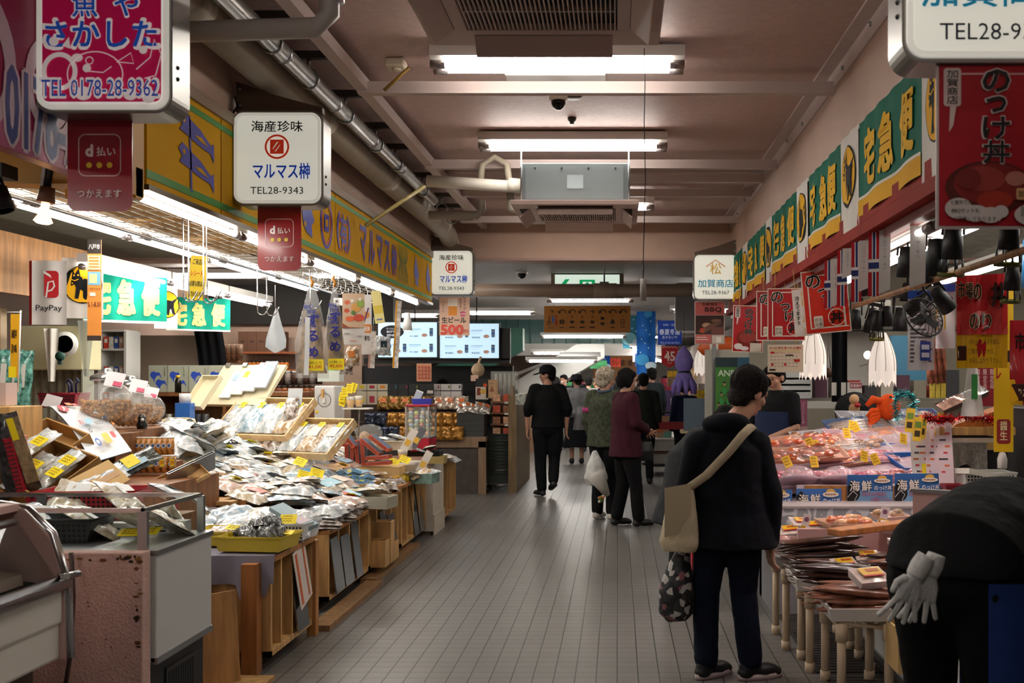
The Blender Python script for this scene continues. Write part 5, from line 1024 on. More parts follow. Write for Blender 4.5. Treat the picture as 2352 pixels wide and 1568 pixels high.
o = MB().tube([(-.02, 0, 0), (-.02, 0, .08), (-.04, 0, .1), (-.02, 0, .12), (0, 0, .1), (0, 0, .03)], .008, M('20244a', .4), 6).tube([(.03, 0, 0), (.03, 0, .09), (.05, 0, .11), (.03, 0, .13)], .008, M('20244a', .4), 6).build('scissors', loc=P(165, 910, 7.15)); tag(o, 'dark blue scissors handles sticking out of the dark red basket', 'scissors')
# candy jars
def candyjar(lab, p, s, lab2):
    o = thing('candy_jar', lab, 'jar', p); o.scale = (s,)*3
    prof = [(.06, .0), (.05, .012), (.045, .035)]
    for i in range(13): g_ = R(-68+i*11.0); prof.append((.158*math.cos(g_), .165+.14*math.sin(g_)))
    prof += [(.085, .305), (.08, .315)]
    MB().lathe(prof, M('eef4f4', .03, a=.2, kind='thin_glass', coat=1.), n=28, cap=False).build('glass', o)
    MB().lathe([(.092, .305), (.092, .325), (.085, .335), (.05, .35), (.03, .355), (.03, .372), (.02, .38), (.001, .382)], M('b4b8bc', .25, .9), n=24).build('lid', o)
    tm = MB(); tm.box((.1, -.1, .31), (.1, .003, .1), M('e4e0e4', .4), rot=(R(-28), R(12), .3)); tm.box((.085, -.112, .29), (.03, .004, .03), M('e0b83a', .4), rot=(R(-28), R(12), .3)).box((.12, -.113, .285), (.045, .004, .03), M('c04a6a', .4), rot=(R(-28), R(12), .3)); tm.build('price_tag', o)
    mb = MB(); cm = M('b07a34', .45, n=.3, ns=30); r_ = random.Random(3)
    for i in range(420):
        a = r_.random()*2*PI; zz = .05+r_.random()**1.1*.135; mx = .150*math.sqrt(max(.01, 1-((zz-.165)/.14)**2))-.012
        rr = mx*(.55+.45*r_.random()**.3); mb.ball((rr*math.cos(a), rr*math.sin(a), zz), .0125, cm, 6, 4)
    q = mb.build('caramel_snack', o); q['kind'] = 'stuff'
    return o
candyjar('large round glass jar of caramel snacks, nearest of three', P(245, 990, 6.0), 1.0, '')
candyjar('round glass jar of caramel snacks, middle of three', P(300, 992, 6.6), .98, '')
candyjar('round glass jar of caramel snacks, farthest of three', P(334, 985, 7.1), .84, '')
o = MB().b2((-3.5, 5.85, 0), (-2.95, 6.2, 1.18), WD3).b2((-3.65, 6.2, 0), (-3.1, 7.3, 1.18), WD3).build('wooden_stand'); tag(o, 'tall wooden stand under the round candy jars', 'stand')
k = 0
for tier, (px0, px1, py, n_, Y) in enumerate(((280, 396, 1085, 8, 6.05), (306, 392, 1043, 8, 6.12))):
    for i in range(n_):
        px = px0+(px1-px0)*i/(n_-1); p = P(px, py, Y)
        o = thing('snack_cup', 'clear cup of caramel snacks, %s of the %s tier' % (ORD[i], ('lower', 'upper')[tier]), 'cup', p, 0, 'caramel snack cups')
        MB().lathe([(.001, 0), (.021, 0), (.023, .1), (.001, .104)], M('b87c38', .25, n=.5, ns=60, coat=.8), n=12).build('filled_cup', o); MB().lathe([(.0235, .098), (.0235, .106), (.001, .107)], M('e0dcd4', .2), n=12).build('lid', o)
        MB().flat(circ(0, .055, .014), -.024, M('e8e8e8', .4)).flat(circ(0, .055, .0105), -.0245, M('4a5a80', .4)).build('sticker', o)
o = MB().box(P(335, 1062, 6.25)+Vector((0, 0, -.06)), (.4, .16, .14), WD3).build('wooden_step'); tag(o, 'wooden step carrying the upper snack cups', 'step')
for i, px in enumerate((345, 372, 396)):
    o = thing('price_card', 'yellow and red price card in front of the snack cups, %s from the left' % ORD[i], 'price card', P(px, 1062, 5.95), (0, R(-8), 0)); MB().box((0, 0, 0), (.034, .003, .055), M('8a8a88', .4)).box((0, -.002, 0), (.026, .002, .045), M('e8c81c', .4)).build('card', o); MB().text('200', 0, 0, .018, M('c03020', .5), -.0035, .01, .022, rot=PI/2).build('lettering', o)
for i, (px, py, Y, d, e) in enumerate(((402, 1110, 5.9, (.16, .36, .03), (R(28), R(30), -.5)), (440, 1100, 6.0, (.02, .34, .12), (R(20), R(20), -.4)))):
    o = MB().tray((0, 0, 0), d, .004, WD2 if i == 0 else STEEL, 1).build('shallow_tray', loc=P(px, py, Y), rot=e); tag(o, ('pale wooden shallow tray' if i == 0 else 'grey metal tray edge') + ' leaning between the snack cups and packets', 'tray')
for i in range(9):
    packet(1, 'clear crackling bag on the stand behind the snack cups, place %s' % ORD[i], P(395+i*14, 985+8*(i % 3), 7.0+.1*i), (.4, .2, i), 'clear bags behind the snack cups', None, 1.1)
for i in range(12):
    packet(rnd.choice([1, 0, 1]), 'clear bag heaped beside the caramel snack jars, place %s' % ORD[i], P(405+(i % 6)*18, 1012+16*(i//6), 6.7+.06*i), (.5, .3, i), 'clear bags beside the jars', None, 1.2)
# desk clutter between jars and trays
o = thing('telephone', 'cream desk device among papers behind the candy jars', 'telephone', P(410, 985, 7.8)); MB().box((0, 0, .04), (.2, .16, .08), M('d8cfae', .4), taper=1.15).build('body', o, bevel=.01); MB().box((0, -.02, .085), (.16, .1, .01), M('c4ba98', .4)).build('top', o)
for i, (px, py, c_) in enumerate(((440, 985, '6aa0a0'), (455, 978, '78acaa'), (430, 992, '5a9494'), (468, 985, '84b4b0'), (448, 996, '4a8a8c'))):
    o = MB().box((0, 0, 0), (.2, .16, .006), M(c_, .6)).build('envelope', loc=P(px, py, 7.6+.02*i), rot=(.2, .1*(i-2), .3*i)); tag(o, 'teal envelope in the loose pile behind the snack cups, %s from the top' % ORD[i], 'envelope', 'teal envelopes')
o = thing('tape_stand', 'blue stand with paper rolls on the shop desk', 'stand', P(425, 945, 8.2)); MB().box((0, 0, 0), (.12, .1, .14), M('2a62b0', .4)).build('stand', o); MB().lathe([(.001, 0), (.045, 0), (.045, .08), (.001, .08)], M('c8ccd0', .5), c=(0, 0, .07), n=14).build('roll', o)
o = MB().box((0, 0, .05), (.3, .2, .06), CARD).build('cardboard_box', loc=P(420, 1018, 7.5)); tag(o, 'low cardboard box beside the teal envelopes', 'box')
o = MB().box((-3.7, 8.0, .5), (.7, 1.4, 1.02), WD3).build('desk'); tag(o, 'brown shop desk behind the snack stand', 'desk')
o = thing('smoked_ornament', 'small dark figurine between the second and third candy jars', 'figurine', P(326, 985, 6.4)); MB().lathe([(.001, 0), (.03, 0), (.034, .03), (.022, .05), (.026, .07), (.015, .09), (.001, .093)], M('151515', .25), n=12).build('body', o); MB().ball((.012, -.018, .06), .012, M('c8c8c8', .3), 8, 6).build('face', o)
# hanging goods under the fascia
def squidbag(lab, px, py0, py1, Y, w_, txt):
    a = P(px, py0, Y); h_ = a.z-P(px, py1, Y).z
    o = thing('squid_bag', lab, 'bag', a)
    def bag(u, v, k=1.):
        g_ = u*2*PI; r_ = w_/2*(.12+.88*min(1, ((1-v)*1.6))**.8)*k
        return (math.cos(g_)*r_*(1+.05*math.sin(5*g_+v*9)), math.sin(g_)*r_*.45*(1+.1*math.sin(3*g_+v*7)), -h_*(1-v))
    MB().grid(lambda u, v: bag(u, v), 28, 16, M('eef2f4', .12, a=.2, kind='bag_film', b=.6, bs=25)).build('bag', o)
    q = MB(); sm = M('9a7a4c', .6, n=.45, ns=18); r_ = random.Random(px)
    for i in range(14):
        x = r_.uniform(-.36, .36)*w_; q.grid(lambda u, v: (x*(1-.3*v)+(u-.5)*.05*(1.2-v), r_.uniform(-.02, .02), -h_+.03+v*h_*(.5+.015*i)), 2, 6, sm)
    q.build('dried_squid', o)
    MB().tube([(0, 0, -.01), (.01, -.01, .02), (-.01, 0, .04), (0, 0, .06)], .009, M('d08a2a', .4), 6).build('tie', o)
    l = MB(); bm_ = M('1c2488', .5)
    for i, chx in enumerate(txt): l.text(chx, w_*.12, -h_*(.38+.17*i), .065, bm_, -w_*.26-.004, .025)
    for i in range(5): l.text('珍味', w_*(-.02+.1*(i % 3)), -h_*(.24+.05*i), .028, bm_, -w_*.25-.004, .02)
    l.build('lettering', o)
    return o
squidbag('large clear bag of dried squid with blue lettering, left of the hanging pair', 716, 655, 868, 6.4, .21, 'するめ')
squidbag('clear bag of dried squid with blue lettering, right of the hanging pair', 768, 655, 850, 6.55, .13, 'するめ')
def bigcard(lab, px, py, Y, l1, l2):
    o = thing('price_card', lab, 'price card', P(px, py, Y), (0, 0, 0)); MB().prism(rrect(-.052, -.036, .052, .036, .008), -.001, .001, M(YCARD, .5)).build('card', o)
    MB().text(l1, 0, .014, .018, M('2a2810', .5), -.0016, .0, .08).text(l2, 0, -.012, .024, M('c0301c', .5), -.0016, .01, .08).build('lettering', o)
bigcard('yellow card reading 1,200 on the left dried squid bag', 724, 838, 6.22, '2枚入り', '¥1,200')
bigcard('yellow card reading 5,600 on the right dried squid bag', 772, 836, 6.4, '10枚入', '¥5,600')
o = MB().grid(lambda u, v: ((u-.5)*.03, .004*math.sin(v*5), (v-.5)*.36), 2, 6, M('e0e4e4', .5)).build('paper_strip', loc=P(705, 795, 6.2), rot=(0, .03, 0)); tag(o, 'white paper strip hanging over the left dried squid bag', 'paper')
o = thing('plastic_bag', 'small white plastic bag hanging from a string', 'bag', P(632, 705, 6.3)); MB().grid(lambda u, v: ((u-.5)*.09*(.1+1.3*min(1, 1.3*(1-v)))+.01*v, .02*math.sin(u*7+v*4)*(1-v), -.25*(1-v)-(.04*math.sin(u*3))), 10, 10, M('d4dde4', .35, n=.06, ns=9)).build('bag', o); MB().tube([(0, 0, 0), (0, 0, .14)], .002, WHITE, 4).build('string', o)
food = [('r', 0, .32, 1, 1, 'c4a88c'), ('c', .22, .82, .13, 'c86448', .1), ('c', .2, .66, .12, 'b84a30', .1), ('c', .35, .5, .2, 'd0603c', .12), ('c', .62, .72, .22, 'c8924a', .2), ('c', .82, .8, .18, '8aa048', .18), ('c', .75, .52, .25, 'c04a34', .16), ('c', .5, .62, .1, '5a7a3a'), ('c', .45, .85, .08, 'e0dcd0'), ('c', .8, .88, .07, 'e0dcd0'), ('p', [(0, .42), (.3, .34), (1, .32), (0, .32)], '8a4a30'), ('r', .1, .2, .35, .22, '8a8a88'), ('ro', .45, .14, .6, .28, '9a9a98', .02, .008), ('r', .7, .15, .9, .17, '8a8a88'), ('r', .35, .06, .65, .075, 'c07060')]
board('hanging_poster', 'food poster with colourful dishes hanging beside the dried squid bags', 'poster', P(812, 732, 6.8), .15, .35, .003, 'd8d4cf', food, R(3))
o = board('hanging_poster', 'narrow white and orange beer towel poster hanging right of the food poster', 'poster', P(842, 745, 7.0), .07, .42, .003, 'dcd8d4', [('c', .5, .66, .3, 'd88a2c', .34), ('l', [(.2, .5), (.7, .78)], '5a3a6a', .14), ('r', .1, .36, .95, .5, 'd07a2c'), ('t', .5, .43, .07, 'f0ece4', 'BEER', .02, .7), ('t', .5, .27, .09, '2a2020', '搾り', .02, .6)], R(3))
board('hanging_notice', 'pale yellow paper note hanging beside the beer towel poster', 'notice', P(868, 705, 7.3), .07, .24, .002, 'e4d890', [('r', .05, .3, .95, .55, 'd8c048'), ('r', .2, .1, .8, .14, '6a6aa0')], (0, R(-8), R(5)))
for i, (px, a, b_, c_, Y) in enumerate(((855, 760, 845, 'b88a7a', 7.1), (912, 690, 845, 'd8961c', 7.8))):
    o = thing('skewer_pack', ('printed strip of snack packs' if i == 0 else 'long orange fish sausage strip') + ' hanging below the fascia', 'strip', P(px, (a+b_)/2, Y), (0, R(3), .3)); h_ = (b_-a)*Y/F
    MB().grid(lambda u, v: ((u-.5)*.045, .012*math.sin(v*9), (v-.5)*h_), 3, 10, M('d8d0c8', .35, n=.35, ns=30)).build('strip', o); MB().grid(lambda u, v: (-.022+.012*u, -.003+.012*math.sin(v*9), (v-.5)*h_), 1, 10, M(c_, .35)).build('edge', o)
    MB().tube([(0, 0, h_/2), (0, 0, h_/2+.1)], .002, STEEL, 4).build('cord', o)
for i, (px, py, k) in enumerate(((810, 818, 2), (795, 838, 3), (882, 795, 1), (868, 792, 1))):
    o = pouch('small snack pouch hanging below the posters, %s from the left list' % ORD[i] if False else 'small snack pouch hanging below the posters, %s of four' % ORD[i], P(px, py, 6.9+.1*i), (R(90), 0, .1*i), .09, .13, .02, FILMS[k], i, ('d07a2c', 'c04030', '2a3a44', 'c8d0d0')[i])
o = thing('pendant_socket', 'white bell shaped lamp shade under the far end of the fascia', 'lamp', P(936, 735, 9.6)); MB().lathe([(.001, .07), (.028, .07), (.03, .03), (.04, -.02), (.045, -.1), (.04, -.1)], M('e8e8e6', .3), n=16, cap=False).build('shade', o); MB().ball((0, 0, -.06), .026, M('fff0dc', .4, e=6), 10, 8).build('bulb', o)
o = thing('security_box', 'small white box camera behind the dried squid bags', 'camera', P(778, 693, 8.5)); MB().box((0, 0, 0), (.06, .1, .06), WHITE).build('body', o); MB().lathe([(.001, 0), (.012, 0), (.012, .01), (.001, .012)], BLACK, c=(0, -.05, 0), rot=(PI/2, 0, 0), n=10).build('lens', o)
# spot bulb at the far left
o = thing('spot_bulb', 'glowing reflector bulb in a brown holder at far left', 'lamp', P(105, 465, 3.9), (0, R(8), 0)); MB().lathe([(.022, .06), (.026, .06), (.034, -.0), (.03, -.0)], M('7a5a48', .5), n=14).build('holder', o); MB().box((-.02, 0, .1), (.012, .02, .1), M('b8b4ac', .4)).tube([(0, 0, .06), (0, 0, .17)], .012, DARK, 8).build('bracket', o)
MB().lathe([(.014, 0), (.016, -.04), (.034, -.075)], M('ffb878', .4, e=5), n=14, cap=False).lathe([(.034, -.075), (.02, -.084), (.001, -.086)], M('ffd9b0', .4, e=14), n=14).build('bulb', o)
o = thing('spot_light', 'black spotlight fixture cut off at the left edge', 'lamp', P(-2, 450, 3.7)); MB().box((0, 0, .09), (.08, .1, .05), BLACK).build('track_box', o); MB().lathe([(.02, .04), (.035, .03), (.04, -.06), (.034, -.06)], BLACK, rot=(0, R(-20), 0), n=14, cap=False).build('shade', o); MB().tube([(.0, 0, .07), (.02, 0, .02)], .008, BLACK, 6).build('arm', o)
# ================================================================ the market beyond the beam
lamp('far_ceiling_lamp', 'long single tube lamp just above the orange direction sign', P(1356, 692, 15.6)+Vector((0, 0, .04)), 1.35, TUBE_FAR, 0, 1, .1)
lamp('far_ceiling_lamp', 'twin tube lamp above the menu screens behind the beer poster', P(1150, 722, 17.5)+Vector((0, 0, .05)), 1.2, TUBE_FAR, 0, 2, .3)
lamp('far_ceiling_lamp', 'twin tube lamp low over the left screens, partly behind hanging notices', P(930, 728, 16.5)+Vector((0, 0, .05)), 1.2, TUBE_FAR, 0, 2, .3)
for i, (x, y, Y, L_, r_) in enumerate(((1340, 770, 21, 1.8, 0), (1470, 800, 24, 3.2, PI/2-.1), (1505, 825, 27, 3, PI/2-.1), (1300, 808, 23, 1.6, 0), (1290, 826, 20.2, 1.45, 0), (1450, 772, 30, 2.4, 0), (1400, 795, 36, 3, 0), (1560, 810, 33, 3, 0), (1240, 860, 33, 2.5, 0), (1640, 710, 17, 1.5, 0))):
    p = P(x, y, Y); p.z = min(p.z, 2.98); lamp('far_ceiling_lamp', 'tube lamp deep in the market beyond the direction sign, %s from the front' % ORD[i], p, L_, TUBE_FAR*1.15, r_, 2, .25)
lamp('far_ceiling_lamp', 'tube lamp over the jar shop shelves', (-4.9, 13.6, 2.95), 2.4, TUBE_FAR*1.1, 0, 2, .25); lamp('far_ceiling_lamp', 'tube lamp over the box counter of the jar shop', (-3.0, 12.6, 2.98), 1.6, TUBE_FAR*.7, 0, 2, .2)
# jar shop
BRK = M('a08878', .8, n=.08, ns=5, b=.3, bs=20)
struct(MB().b2((-6.2, 15.2, 0), (-3.9, 15.3, 2.4), BRK).b2((-6.2, 15.1, 2.35), (-3.4, 15.3, 2.95), M('2a2826', .7)).b2((-3.9, 15.25, 0), (-1.6, 15.35, 1.72), M('1c1d20', .5)).build('wall_jar_shop'))
def shelf(lab, x0, x1, Y, z, d=.3, m=None):
    o = MB().b2((x0, Y-d, z-.03), (x1, Y, z), m or wood('8a4a26')).build('shelf_board'); tag(o, lab, 'shelf')
def jars(nm, lab, x0, x1, n_, Y, z, r_, h_, cols, capc='2a2422', grp=None):
    for i in range(n_):
        o = thing(nm, lab % (ORD[i] if i < 20 else 'last'), 'jar', (x0+(x1-x0)*i/(n_-1), Y, z), 0, grp)
        MB().lathe([(.001, 0), (r_, 0), (r_, h_*.72), (r_*.7, h_*.84), (.001, h_*.84)], M(cols[i % len(cols)], .15, n=.3, ns=30), n=10).build('glass', o); MB().lathe([(r_*.72, h_*.82), (r_*.72, h_), (.001, h_)], M(capc, .35), n=10).build('lid', o)
SY = 15.0
pz = lambda y, Y=SY: P(0, y, Y).z
px_ = lambda x, Y=SY: P(x, 0, Y).x
shelf('brown wall shelf carrying the brown gift boxes', px_(555), px_(690), SY+.15, pz(808)); shelf('brown wall shelf of amber jars', px_(560), px_(705), SY+.15, pz(848)); shelf('brown wall shelf of dark bottles below the amber jars', px_(565), px_(740), SY+.15, pz(893)); shelf('brown shelf of wide amber jars at the right of the jar shop', px_(650), px_(760), SY-.2, pz(915)); shelf('lowest brown shelf of the jar shop', px_(590), px_(770), SY-.3, pz(945))
for i in range(5):
    o = thing('gift_box', 'tall brown gift box on the jar shop top shelf, %s from the left' % ORD[i], 'box', (px_(566+21*i), SY-.05, pz(808)), 0, 'brown gift boxes'); MB().box((0, 0, .15), (.135, .2, .3), M('5a3a28', .5)).build('carton', o); MB().box((0, -.101, .15), (.06, .002, .02), M('2a1c14', .5)).build('print', o)
jars('amber_jar', 'amber honey jar on the middle wall shelf, %s from the left', px_(574), px_(658), 10, SY, pz(848), .04, .13, ('a8581c', 'b86a24'), '2a2422', 'amber jars')
jars('dark_bottle', 'dark bottle on the third wall shelf, %s from the left', px_(572), px_(650), 7, SY, pz(893), .045, .25, ('4a3a3c', '5a2c24', '3a3440'), 'c8c8cc', 'dark bottles')
jars('wide_jar', 'wide jar of nuts on the right display, %s from the left of the upper row', px_(660), px_(748), 8, SY-.35, pz(915), .06, .2, ('7a4a30', '8c5430'), '2a201c', 'wide jars upper row')
jars('wide_jar', 'wide jar of nuts on the right display, %s from the left of the lower row', px_(660), px_(752), 8, SY-.45, pz(945), .06, .2, ('8c5430', '7a3c24'), '2a201c', 'wide jars lower row')
jars('wide_jar', 'dark jar on the top of the right display, %s from the left', px_(658), px_(742), 7, SY-.2, pz(882), .05, .2, ('4a342c', '8a8078'), 'b8b8b8', 'dark jars top row')
for i in range(7):
    o = MB().lathe([(.001, 0), (.04, 0), (.05, .22), (.001, .225)], M(('8a4a44', '9a4a40', 'b89a7c', '8a6a54')[min(i, 3)], .4, n=.3, ns=30), n=10).build('snack_tumbler', loc=(px_(478+12*i, 13.5), 13.5, pz(828-(i % 2)*0, 13.5))); tag(o, 'red printed snack tumbler on the wall shelf by the net curtain, %s from the left' % ORD[i], 'tumbler', 'snack tumblers by the net')
shelf('dark wall shelf of snack tumblers beside the net curtain', px_(470, 13.5), px_(556, 13.5), 13.65, pz(828, 13.5), .3, WD3)
# menu screens
def tv(lab, px0, px1, py0, py1, Y, items):
    a = P(px0, py0, Y); b_ = P(px1, py1, Y); w_, h_ = b_.x-a.x, a.z-b_.z
    o = thing('menu_screen', lab, 'screen', ((a.x+b_.x)/2, Y, (a.z+b_.z)/2), -.03); MB().box((0, .03, 0), (w_+.03, .06, h_+.03), BLACK).build('casing', o); MB().flat([(-w_/2, -h_/2), (w_/2, -h_/2), (w_/2, h_/2), (-w_/2, h_/2)], -.001, M('bcdcf0', .3, e=.85)).build('display', o)
    deco(MB(), w_, h_, -.002, items, .4, .5).build('picture', o); MB().tube([(-.1, .04, h_/2), (-.1, .04, h_/2+.5)], .01, BLACK, 6).tube([(.1, .04, h_/2), (.1, .04, h_/2+.5)], .01, BLACK, 6).build('mount', o)
def menu(u, v, pr, jar='2a4a78'):
    return [('r', u, v+.2, u+.2, v+.215, '6a7a9a'), ('r', u, v+.16, u+.17, v+.17, '8a9ab4'), ('r', u, v+.1, u+.12, v+.108, '9aaac0'), ('t', u+.08, v, .055, '1a2a4a', pr, .008, .14), ('c', u+.26, v+.03, .05, 'a88070', .03), ('rr', u+.345, v, u+.405, v+.22, '5a6878', .012), ('r', u+.345, v+.08, u+.405, v+.15, jar), ('r', u+.345, v+.2, u+.405, v+.235, '2a3a4a')]
tv('left lit menu screen with black badge over the jar shop counter', 868, 1004, 740, 820, 14.4, [('c', .24, .73, .2, '15171c', .11), ('t', .24, .82, .05, 'd8dce0', 'ボトルせんべい', .006, .2), ('t', .24, .73, .06, 'd8dce0', 'BOTTLE', .01, .18), ('t', .24, .63, .06, 'd8dce0', 'SENBEI', .01, .18)]+menu(.53, .6, '¥1,380')+menu(.53, .15, '¥1,380')+menu(.08, .15, '¥1,380'))
tv('right lit menu screen with four jar pictures over the jar shop counter', 1010, 1146, 743, 822, 14.4, menu(.08, .6, '¥980')+menu(.53, .6, '¥600')+menu(.08, .15, '¥980')+menu(.53, .15, '¥600'))
o = MB().box(P(1160, 790, 14.5), (.16, .1, .46), BLACK).build('black_cabinet'); tag(o, 'black panel end beside the right menu screen', 'panel')
o = MB().b2((px_(838, 14.5), 14.45, pz(828, 14.5)-.04), (px_(1172, 14.5), 14.55, pz(828, 14.5)+.03), BLACK).build('screen_rail'); tag(o, 'black rail carrying the two menu screens', 'rail')
# jar shop counter with boxes and snack bags
WDC = wood('8a7058', .12)
o = thing('shop_counter', 'brown wooden counter end of the jar shop facing the aisle', 'counter', (0, 13.1, 0)); a = P(1003, 1003, 13.1); b_ = P(1116, 1003, 13.1)
MB().b2((a.x-2.2, 0, a.z-.06), (b_.x, .9, a.z), WDC).build('top', o); MB().b2((b_.x-.1, .0, 0), (b_.x, .08, a.z-.06), WDC).b2((a.x-2.2, 0, a.z-.14), (b_.x, .05, a.z-.06), WDC).build('frame', o); MB().b2((a.x-2.2, .04, 0), (b_.x-.1, .8, a.z-.1), M('4c4440', .6, n=.15, ns=12)).build('panel', o)
o = MB().b2((px_(815, 13.7), 13.5, 0), (px_(1068, 13.7), 14.0, pz(928, 13.7)), M('3a2c24', .6)).b2((px_(815, 13.4), 13.25, 0), (px_(1060, 13.4), 13.5, pz(968, 13.4)), M('3a2c24', .6)).build('stepped_base'); tag(o, 'dark stepped base behind the jar shop counter', 'base')
k = 0
for px0, n_, cols, faces, grp in ((835, 3, ('c8c0a8',)*3, ('d8c030', 'a83048', 'd88a30'), 'cream'), (906, 4, ('26282a',)*4, ('2a6a8a', '8a2a48', '7a8a2a', 'c8c0b8'), 'black'), (1003, 3, ('c8c4c4',)*3, ('8a2a3a', '5a7a2a', '2a3a5a'), 'white')):
    for i in range(n_):
        for j in range(2):
            o = thing('tea_box', '%s gift box, column %s from the left, %s one, on the jar shop steps' % (grp, ORD[i], ('bottom', 'top')[j]), 'box', (px_(px0+24*i, 13.7), 13.65, pz(928, 13.7)+(0 if j == 0 else .19)), 0, 'gift boxes on the steps'); MB().box((0, 0, .09 if j == 0 else .045), (.136, .12, .18 if j == 0 else .085), M(cols[i], .45)).build('carton', o); MB().box((.0 if grp == 'cream' else .045, -.061, .07 if j == 0 else .05), (.07 if grp == 'cream' else .02, .002, .09 if j == 0 else .04), M(faces[i], .4)).build('label', o); k += 1
k = 0
for r_, (py, Y, x0, x1, n_, kc) in enumerate(((930, 13.45, 880, 1060, 8, 0), (968, 13.2, 850, 1055, 9, 1), (1000, 13.05, 880, 1050, 8, 1))):
    for i in range(n_):
        px = x0+(x1-x0)*i/(n_-1); col = ('c8b8a8' if px > 985 else '8a6a34', '9a6c2c' if i > 1 else '2a3040')[kc]
        for j in range(2):
            o = pouch('%s snack bag, %s from the left, jar shop steps row %s, %s one' % ('gold' if kc else 'silver', ORD[i], ORD[r_], ('rear', 'front')[j]), (px_(px, Y), Y+.09-.08*j, pz(py, Y)+.03), (R(65), 0, .0), .15, .19, .03, M(col, .22, .5, n=.35, ns=14, b=.5, bs=30), i+r_*9, 'c8662c' if kc == 0 else None, 'snack bags on the jar shop steps')
o = thing('display_box', 'dark grey stepped display box full of foil packs on the jar shop counter', 'box', P(1086, 1002, 13.3)); q = MB().prism([(-.19, 0), (.17, 0), (.17, .3), (-.19, .38)], -.15, .15, M('3c3e3c', .6)); q.build('box', o); [MB().box((0, -.151, .08+.07*i), (.34, .003, .004), BLACK).build('seam', o) for i in range(3)]
for i in range(5): pouch('foil pack with orange picture on the dark grey display box, %s' % ORD[i], P(1060+14*i, 938-3*(i % 2), 13.2), (R(40), .1*i, .3), .13, .18, .03, M('c8c0b8', .2, .5, n=.3, ns=14), i, 'b8602c', 'foil packs on the display box')
for i, (px, py, w_, h_, c_, its) in enumerate(((974, 855, .2, .24, 'd89a7c', [('r', .1+.22*a_, .12+.2*b2, .26+.22*a_, .26+.2*b2, 'b8583c') for a_ in range(4) for b2 in range(4)]), (1107, 893, .17, .28, 'c8c0b4', [('r', 0, .6, 1, 1, '1a1a1c'), ('c', .75, .68, .16, 'c84a24'), ('r', .1, .2, .4, .55, '7a2a1c'), ('c', .6, .38, .25, 'c8a04a', .2)]), (1130, 893, .16, .25, 'b8946c', [('ro', .05, .04, .95, .96, '8a5a34', .02, .02), ('p', [(.3, .35), (.5, .7), (.7, .35)], '8a5234'), ('t', .5, .8, .07, '5a3420', 'NEW', .0, .4)]), (1090, 868, .1, .08, 'd8b4a0', []), (988, 895, .1, .16, '222426', [('r', .1, .2, .9, .45, 'd0c8c0')]))):
    board('counter_card', 'display card on the jar shop counter, %s of five from the upper left' % ORD[i], 'card', P(px, py, 13.4), w_, h_, .006, c_, its)
o = thing('clip_fan', 'cream clip fan hanging under the right menu screen', 'fan', P(1098, 850, 13.8), (0, R(20), .6)); MB().lathe([(.001, .05), (.08, .04), (.1, 0), (.08, -.05), (.03, -.09), (.001, -.1)], M('c4a888', .5), rot=(PI/2, 0, 0), n=20).build('cage', o); MB().tube([(0, .05, .08), (0, .05, .2)], .02, M('c4a888', .5), 8).build('neck', o)
o = thing('acrylic_case', 'clear acrylic case with rows of tubes on the counter by the man in black', 'case', P(1160, 925, 13.6)); MB().box((0, 0, .2), (.36, .25, .46), M('d8dcd8', .08, a=.3, coat=.6, kind='acrylic')).build('shell', o); q = MB(); [q.tube([(-.12+.06*i, 0, .1), (-.12+.06*i, 0, .4)], .02, M('b8b4a8', .3), 8) for i in range(5)]; q.build('tube', o)
o = thing('snack_rack', 'dark brown rack of snack packs with white tags beside the counter', 'rack', P(1153, 1030, 13.5)); b_ = MB()
for i in range(5): b_.b2((-.14, -.12, .02+.15*i), (.14, .12, .04+.15*i), WD3)
b_.b2((-.14, .1, 0), (.14, .12, .7), WD3).b2((.14, -.12, -.15), (.16, .12, .85), wood('8a7454')); b_.build('frame', o)
for i in range(10):
    o = MB().box((0, 0, .045), (.1, .06, .09), M(('b84a2c', '8a5a3a', 'c89a7a')[i % 3], .45, n=.3, ns=30)).build('snack_pack', loc=P(1153, 1030, 13.4)+Vector((-.07+.14*(i % 2), 0, .04+.15*(i//2)))); tag(o, 'snack pack on the dark brown rack, shelf %s from the bottom, %s' % (ORD[i//2], ('left', 'right')[i % 2]), 'packet', 'packs on the brown rack')
    if i % 2: q = MB().box((0, -.05, -.02), (.06, .003, .03), M('d8d4cc', .5)).build('price_tag', o)
o = MB().b2((px_(1180, 13.9), 13.2, 0), (px_(1198, 13.9), 15.2, pz(905, 13.9)), wood('7a6444')).build('shop_counter'); tag(o, 'long wooden counter side behind the basket stack', 'counter')
o = MB().box(P(1196, 917, 13.2), (.13, .1, .14), M('b8bcb4', .15, n=.4, ns=30)).build('sample_case'); tag(o, 'small shiny clear case on the wooden counter side', 'case')
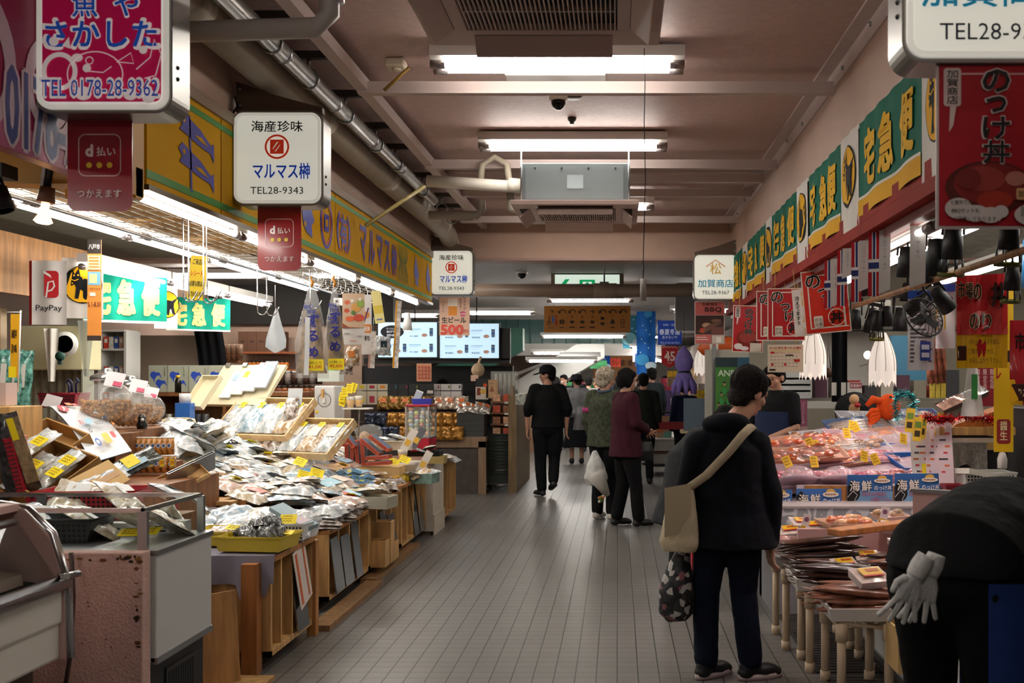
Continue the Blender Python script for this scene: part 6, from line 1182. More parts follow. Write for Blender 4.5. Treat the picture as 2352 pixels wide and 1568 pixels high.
# basket stack on a trolley
p = P(1151, 1128, 13.45)
o = thing('basket_trolley', 'chrome wheeled trolley under the stack of dark baskets', 'trolley', (p.x, p.y, 0)); MB().tube([(-.18, -.14, .3), (.2, -.14, .3), (.2, .14, .3), (-.18, .14, .3)], .008, CHROME, 6, close=True).tube([(-.17, -.13, .1), (.19, -.13, .1), (.19, .13, .1), (-.17, .13, .1)], .008, CHROME, 6, close=True).build('frame', o)
for x, y in ((-.18, -.14), (.2, -.14), (.2, .14), (-.18, .14)): w_ = MB().tube([(x, y, .06), (x, y, .3)], .007, CHROME, 6).build('leg', o); MB().lathe([(.001, -.012), (.035, -.012), (.035, .012), (.001, .012)], BLACK, c=(x, y, .036), rot=(PI/2, 0, 0), n=12).build('wheel', o)
for i in range(14):
    o = MB().tray((0, 0, 0), (.38, .28, .1), .008, M('1d2422' if i % 3 else '2a2f2a', .35), .92).tube([(x*.19, y*.14, .1) for x, y in ((-1, -1), (1, -1), (1, 1), (-1, 1))], .008, M('303432', .3), 6, close=True).build('shopping_basket', loc=(p.x+.005, p.y, .12+.043*i)); tag(o, 'dark shopping basket in the nested stack, %s from the bottom' % ORD[i], 'basket', 'nested shopping baskets')
# beyond: mezzanine, escalator, banners, stalls
struct(MB().b2((-4, 25, 2.12), (1.2, 25.3, 2.42), M('b4b0aa', .6)).b2((-4, 25.3, 2.4), (1.2, 28, 2.45), M('a8a49e', .6)).build('trim_12'))
o = thing('balustrade', 'glass balustrade with green posts on the upper floor beyond the sign', 'balustrade', (0, 24.98, 2.42)); MB().add([(-4, 0, 0), (1.1, 0, 0), (1.1, 0, .62), (-4, 0, .62)], [(0, 1, 2, 3)], M('3a6a68', .1, a=.55, kind='tinted')).build('glass', o)
q = MB(); [q.b2((-4+.3*i, -.02, 0), (-3.96+.3*i, .02, .6), M('14403a', .5)) for i in range(17)]; q.build('post', o)
o = MB().prism([(-4.6, 1.3), (-2.2, 2.55), (-1.9, 2.55), (-1.9, 2.1), (-4.0, 1.0), (-4.6, 1.0)], 20, 20.4, M('0c5c48', .5)).build('escalator'); tag(o, 'dark green sloping escalator side below the menu screens', 'escalator')
o = MB().prism([(-3.2, .9), (-.9, 2.3), (-.3, 2.3), (-.3, 2.0), (-2.2, .9)], 22, 23, M('b8b8b4', .5)).build('escalator'); tag(o, 'pale grey sloping escalator underside left of the man in black', 'escalator')
for i, (px, py0, py1, Y, w_, c_, c2) in enumerate(((1386, 780, 850, 26, .36, '1a4a94', '2a70b0'), (1484, 690, 860, 22, .42, '1c5aa4', '3a8ac0'), (1455, 690, 800, 23.5, .5, '2a6a80', '7ab0b8'))):
    a = P(px, py0, Y); h_ = a.z-P(px, py1, Y).z; o = thing('tall_banner', 'tall blue banner with wave and bubble pattern hanging in the far aisle, %s' % ORD[i], 'banner', (a.x, Y, a.z-h_/2)); MB().grid(lambda u, v: ((u-.5)*w_, .02*math.sin(u*9), (v-.5)*h_), 6, 4, M(c_, .7)).build('cloth', o); deco(MB(), w_, h_, -.03, [('c', .3, .2, .35, c2, .3), ('c', .75, .12, .3, 'b8ccd8', .2)]+[('c', .2+.6*((j*37) % 10)/10, .3+.06*j, .03, 'c8dce4') for j in range(9)]+[('c', .6, .82, .22, c2, .18)], .7).build('print', o)
# far stalls both sides: frames, counters and signs
struct(MB().b2((-4.5, 30, 0), (-1.7, 40, 2.3), M('6a5a50', .8)).b2((2.4, 17, 0), (5, 40, 2.6), M('7a6a60', .8)).build('wall_far'))
o = thing('stall_canopy', 'lit stall with slanting white canopy beyond the man in black', 'stall', (0, 20.5, 0)); a = P(1200, 0, 20.5); MB().add([(-2.6, 0, 1.45), (-1.15, 0, 2.02), (-1.15, 1.5, 2.02), (-2.6, 1.5, 1.45)], [(0, 1, 2, 3)], M('a8a8a8', .4)).b2((-1.2, 0, 2.0), (-.35, .5, 2.08), M('b8b8b8', .4)).build('canopy', o); MB().b2((-2.6, .2, 0), (-1.5, 1.3, .9), M('8a6a54', .6)).build('counter', o)
r_ = random.Random(11); fcol = ('b82430', 'd8d0c4', 'c8402c', '2a7a44', 'd8b02c', 'c88a6a', 'e0dcd8', '8a2a3a', '2a4a80', 'd86a8a', 'b89a74', 'd8d8e0')
fnam = ('red', 'cream', 'orange', 'green', 'yellow', 'tan', 'white', 'maroon', 'blue', 'pink', 'brown', 'pale'); fl = []
for i in range(72):
    side = i % 3; px = (r_.uniform(1210, 1400) if side == 0 else r_.uniform(1400, 1480) if side == 1 else r_.uniform(1480, 1630)); py = r_.uniform(815, 935) if side != 2 else r_.uniform(850, 1000); Y = r_.uniform(22, 34) if side != 2 else r_.uniform(15.5, 24)
    fl.append((px, py, Y, (i*5) % 12, side, r_.uniform(.12, .4)*(.6 if side == 2 and py > 930 else 1), r_.uniform(.5, 1.2), r_.uniform(.4, .9), .05+r_.random()*.2))
fl.sort(); kn = {}
for px, py, Y, ci, side, s_, a, b_, c in fl:
    sg = py < 900; key = (sg, ci, side); kn[key] = kn.get(key, -1)+1
    o = MB().box((0, 0, 0), (s_*a, c, s_*b_), M(fcol[ci], .5, n=.35, ns=14)).build('stall_sign' if sg else 'stall_goods', loc=P(px, py, Y)); tag(o, '%s %s deep in the far %s stalls, %s of its colour from the left' % (fnam[ci], 'sign' if sg else 'goods', ('left', 'middle', 'right')[side], ORD[kn[key]]), 'sign' if sg else 'goods', 'far stall clutter')
pennant('second red pennant in the far distance behind the man in black', 1275, 830, 28, .4, .5, '8a1824', [('t', .5, .55, .4, 'd8b8b8', '45', .02, .6)])
board('far_sign', 'orange direction sign seen from behind far down the aisle', 'sign', P(1420, 840, 30), 1.5, .9, .04, '8a5a2a', [('r', .1+.15*i, .5, .18+.15*i, .7, '5a3414') for i in range(6)]+[('p', [(.6, .1), (.66, .1), (.63, .3)], 'a82a2a')])
# squid plush, trolley with boxes, display stand
o = thing('squid_plush', 'large purple squid plush hanging over the far right stall', 'toy', P(1571, 860, 14.2)); pm = M('8c7cc8', .85, n=.06, ns=20); b_ = MB()
b_.lathe([(.001, .42), (.03, .39), (.1, .30), (.135, .2), (.12, .1), (.09, .06), (.1, .03), (.13, -.06), (.12, -.1), (.001, -.12)], pm, n=16)
for k in range(9): g_ = 2*PI*k/9; b_.tube([(.08*math.cos(g_), .08*math.sin(g_), -.05), (.15*math.cos(g_), .13*math.sin(g_), -.16), (.17*math.cos(g_), .14*math.sin(g_), -.28)], [.045, .04, .015], pm, 8)
b_.build('body', o); MB().lathe([(.094, .05), (.102, .035), (.102, .01), (.094, .0)], BLACK, n=16).build('ribbon', o); MB().tube([(0, 0, .42), (0, 0, .9)], .004, DARK, 5).build('cord', o)
p = P(1525, 1080, 16.0)
o = thing('hand_trolley', 'black flat trolley with a tall handle by the far right stall', 'trolley', (p.x, p.y, 0)); MB().b2((-.26, -.35, .14), (.26, .35, .18), BLACK).build('deck', o); MB().tube([(-.24, -.35, .16), (-.26, -.37, .95), (-.2, -.38, 1.0), (.2, -.38, 1.0), (.26, -.37, .95), (.24, -.35, .16)], .016, BLACK, 8).build('handle', o)
for x, y in ((-.2, -.28), (.2, -.28), (.2, .28), (-.2, .28)): MB().lathe([(.001, -.02), (.06, -.02), (.06, .02), (.001, .02)], BLACK, c=(x, y, .07), rot=(PI/2, 0, PI/2), n=12).build('wheel', o)
for i, (z, c_) in enumerate(((.18, 'c0bcb8'), (.38, 'c8c4c0'))):
    o = thing('foam_box', 'white foam box on the flat trolley, %s' % ('lower one with brown band', 'upper one')[i], 'box', (p.x, p.y, z)); MB().box((0, 0, .08), (.42, .5, .16), M(c_, .6), taper=.95).build('box', o); MB().box((0, 0, .18 if i else .17), (.44, .52, .03), M(c_ if i else '6a4a34', .6)).build('lid', o)
o = MB().tray((0, 0, 0), (.26, .2, .34), .006, M('c8642c', .5, n=.5, ns=6, col2='5a9a8a'), .95).build('printed_carton', loc=(p.x, p.y+.1, .58)); tag(o, 'colourful orange printed carton on the white foam boxes', 'carton')
o = thing('display_stand', 'tilted grey board and white slope display by the front woman', 'stand', P(1600, 960, 13)); MB().box((-.02, 0, .05), (.3, .02, .42), M('5a6a78', .5)).b2((-.2, .0, -.2), (-.02, .3, -.16), M('b8a484', .6)).build('board', o); MB().prism([(-.15, -.7), (.3, -.7), (.3, .1), (.22, .1)], 0, .3, M('c4c0bc', .5)).build('slope', o)
o = MB().tray(P(1545, 985, 14.5), (.42, .3, .1), .01, M('7a1a20', .5), .9).build('red_tray'); tag(o, 'dark red tray of packets at the far right stall', 'tray')
# ================================================================ right shop
PIPE = M('cdb69a', .45, n=.06, ns=4); DAM = None
def damask():
    mt = bpy.data.materials.new('damask_cloth'); mt.use_nodes = True; nt = mt.node_tree; N = nt.nodes; L = nt.links; p = N['Principled BSDF']
    tc = N.new('ShaderNodeTexCoord'); v = N.new('ShaderNodeTexVoronoi'); v.feature = 'SMOOTH_F1'; v.inputs['Scale'].default_value = 12; L.new(tc.outputs['Object'], v.inputs['Vector'])
    wv = N.new('ShaderNodeMath'); wv.operation = 'SINE'; mu = N.new('ShaderNodeMath'); mu.operation = 'MULTIPLY'; mu.inputs[1].default_value = 16; L.new(v.outputs['Distance'], mu.inputs[0]); L.new(mu.outputs[0], wv.inputs[0])
    cr = N.new('ShaderNodeValToRGB'); cr.color_ramp.elements[0].color = (*lin('a09fa5'), 1); cr.color_ramp.elements[1].color = (*lin('dcdbe0'), 1); cr.color_ramp.elements[0].position = .35; cr.color_ramp.elements[1].position = .6
    L.new(wv.outputs[0], cr.inputs[0]); L.new(cr.outputs[0], p.inputs['Base Color']); p.inputs['Roughness'].default_value = .45
    return mt
DAM = damask()
# structure behind the right shop
plane('wall_inner', (1.55, 12.2, 0), (5.2, 12.2, 0), (5.2, 12.2, 2.9), (1.55, 12.2, 2.9), M('9a9386', .7))
tuberow('tube lamp high inside the right fish shop', 2.5, 2.62, 4.2, 11.5, TUBE_SHOP*.55, pitch=1.8, tubes=2, wid=.2)
tuberow('tube lamp deep inside the right fish shop', 3.6, 2.62, 5, 11.5, TUBE_SHOP*.45, pitch=2.1, tubes=2, wid=.2)
# near showcase and counter
o = thing('fish_showcase', 'refrigerated fish showcase with pale pink inner panel along the right aisle', 'showcase', (1.37, 3.2, 0))
MB().b2((0, 0, .06), (.9, 2.75, .42), M('cfcfd0', .35)).b2((.03, 0, 0), (.9, 2.75, .06), DARK).build('body', o, bevel=.006)
MB().b2((-.012, 0, .045), (.0, 2.76, .075), STEEL).b2((-.02, 0, .40), (.02, 2.76, .44), STEEL).build('trim', o)
PKP = M('c9a09c', .3)
MB().add([(.02, 0, .43), (.02, 2.4, .43), (.45, 2.4, .5), (.45, 0, .5)], [(0, 1, 2, 3)], PKP).build('display_bed', o)
MB().b2((.45, 0, .42), (.47, 2.5, .70), PKP).b2((-.35, 2.42, .44), (.9, 2.46, .66), PKP).build('back_panel', o)
o = thing('counter', 'grey damask covered counter behind the fish showcase', 'counter', (1.0, 6.0, 0))
MB().b2((0, .35, 0), (3.2, 1.0, .66), M('8a888c', .6)).build('body', o); MB().b2((-.02, .33, .38), (3.2, .35, .685), DAM).build('front_cloth', o); MB().b2((-.02, .325, .685), (3.2, 1.0, .70), M('b4a8a8', .4)).build('top', o)
o = thing('wooden_plank', 'orange brown wooden plank laid across the fish showcase', 'plank', (0, 0, 0))
q = MB(); q.T = Matrix.Translation((1.6, 5.55, .70)) @ Matrix.Rotation(.598, 4, 'Z'); q.box((0, 0, 0), (1.12, .1, .035), wood('b0703c')); q.build('plank', o, bevel=.006)
o = thing('splash_back', 'pinkish stainless panel rising at the right edge of the showcase', 'panel', (0, 0, 0)); q = MB(); q.T = Matrix.Translation((2.15, 5.35, .62)) @ Matrix.Rotation(-.5, 4, 'Z'); q.box((0, 0, .1), (1.1, .02, .3), M('b89a96', .25, .5)).box((0, 0, .26), (1.12, .04, .02), STEEL); q.build('panel', o)
def pvctable(lab, x0, x1, y0, y1, z):
    o = thing('pipe_table', lab, 'table', (0, 0, 0))
    MB().tube([(x0, y0, z), (x1, y0, z), (x1, y1, z), (x0, y1, z)], .022, PIPE, 10, close=True).build('frame', o)
    for x in (x0, x1):
        for y in (y0, y1):
            MB().tube([(x, y, 0), (x, y, z)], .021, PIPE, 10).build('leg', o)
            MB().tube([(x, y, z-.07), (x, y, z+.012)], .029, PIPE, 10).tube([(x, y, .0), (x, y, .05)], .026, PIPE, 10).build('joint', o)
    return o
pvctable('beige plastic pipe table of dried fish nearest the front', 1.04, 1.26, 4.62, 4.98, .36)
pvctable('beige plastic pipe table of dried fish in the middle', .99, 1.30, 5.12, 5.36, .40)
pvctable('beige plastic pipe table under the white trays beside the woman', .94, 1.30, 5.55, 5.9, .44)
def foam(lab, x, y, z, d, rot=0, col='d2cdc8'):
    o = MB().tray((0, 0, 0), d, .012, M(col, .5), .94).build('foam_tray', loc=(x, y, z), rot=rot); tag(o, lab, 'tray'); return o
foam('white foam tray of dried fish on the nearest pipe table', 1.15, 4.80, .385, (.34, .42, .06))
foam('white foam tray of dried fish on the middle pipe table', 1.12, 5.24, .425, (.42, .34, .06))
foam('white plastic tray on the pipe table beside the woman', 1.10, 5.72, .465, (.46, .4, .06), 0, 'd8d4d4')
def fishmesh(L_, w_, m, bend=0.):
    mb = MB(); pr = [(-.5, .02), (-.44, .28), (-.34, .62), (-.18, .95), (0, 1), (.2, .8), (.36, .42), (.43, .2)]
    rings = []
    for t, r_ in pr:
        rings.append([(t*L_, bend*math.sin((t+.5)*PI)+w_*.5*r_*math.cos(2*PI*k/8), w_*.24*r_*math.sin(2*PI*k/8)+w_*.24) for k in range(8)])
    mb.loft(rings, m)
    mb.add([(.42*L_, 0, w_*.2), (.52*L_, w_*.42, w_*.28), (.48*L_, 0, w_*.22), (.53*L_, -w_*.4, w_*.28)], [(0, 1, 2), (0, 2, 3)], m)
    return mb
FM = [M('4a2c22', .32, n=.5, ns=14, coat=.4), M('33201c', .3, n=.5, ns=18, coat=.4), M('7a4a34', .35, n=.5, ns=14, coat=.3), M('8c5a44', .35, n=.4, ns=14, coat=.3)]
FP = {}
def fish(kind, L_, lab, loc, rot, grp):
    if kind not in FP:
        o = thing('dried_fish', lab, 'fish', loc, rot, grp); fishmesh(.4, .075, FM[kind], .012*kind-.02).build('body', o); MB().ball((-.17, -.018, .022), .005, M('c8c0a0', .2), 6, 4).build('eye', o); FP[kind] = o
    else: o = dup(FP[kind], loc, rot, lab, grp)
    o.scale = (L_/.4,)*3; return o
k = 0
for pile, (x, y, z, kinds, n_, L_) in enumerate(((1.14, 4.82, .41, (2, 3, 2, 3), 12, .42), (1.10, 5.2, .45, (1, 0, 1), 12, .42), (1.12, 5.52, .50, (0, 1, 0), 13, .46), (1.5, 5.3, .50, (0, 2), 8, .4))):
    for i in range(n_):
        lay = i//4
        fish(kinds[i % len(kinds)], L_*rnd.uniform(.9, 1.1), '%s brown dried fish, %s from the bottom of the %s pile' % (('dark', 'blackish', 'reddish', 'light')[kinds[i % len(kinds)]], ORD[i], ('nearest', 'middle', 'farthest', 'inner')[pile]), (x+rnd.uniform(-.03, .03), y-.14+.075*(i % 4)+rnd.uniform(-.02, .02), z+lay*.036), (rnd.uniform(-.1, .1), rnd.uniform(-.12, .12), PI+rnd.uniform(-.18, .18)), 'dried fish piles')
def wpack(lab, p, rot=0, c1='d8a81c', c2='c03a28', s=1.):
    o = thing('fish_pack', lab, 'packet', p, rot if isinstance(rot, tuple) else (R(20), 0, rot)); o.scale = (s,)*3
    MB().tray((0, 0, 0), (.15, .11, .035), .004, M('dcd6d4', .3), .9).build('tray', o); MB().grid(lambda u, v: ((u-.5)*.148, (v-.5)*.108, .035+.012*math.sin(u*PI)*math.sin(v*PI)), 6, 6, M('dcc8c0', .15, n=.15, ns=20, coat=.8)).build('wrap', o)
    MB().box((.0, .0, .049), (.1, .06, .003), M(c1, .4)).box((0, -.026, .0495), (.1, .01, .004), M(c2, .4)).box((.01, .01, .051), (.06, .02, .001), M('a8501c', .4)).build('label', o)
for i, (px, py, Y) in enumerate(((1958, 1252, 5.75), (1880, 1230, 5.8), (1838, 1222, 5.9), (1990, 1300, 5.35), (1938, 1318, 5.2), (1995, 1350, 4.75), (2070, 1272, 5.3), (2050, 1232, 5.6), (1908, 1312, 5.4), (2120, 1255, 5.6), (1815, 1240, 5.85), (2095, 1235, 5.7))):
    wpack('white wrapped fish pack with yellow and red label, %s of those on the dried fish' % ORD[i], P(px, py-14, Y), (R(22), rnd.uniform(-.1, .1), rnd.uniform(-.4, .4)), s=1.15 if i == 5 else .9)
def seafood(lab, p, rot, d=(.26, .18, .03), cols=('c8693a', 'b85a3a'), tray='d8c4b4', nn=9, grp=None, cat='seafood tray', fishy=False):
    """wrapped tray of seafood: tray, contents, film"""
    o = thing('seafood_tray', lab, cat, p, rot, grp)
    MB().tray((0, 0, 0), d, .006, M(tray, .35), .88).build('tray', o)
    c_ = MB(); r_ = random.Random(lab)
    for i in range(nn):
        x, y = r_.uniform(-.38, .38)*d[0], r_.uniform(-.36, .36)*d[1]; col = M(cols[i % len(cols)], .28, n=.25, ns=30, coat=.5)
        if fishy: c_.ball((0, -d[1]*.38+d[1]*.76*(i+.5)/nn, .03), (d[0]*.46, d[1]*.34/nn*1.5, .02), col, 10, 6)
        else: c_.ball((x, y, .025+r_.random()*.02), (r_.uniform(.03, .06), r_.uniform(.02, .034), .02), col, 8, 5)
    c_.build('contents', o)
    MB().grid(lambda u, v: ((u-.5)*d[0], (v-.5)*d[1], d[2]+.032*(math.sin(u*PI)*math.sin(v*PI))**.5+.004*math.sin(u*19+v*13)), 9, 7, M('f4f0ee', .05, a=.09, coat=1., kind='wrap')).build('film', o)
    return o
seafood('tray of orange sea squirts wrapped in film on the plank', P(1945, 1208, 5.75), (.1, .05, .45), (.36, .16, .03), ('c8783a', 'c8602c', 'd89a5a'), 'd8b090', 14)
seafood('tray of shellfish wrapped in film at the right of the plank', P(2045, 1192, 5.9), (.1, 0, .45), (.2, .14, .03), ('b88a5a', '9a7a5a'), 'd8b0a0', 8)
o = thing('bowl', 'dark red lacquer bowl with film cover on the plank end', 'bowl', P(2131, 1195, 6.0)); MB().lathe([(.001, 0), (.035, 0), (.04, .008), (.07, .055), (.08, .075), (.076, .075), (.06, .05), (.001, .012)], M('3a1218', .15, coat=.6), n=24).build('bowl', o); MB().lathe([(.078, .076), (.001, .07)], M('7a3a48', .1, n=.3, ns=30), n=20).build('cover', o)
for i, (px, py, Y, rx) in enumerate(((1850, 1203, 5.8, .25), (2030, 1186, 5.7, .25))):
    o = thing('price_card', 'upright white and yellow price tag with picture, %s on the showcase' % ('left one' if i == 0 else 'right one'), 'price card', P(px, py, Y), (0, rx, 0)); MB().box((0, 0, 0), (.045, .003, .12), M('ddd4d4', .4)).box((0, -.001, -.035), (.044, .003, .045), M('e0b01c', .4)).build('card', o); MB().flat(circ(0, .028, .014), -.0025, M('8a5a78', .5)).text('300円', 0, -.035, .018, M('b0281c', .5), -.0035, .01, .036).build('print', o)
seafood('dark tray of pink fish fillets in film beside the woman', P(1835, 1255, 5.75), (.1, 0, .1), (.3, .26, .03), ('d8a098', 'c89088', 'd8b0a0'), '18181a', 10)
o = MB().tray((0, 0, 0), (.2, .14, .03), .006, M('b4a4d4', .4), .9).build('lilac_tray', loc=P(1812, 1228, 6.0), rot=(.1, 0, 0)); tag(o, 'lilac empty plastic tray behind the dark fillet tray', 'tray')
for i in range(5):
    o = MB().box((0, 0, 0), (.3, .18, .012), M('d4c8cc', .4)).build('flat_pack', loc=P(2170, 1232, 5.1)+Vector((.01*i, 0, .018*i)), rot=(.1, .05, -.3)); tag(o, 'pale pink flat pack in the stack beside the bending vendor, %s from the bottom' % ORD[i], 'packet', 'flat packs beside the vendor')
o = thing('price_card', 'orange fish shaped price card on the pale pink flat packs', 'price card', P(2175, 1250, 4.9), (0, .2, 0)); MB().prism([(-.03, -.05), (.03, -.05), (.03, .0), (.0, .0), (.01, .08), (-.012, .1), (-.03, .03)], -.002, .002, M('e0a030', .4)).build('card', o); MB().text('¥500', 0, -.025, .02, M('2a1a10', .5), -.003, .01, .05).build('lettering', o)
# crushed ice seafood slope
o = MB().add([(.95, 6.75, .72), (2.35, 6.75, .78), (2.35, 8.6, 1.22), (1.1, 8.4, .96)], [(0, 1, 2, 3)], M('9a8088', .4, n=.2, ns=30)).build('ice_slope'); tag(o, 'sloping icy bed carrying the wrapped seafood trays', 'stand')
o = MB().b2((1.0, 6.9, .0), (2.3, 8.5, .7), M('6a6468', .6)).b2((1.3, 7.6, .6), (2.3, 8.5, .95), M('6a6468', .6)).build('slope_base'); tag(o, 'grey base under the seafood slope', 'base')
pal = [(('c8642c', 'b04c20'), 'd09878', 0), (('9a6844', '7a5438'), 'b8b8c0', 0), (('8c7468', '6e625e', 'a08470'), '2a5a94', 1), (('c07c88', 'b06474'), 'c8a8b4', 1), (('c04a20', 'd0783c'), 'c89880', 0)]
k = 0; rowsS = [((1790, 1895), 1052, 7.1, 0, 4), ((1905, 2020), 1058, 7.3, 3, 3), ((1800, 1900), 1022, 7.6, 4, 3), ((1905, 2000), 1035, 7.6, 1, 3), ((1860, 1960), 1008, 8.0, 1, 3), ((1960, 2060), 1018, 7.9, 3, 3), ((1960, 2095), 988, 8.2, 2, 4), ((1985, 2105), 972, 8.45, 1, 4)]
for r_, (pxs, py, Y, pk, n_) in enumerate(rowsS):
    for i in range(n_):
        px = pxs[0]+(pxs[1]-pxs[0])*i/(n_-1); c_, t_, fy = pal[(pk+(i % 2)*(1 if r_ % 2 else 0)) % 5]
        seafood('wrapped tray of %s, %s from the left, seafood slope row %s' % (('orange shellfish', 'brown shellfish', 'grey fish', 'pink squid', 'red roe')[pal.index((c_, t_, fy))], ORD[i], ('one', 'two', 'three', 'four', 'five', 'six', 'seven', 'eight')[r_]), P(px, py-2*i, Y+.04*i), (R(22), rnd.uniform(-.15, .05), .2), (.3, .2, .03) if r_ < 5 else (.44, .3, .05), c_, t_, 8 if not fy else 4, 'wrapped trays on the seafood slope', fishy=bool(fy)); k += 1
for i in range(7):
    seafood('pink film wrapped pack along the front edge of the seafood slope, %s from the left' % ORD[i], P(1800+50*i, 1098, 6.95), (R(18), 0, .1), (.17, .13, .03), ('c86a80', 'd08a98', 'b85048'), 'd0a8b8', 6, 'front packs of the seafood slope')
for i, (px, py, Y, w_) in enumerate(((1965, 1015, 7.9, .34), (2045, 1028, 7.6, .36), (2090, 1050, 7.3, .3))):
    o = MB().tray((0, 0, 0), (w_, .3, .07), .01, M('1c5fb0', .35), .9).build('blue_crate', loc=P(px, py+26, Y), rot=(R(18), 0, .3)); tag(o, 'bright blue plastic crate under the seafood trays, %s from the back' % ORD[i], 'crate')
for i, (px, py, Y) in enumerate(((1860, 1025, 7.4), (1873, 1030, 7.5), (1957, 985, 8.0), (1965, 988, 8.0), (1945, 1002, 7.9), (1985, 1055, 7.1), (2010, 1062, 7.1), (1870, 1068, 7.0), (2075, 1015, 7.4), (1808, 1068, 7.0))):
    pcard('yellow and red price tag stuck in the seafood slope, %s of ten' % ORD[i], P(px, py-8, Y-.15), (R(70), .3*(i % 3-1), .3), .06, .08, 'e8b81c')
for i, px in enumerate((1835, 1925)):
    o = thing('clear_dome', 'clear plastic dome lid over a seafood plate, %s behind the blue signs' % ('left' if i == 0 else 'right'), 'dome', P(px, 1105, 6.75), (R(-20), 0, 0)); MB().lathe([(.001, .1), (.07, .09), (.11, .055), (.13, .0)], M('f4e4ec', .05, a=.3, coat=1, kind='dome_film'), n=24, cap=False).build('dome', o); MB().lathe([(.001, 0), (.12, 0), (.14, .012), (.12, .01), (.001, .008)], M('dcc0cc', .3), n=24).build('plate', o); MB().ball((0, 0, .02), (.07, .07, .02), M('d8905a', .3, n=.4, ns=30), 12, 6).build('contents', o)
# blue picture signs along the counter
def kaisen(lab, px0, px1, py0, py1, Y, small):
    a = P(px0, py0, Y); b_ = P(px1, py1, Y); w_, h_ = b_.x-a.x, a.z-b_.z
    it = [('r', 0, .5, 1, 1, '2f5f9c'), ('r', 0, 0, 1, .5, '6f98bc')] if not small else [('r', 0, 0, 1, 1, '3a6aae')]
    it += [('p', [(0, 0), (0, .62), (.1, .88 if small else .84), (.22, .62), (.27, .5), (.28, .38), (.24, .26), (.17, .18), (.24, .06), (.3, 0)], '141416'), ('l', [(.12, .5), (.22, .38), (.16, .22), (.2, .12), (.3, .06)], 'd8d4d0', .012), ('l', [(.0, .3), (.12, .5), (.2, .52)], 'd8d4d0', .012), ('p', [(.3, 0), (.36, .12), (.44, 0)], '141416'), ('p', [(.45, 0), (.51, .11), (.58, 0)], '141416')]
    zt = .66 if not small else .42; hh = .32 if not small else .58
    for b2, c_ in ((.03, '2a2420'), (.012, 'e8e0d4')): it += [('t', .16, zt, hh, c_, '海', b2, .22), ('t', .42, zt, hh, c_, '鮮', b2, .22)]
    it += [('t', .78, zt-.06, .15 if not small else .28, 'e8e0d4', 'のっけ丼', .012, .38), ('c', .76, .9 if not small else .86, .1, 'd8a84a', .06), ('c', .76, .82 if not small else .7, .18, 'e8dcc8', .05 if not small else .06), ('t', .76, .82 if not small else .7, .06 if not small else .11, '8a2a20', '鮮度抜群!!', .008, .26)]
    if not small: it += [('t', .58, .42, .11, 'b0304a', 'お好きなお刺身を', .01, .54), ('t', .74, .25, .11, 'b0304a', 'お選び下さい。', .01, .46), ('r', .3, .35, .86, .358, 'b0304a'), ('r', .5, .18, .96, .188, 'b0304a')]
    o = board('picture_sign', lab, 'sign', ((a.x+b_.x)/2, Y, (a.z+b_.z)/2), w_, h_, .008, '4a7ab4', it, 0, gloss=.3)
kaisen('large blue seafood bowl sign with red writing, left of the pair on the counter', 1946, 2050, 1090, 1164, 6.6, False)
kaisen('large blue seafood bowl sign with red writing, right of the pair on the counter', 2055, 2159, 1087, 1164, 6.6, False)
kaisen('small blue seafood bowl sign left of the two large ones', 1829, 1932, 1122, 1164, 6.6, True)
kaisen('small blue seafood bowl sign half hidden behind the woman', 1716, 1819, 1124, 1165, 6.6, True)
o = MB().b2((1.25, 6.615, .70), (2.16, 6.64, .80), WD).build('wooden_ledge'); tag(o, 'wooden ledge behind the blue counter signs', 'ledge')
o = MB().b2((1.2, 6.64, .70), (2.2, 6.68, .80), M('d8c4cc', .4)).build('divider_board'); tag(o, 'pale pink panel behind the blue counter signs', 'panel')
# price strip stand
for i, (px, c_) in enumerate(((2109, 'd8d4cc'), (2128, 'd8ccc8'), (2143, 'd8c4c8'), (2153, 'd4c4c8'), (2163, 'd0bcc0'), (2171, 'ccb8bc'))):
    o = thing('price_strip', 'tall price list card in the fan by the seafood, %s from the left' % ORD[i], 'card', P(px, 1040, 6.75-.04*i), (0, R(-3), R(-35))); b_ = MB(); b_.box((0, 0, 0), (.1, .003, .42), M(c_, .35)); b_.build('card', o)
    l = MB()
    for j in range(8): l.box((rnd.uniform(-.02, .02), -.002, .17-.042*j), (rnd.uniform(.02, .07), .001, .012), M(('b83040', '3a3a40', 'c8602c')[(i+j) % 3], .5))
    if i == 1: l.box((0, -.0025, -.12), (.07, .002, .1), M('e8d01c', .4))
    l.build('print', o)
for i, (px, py) in enumerate(((2108, 985), (2118, 980), (2160, 975), (2090, 965))):
    o = thing('price_card', 'yellow and green lettered price card above the fan of price lists, %s' % ORD[i], 'price card', P(px, py, 6.6), (0, R(6), R(-15))); MB().box((0, 0, 0), (.055, .003, .16), M('d8b43a', .4)).build('card', o); MB().box((0, -.002, .03), (.04, .002, .04), M('6a8a3a', .5)).box((0, -.002, -.03), (.035, .002, .04), M('3a3020', .5)).build('print', o)
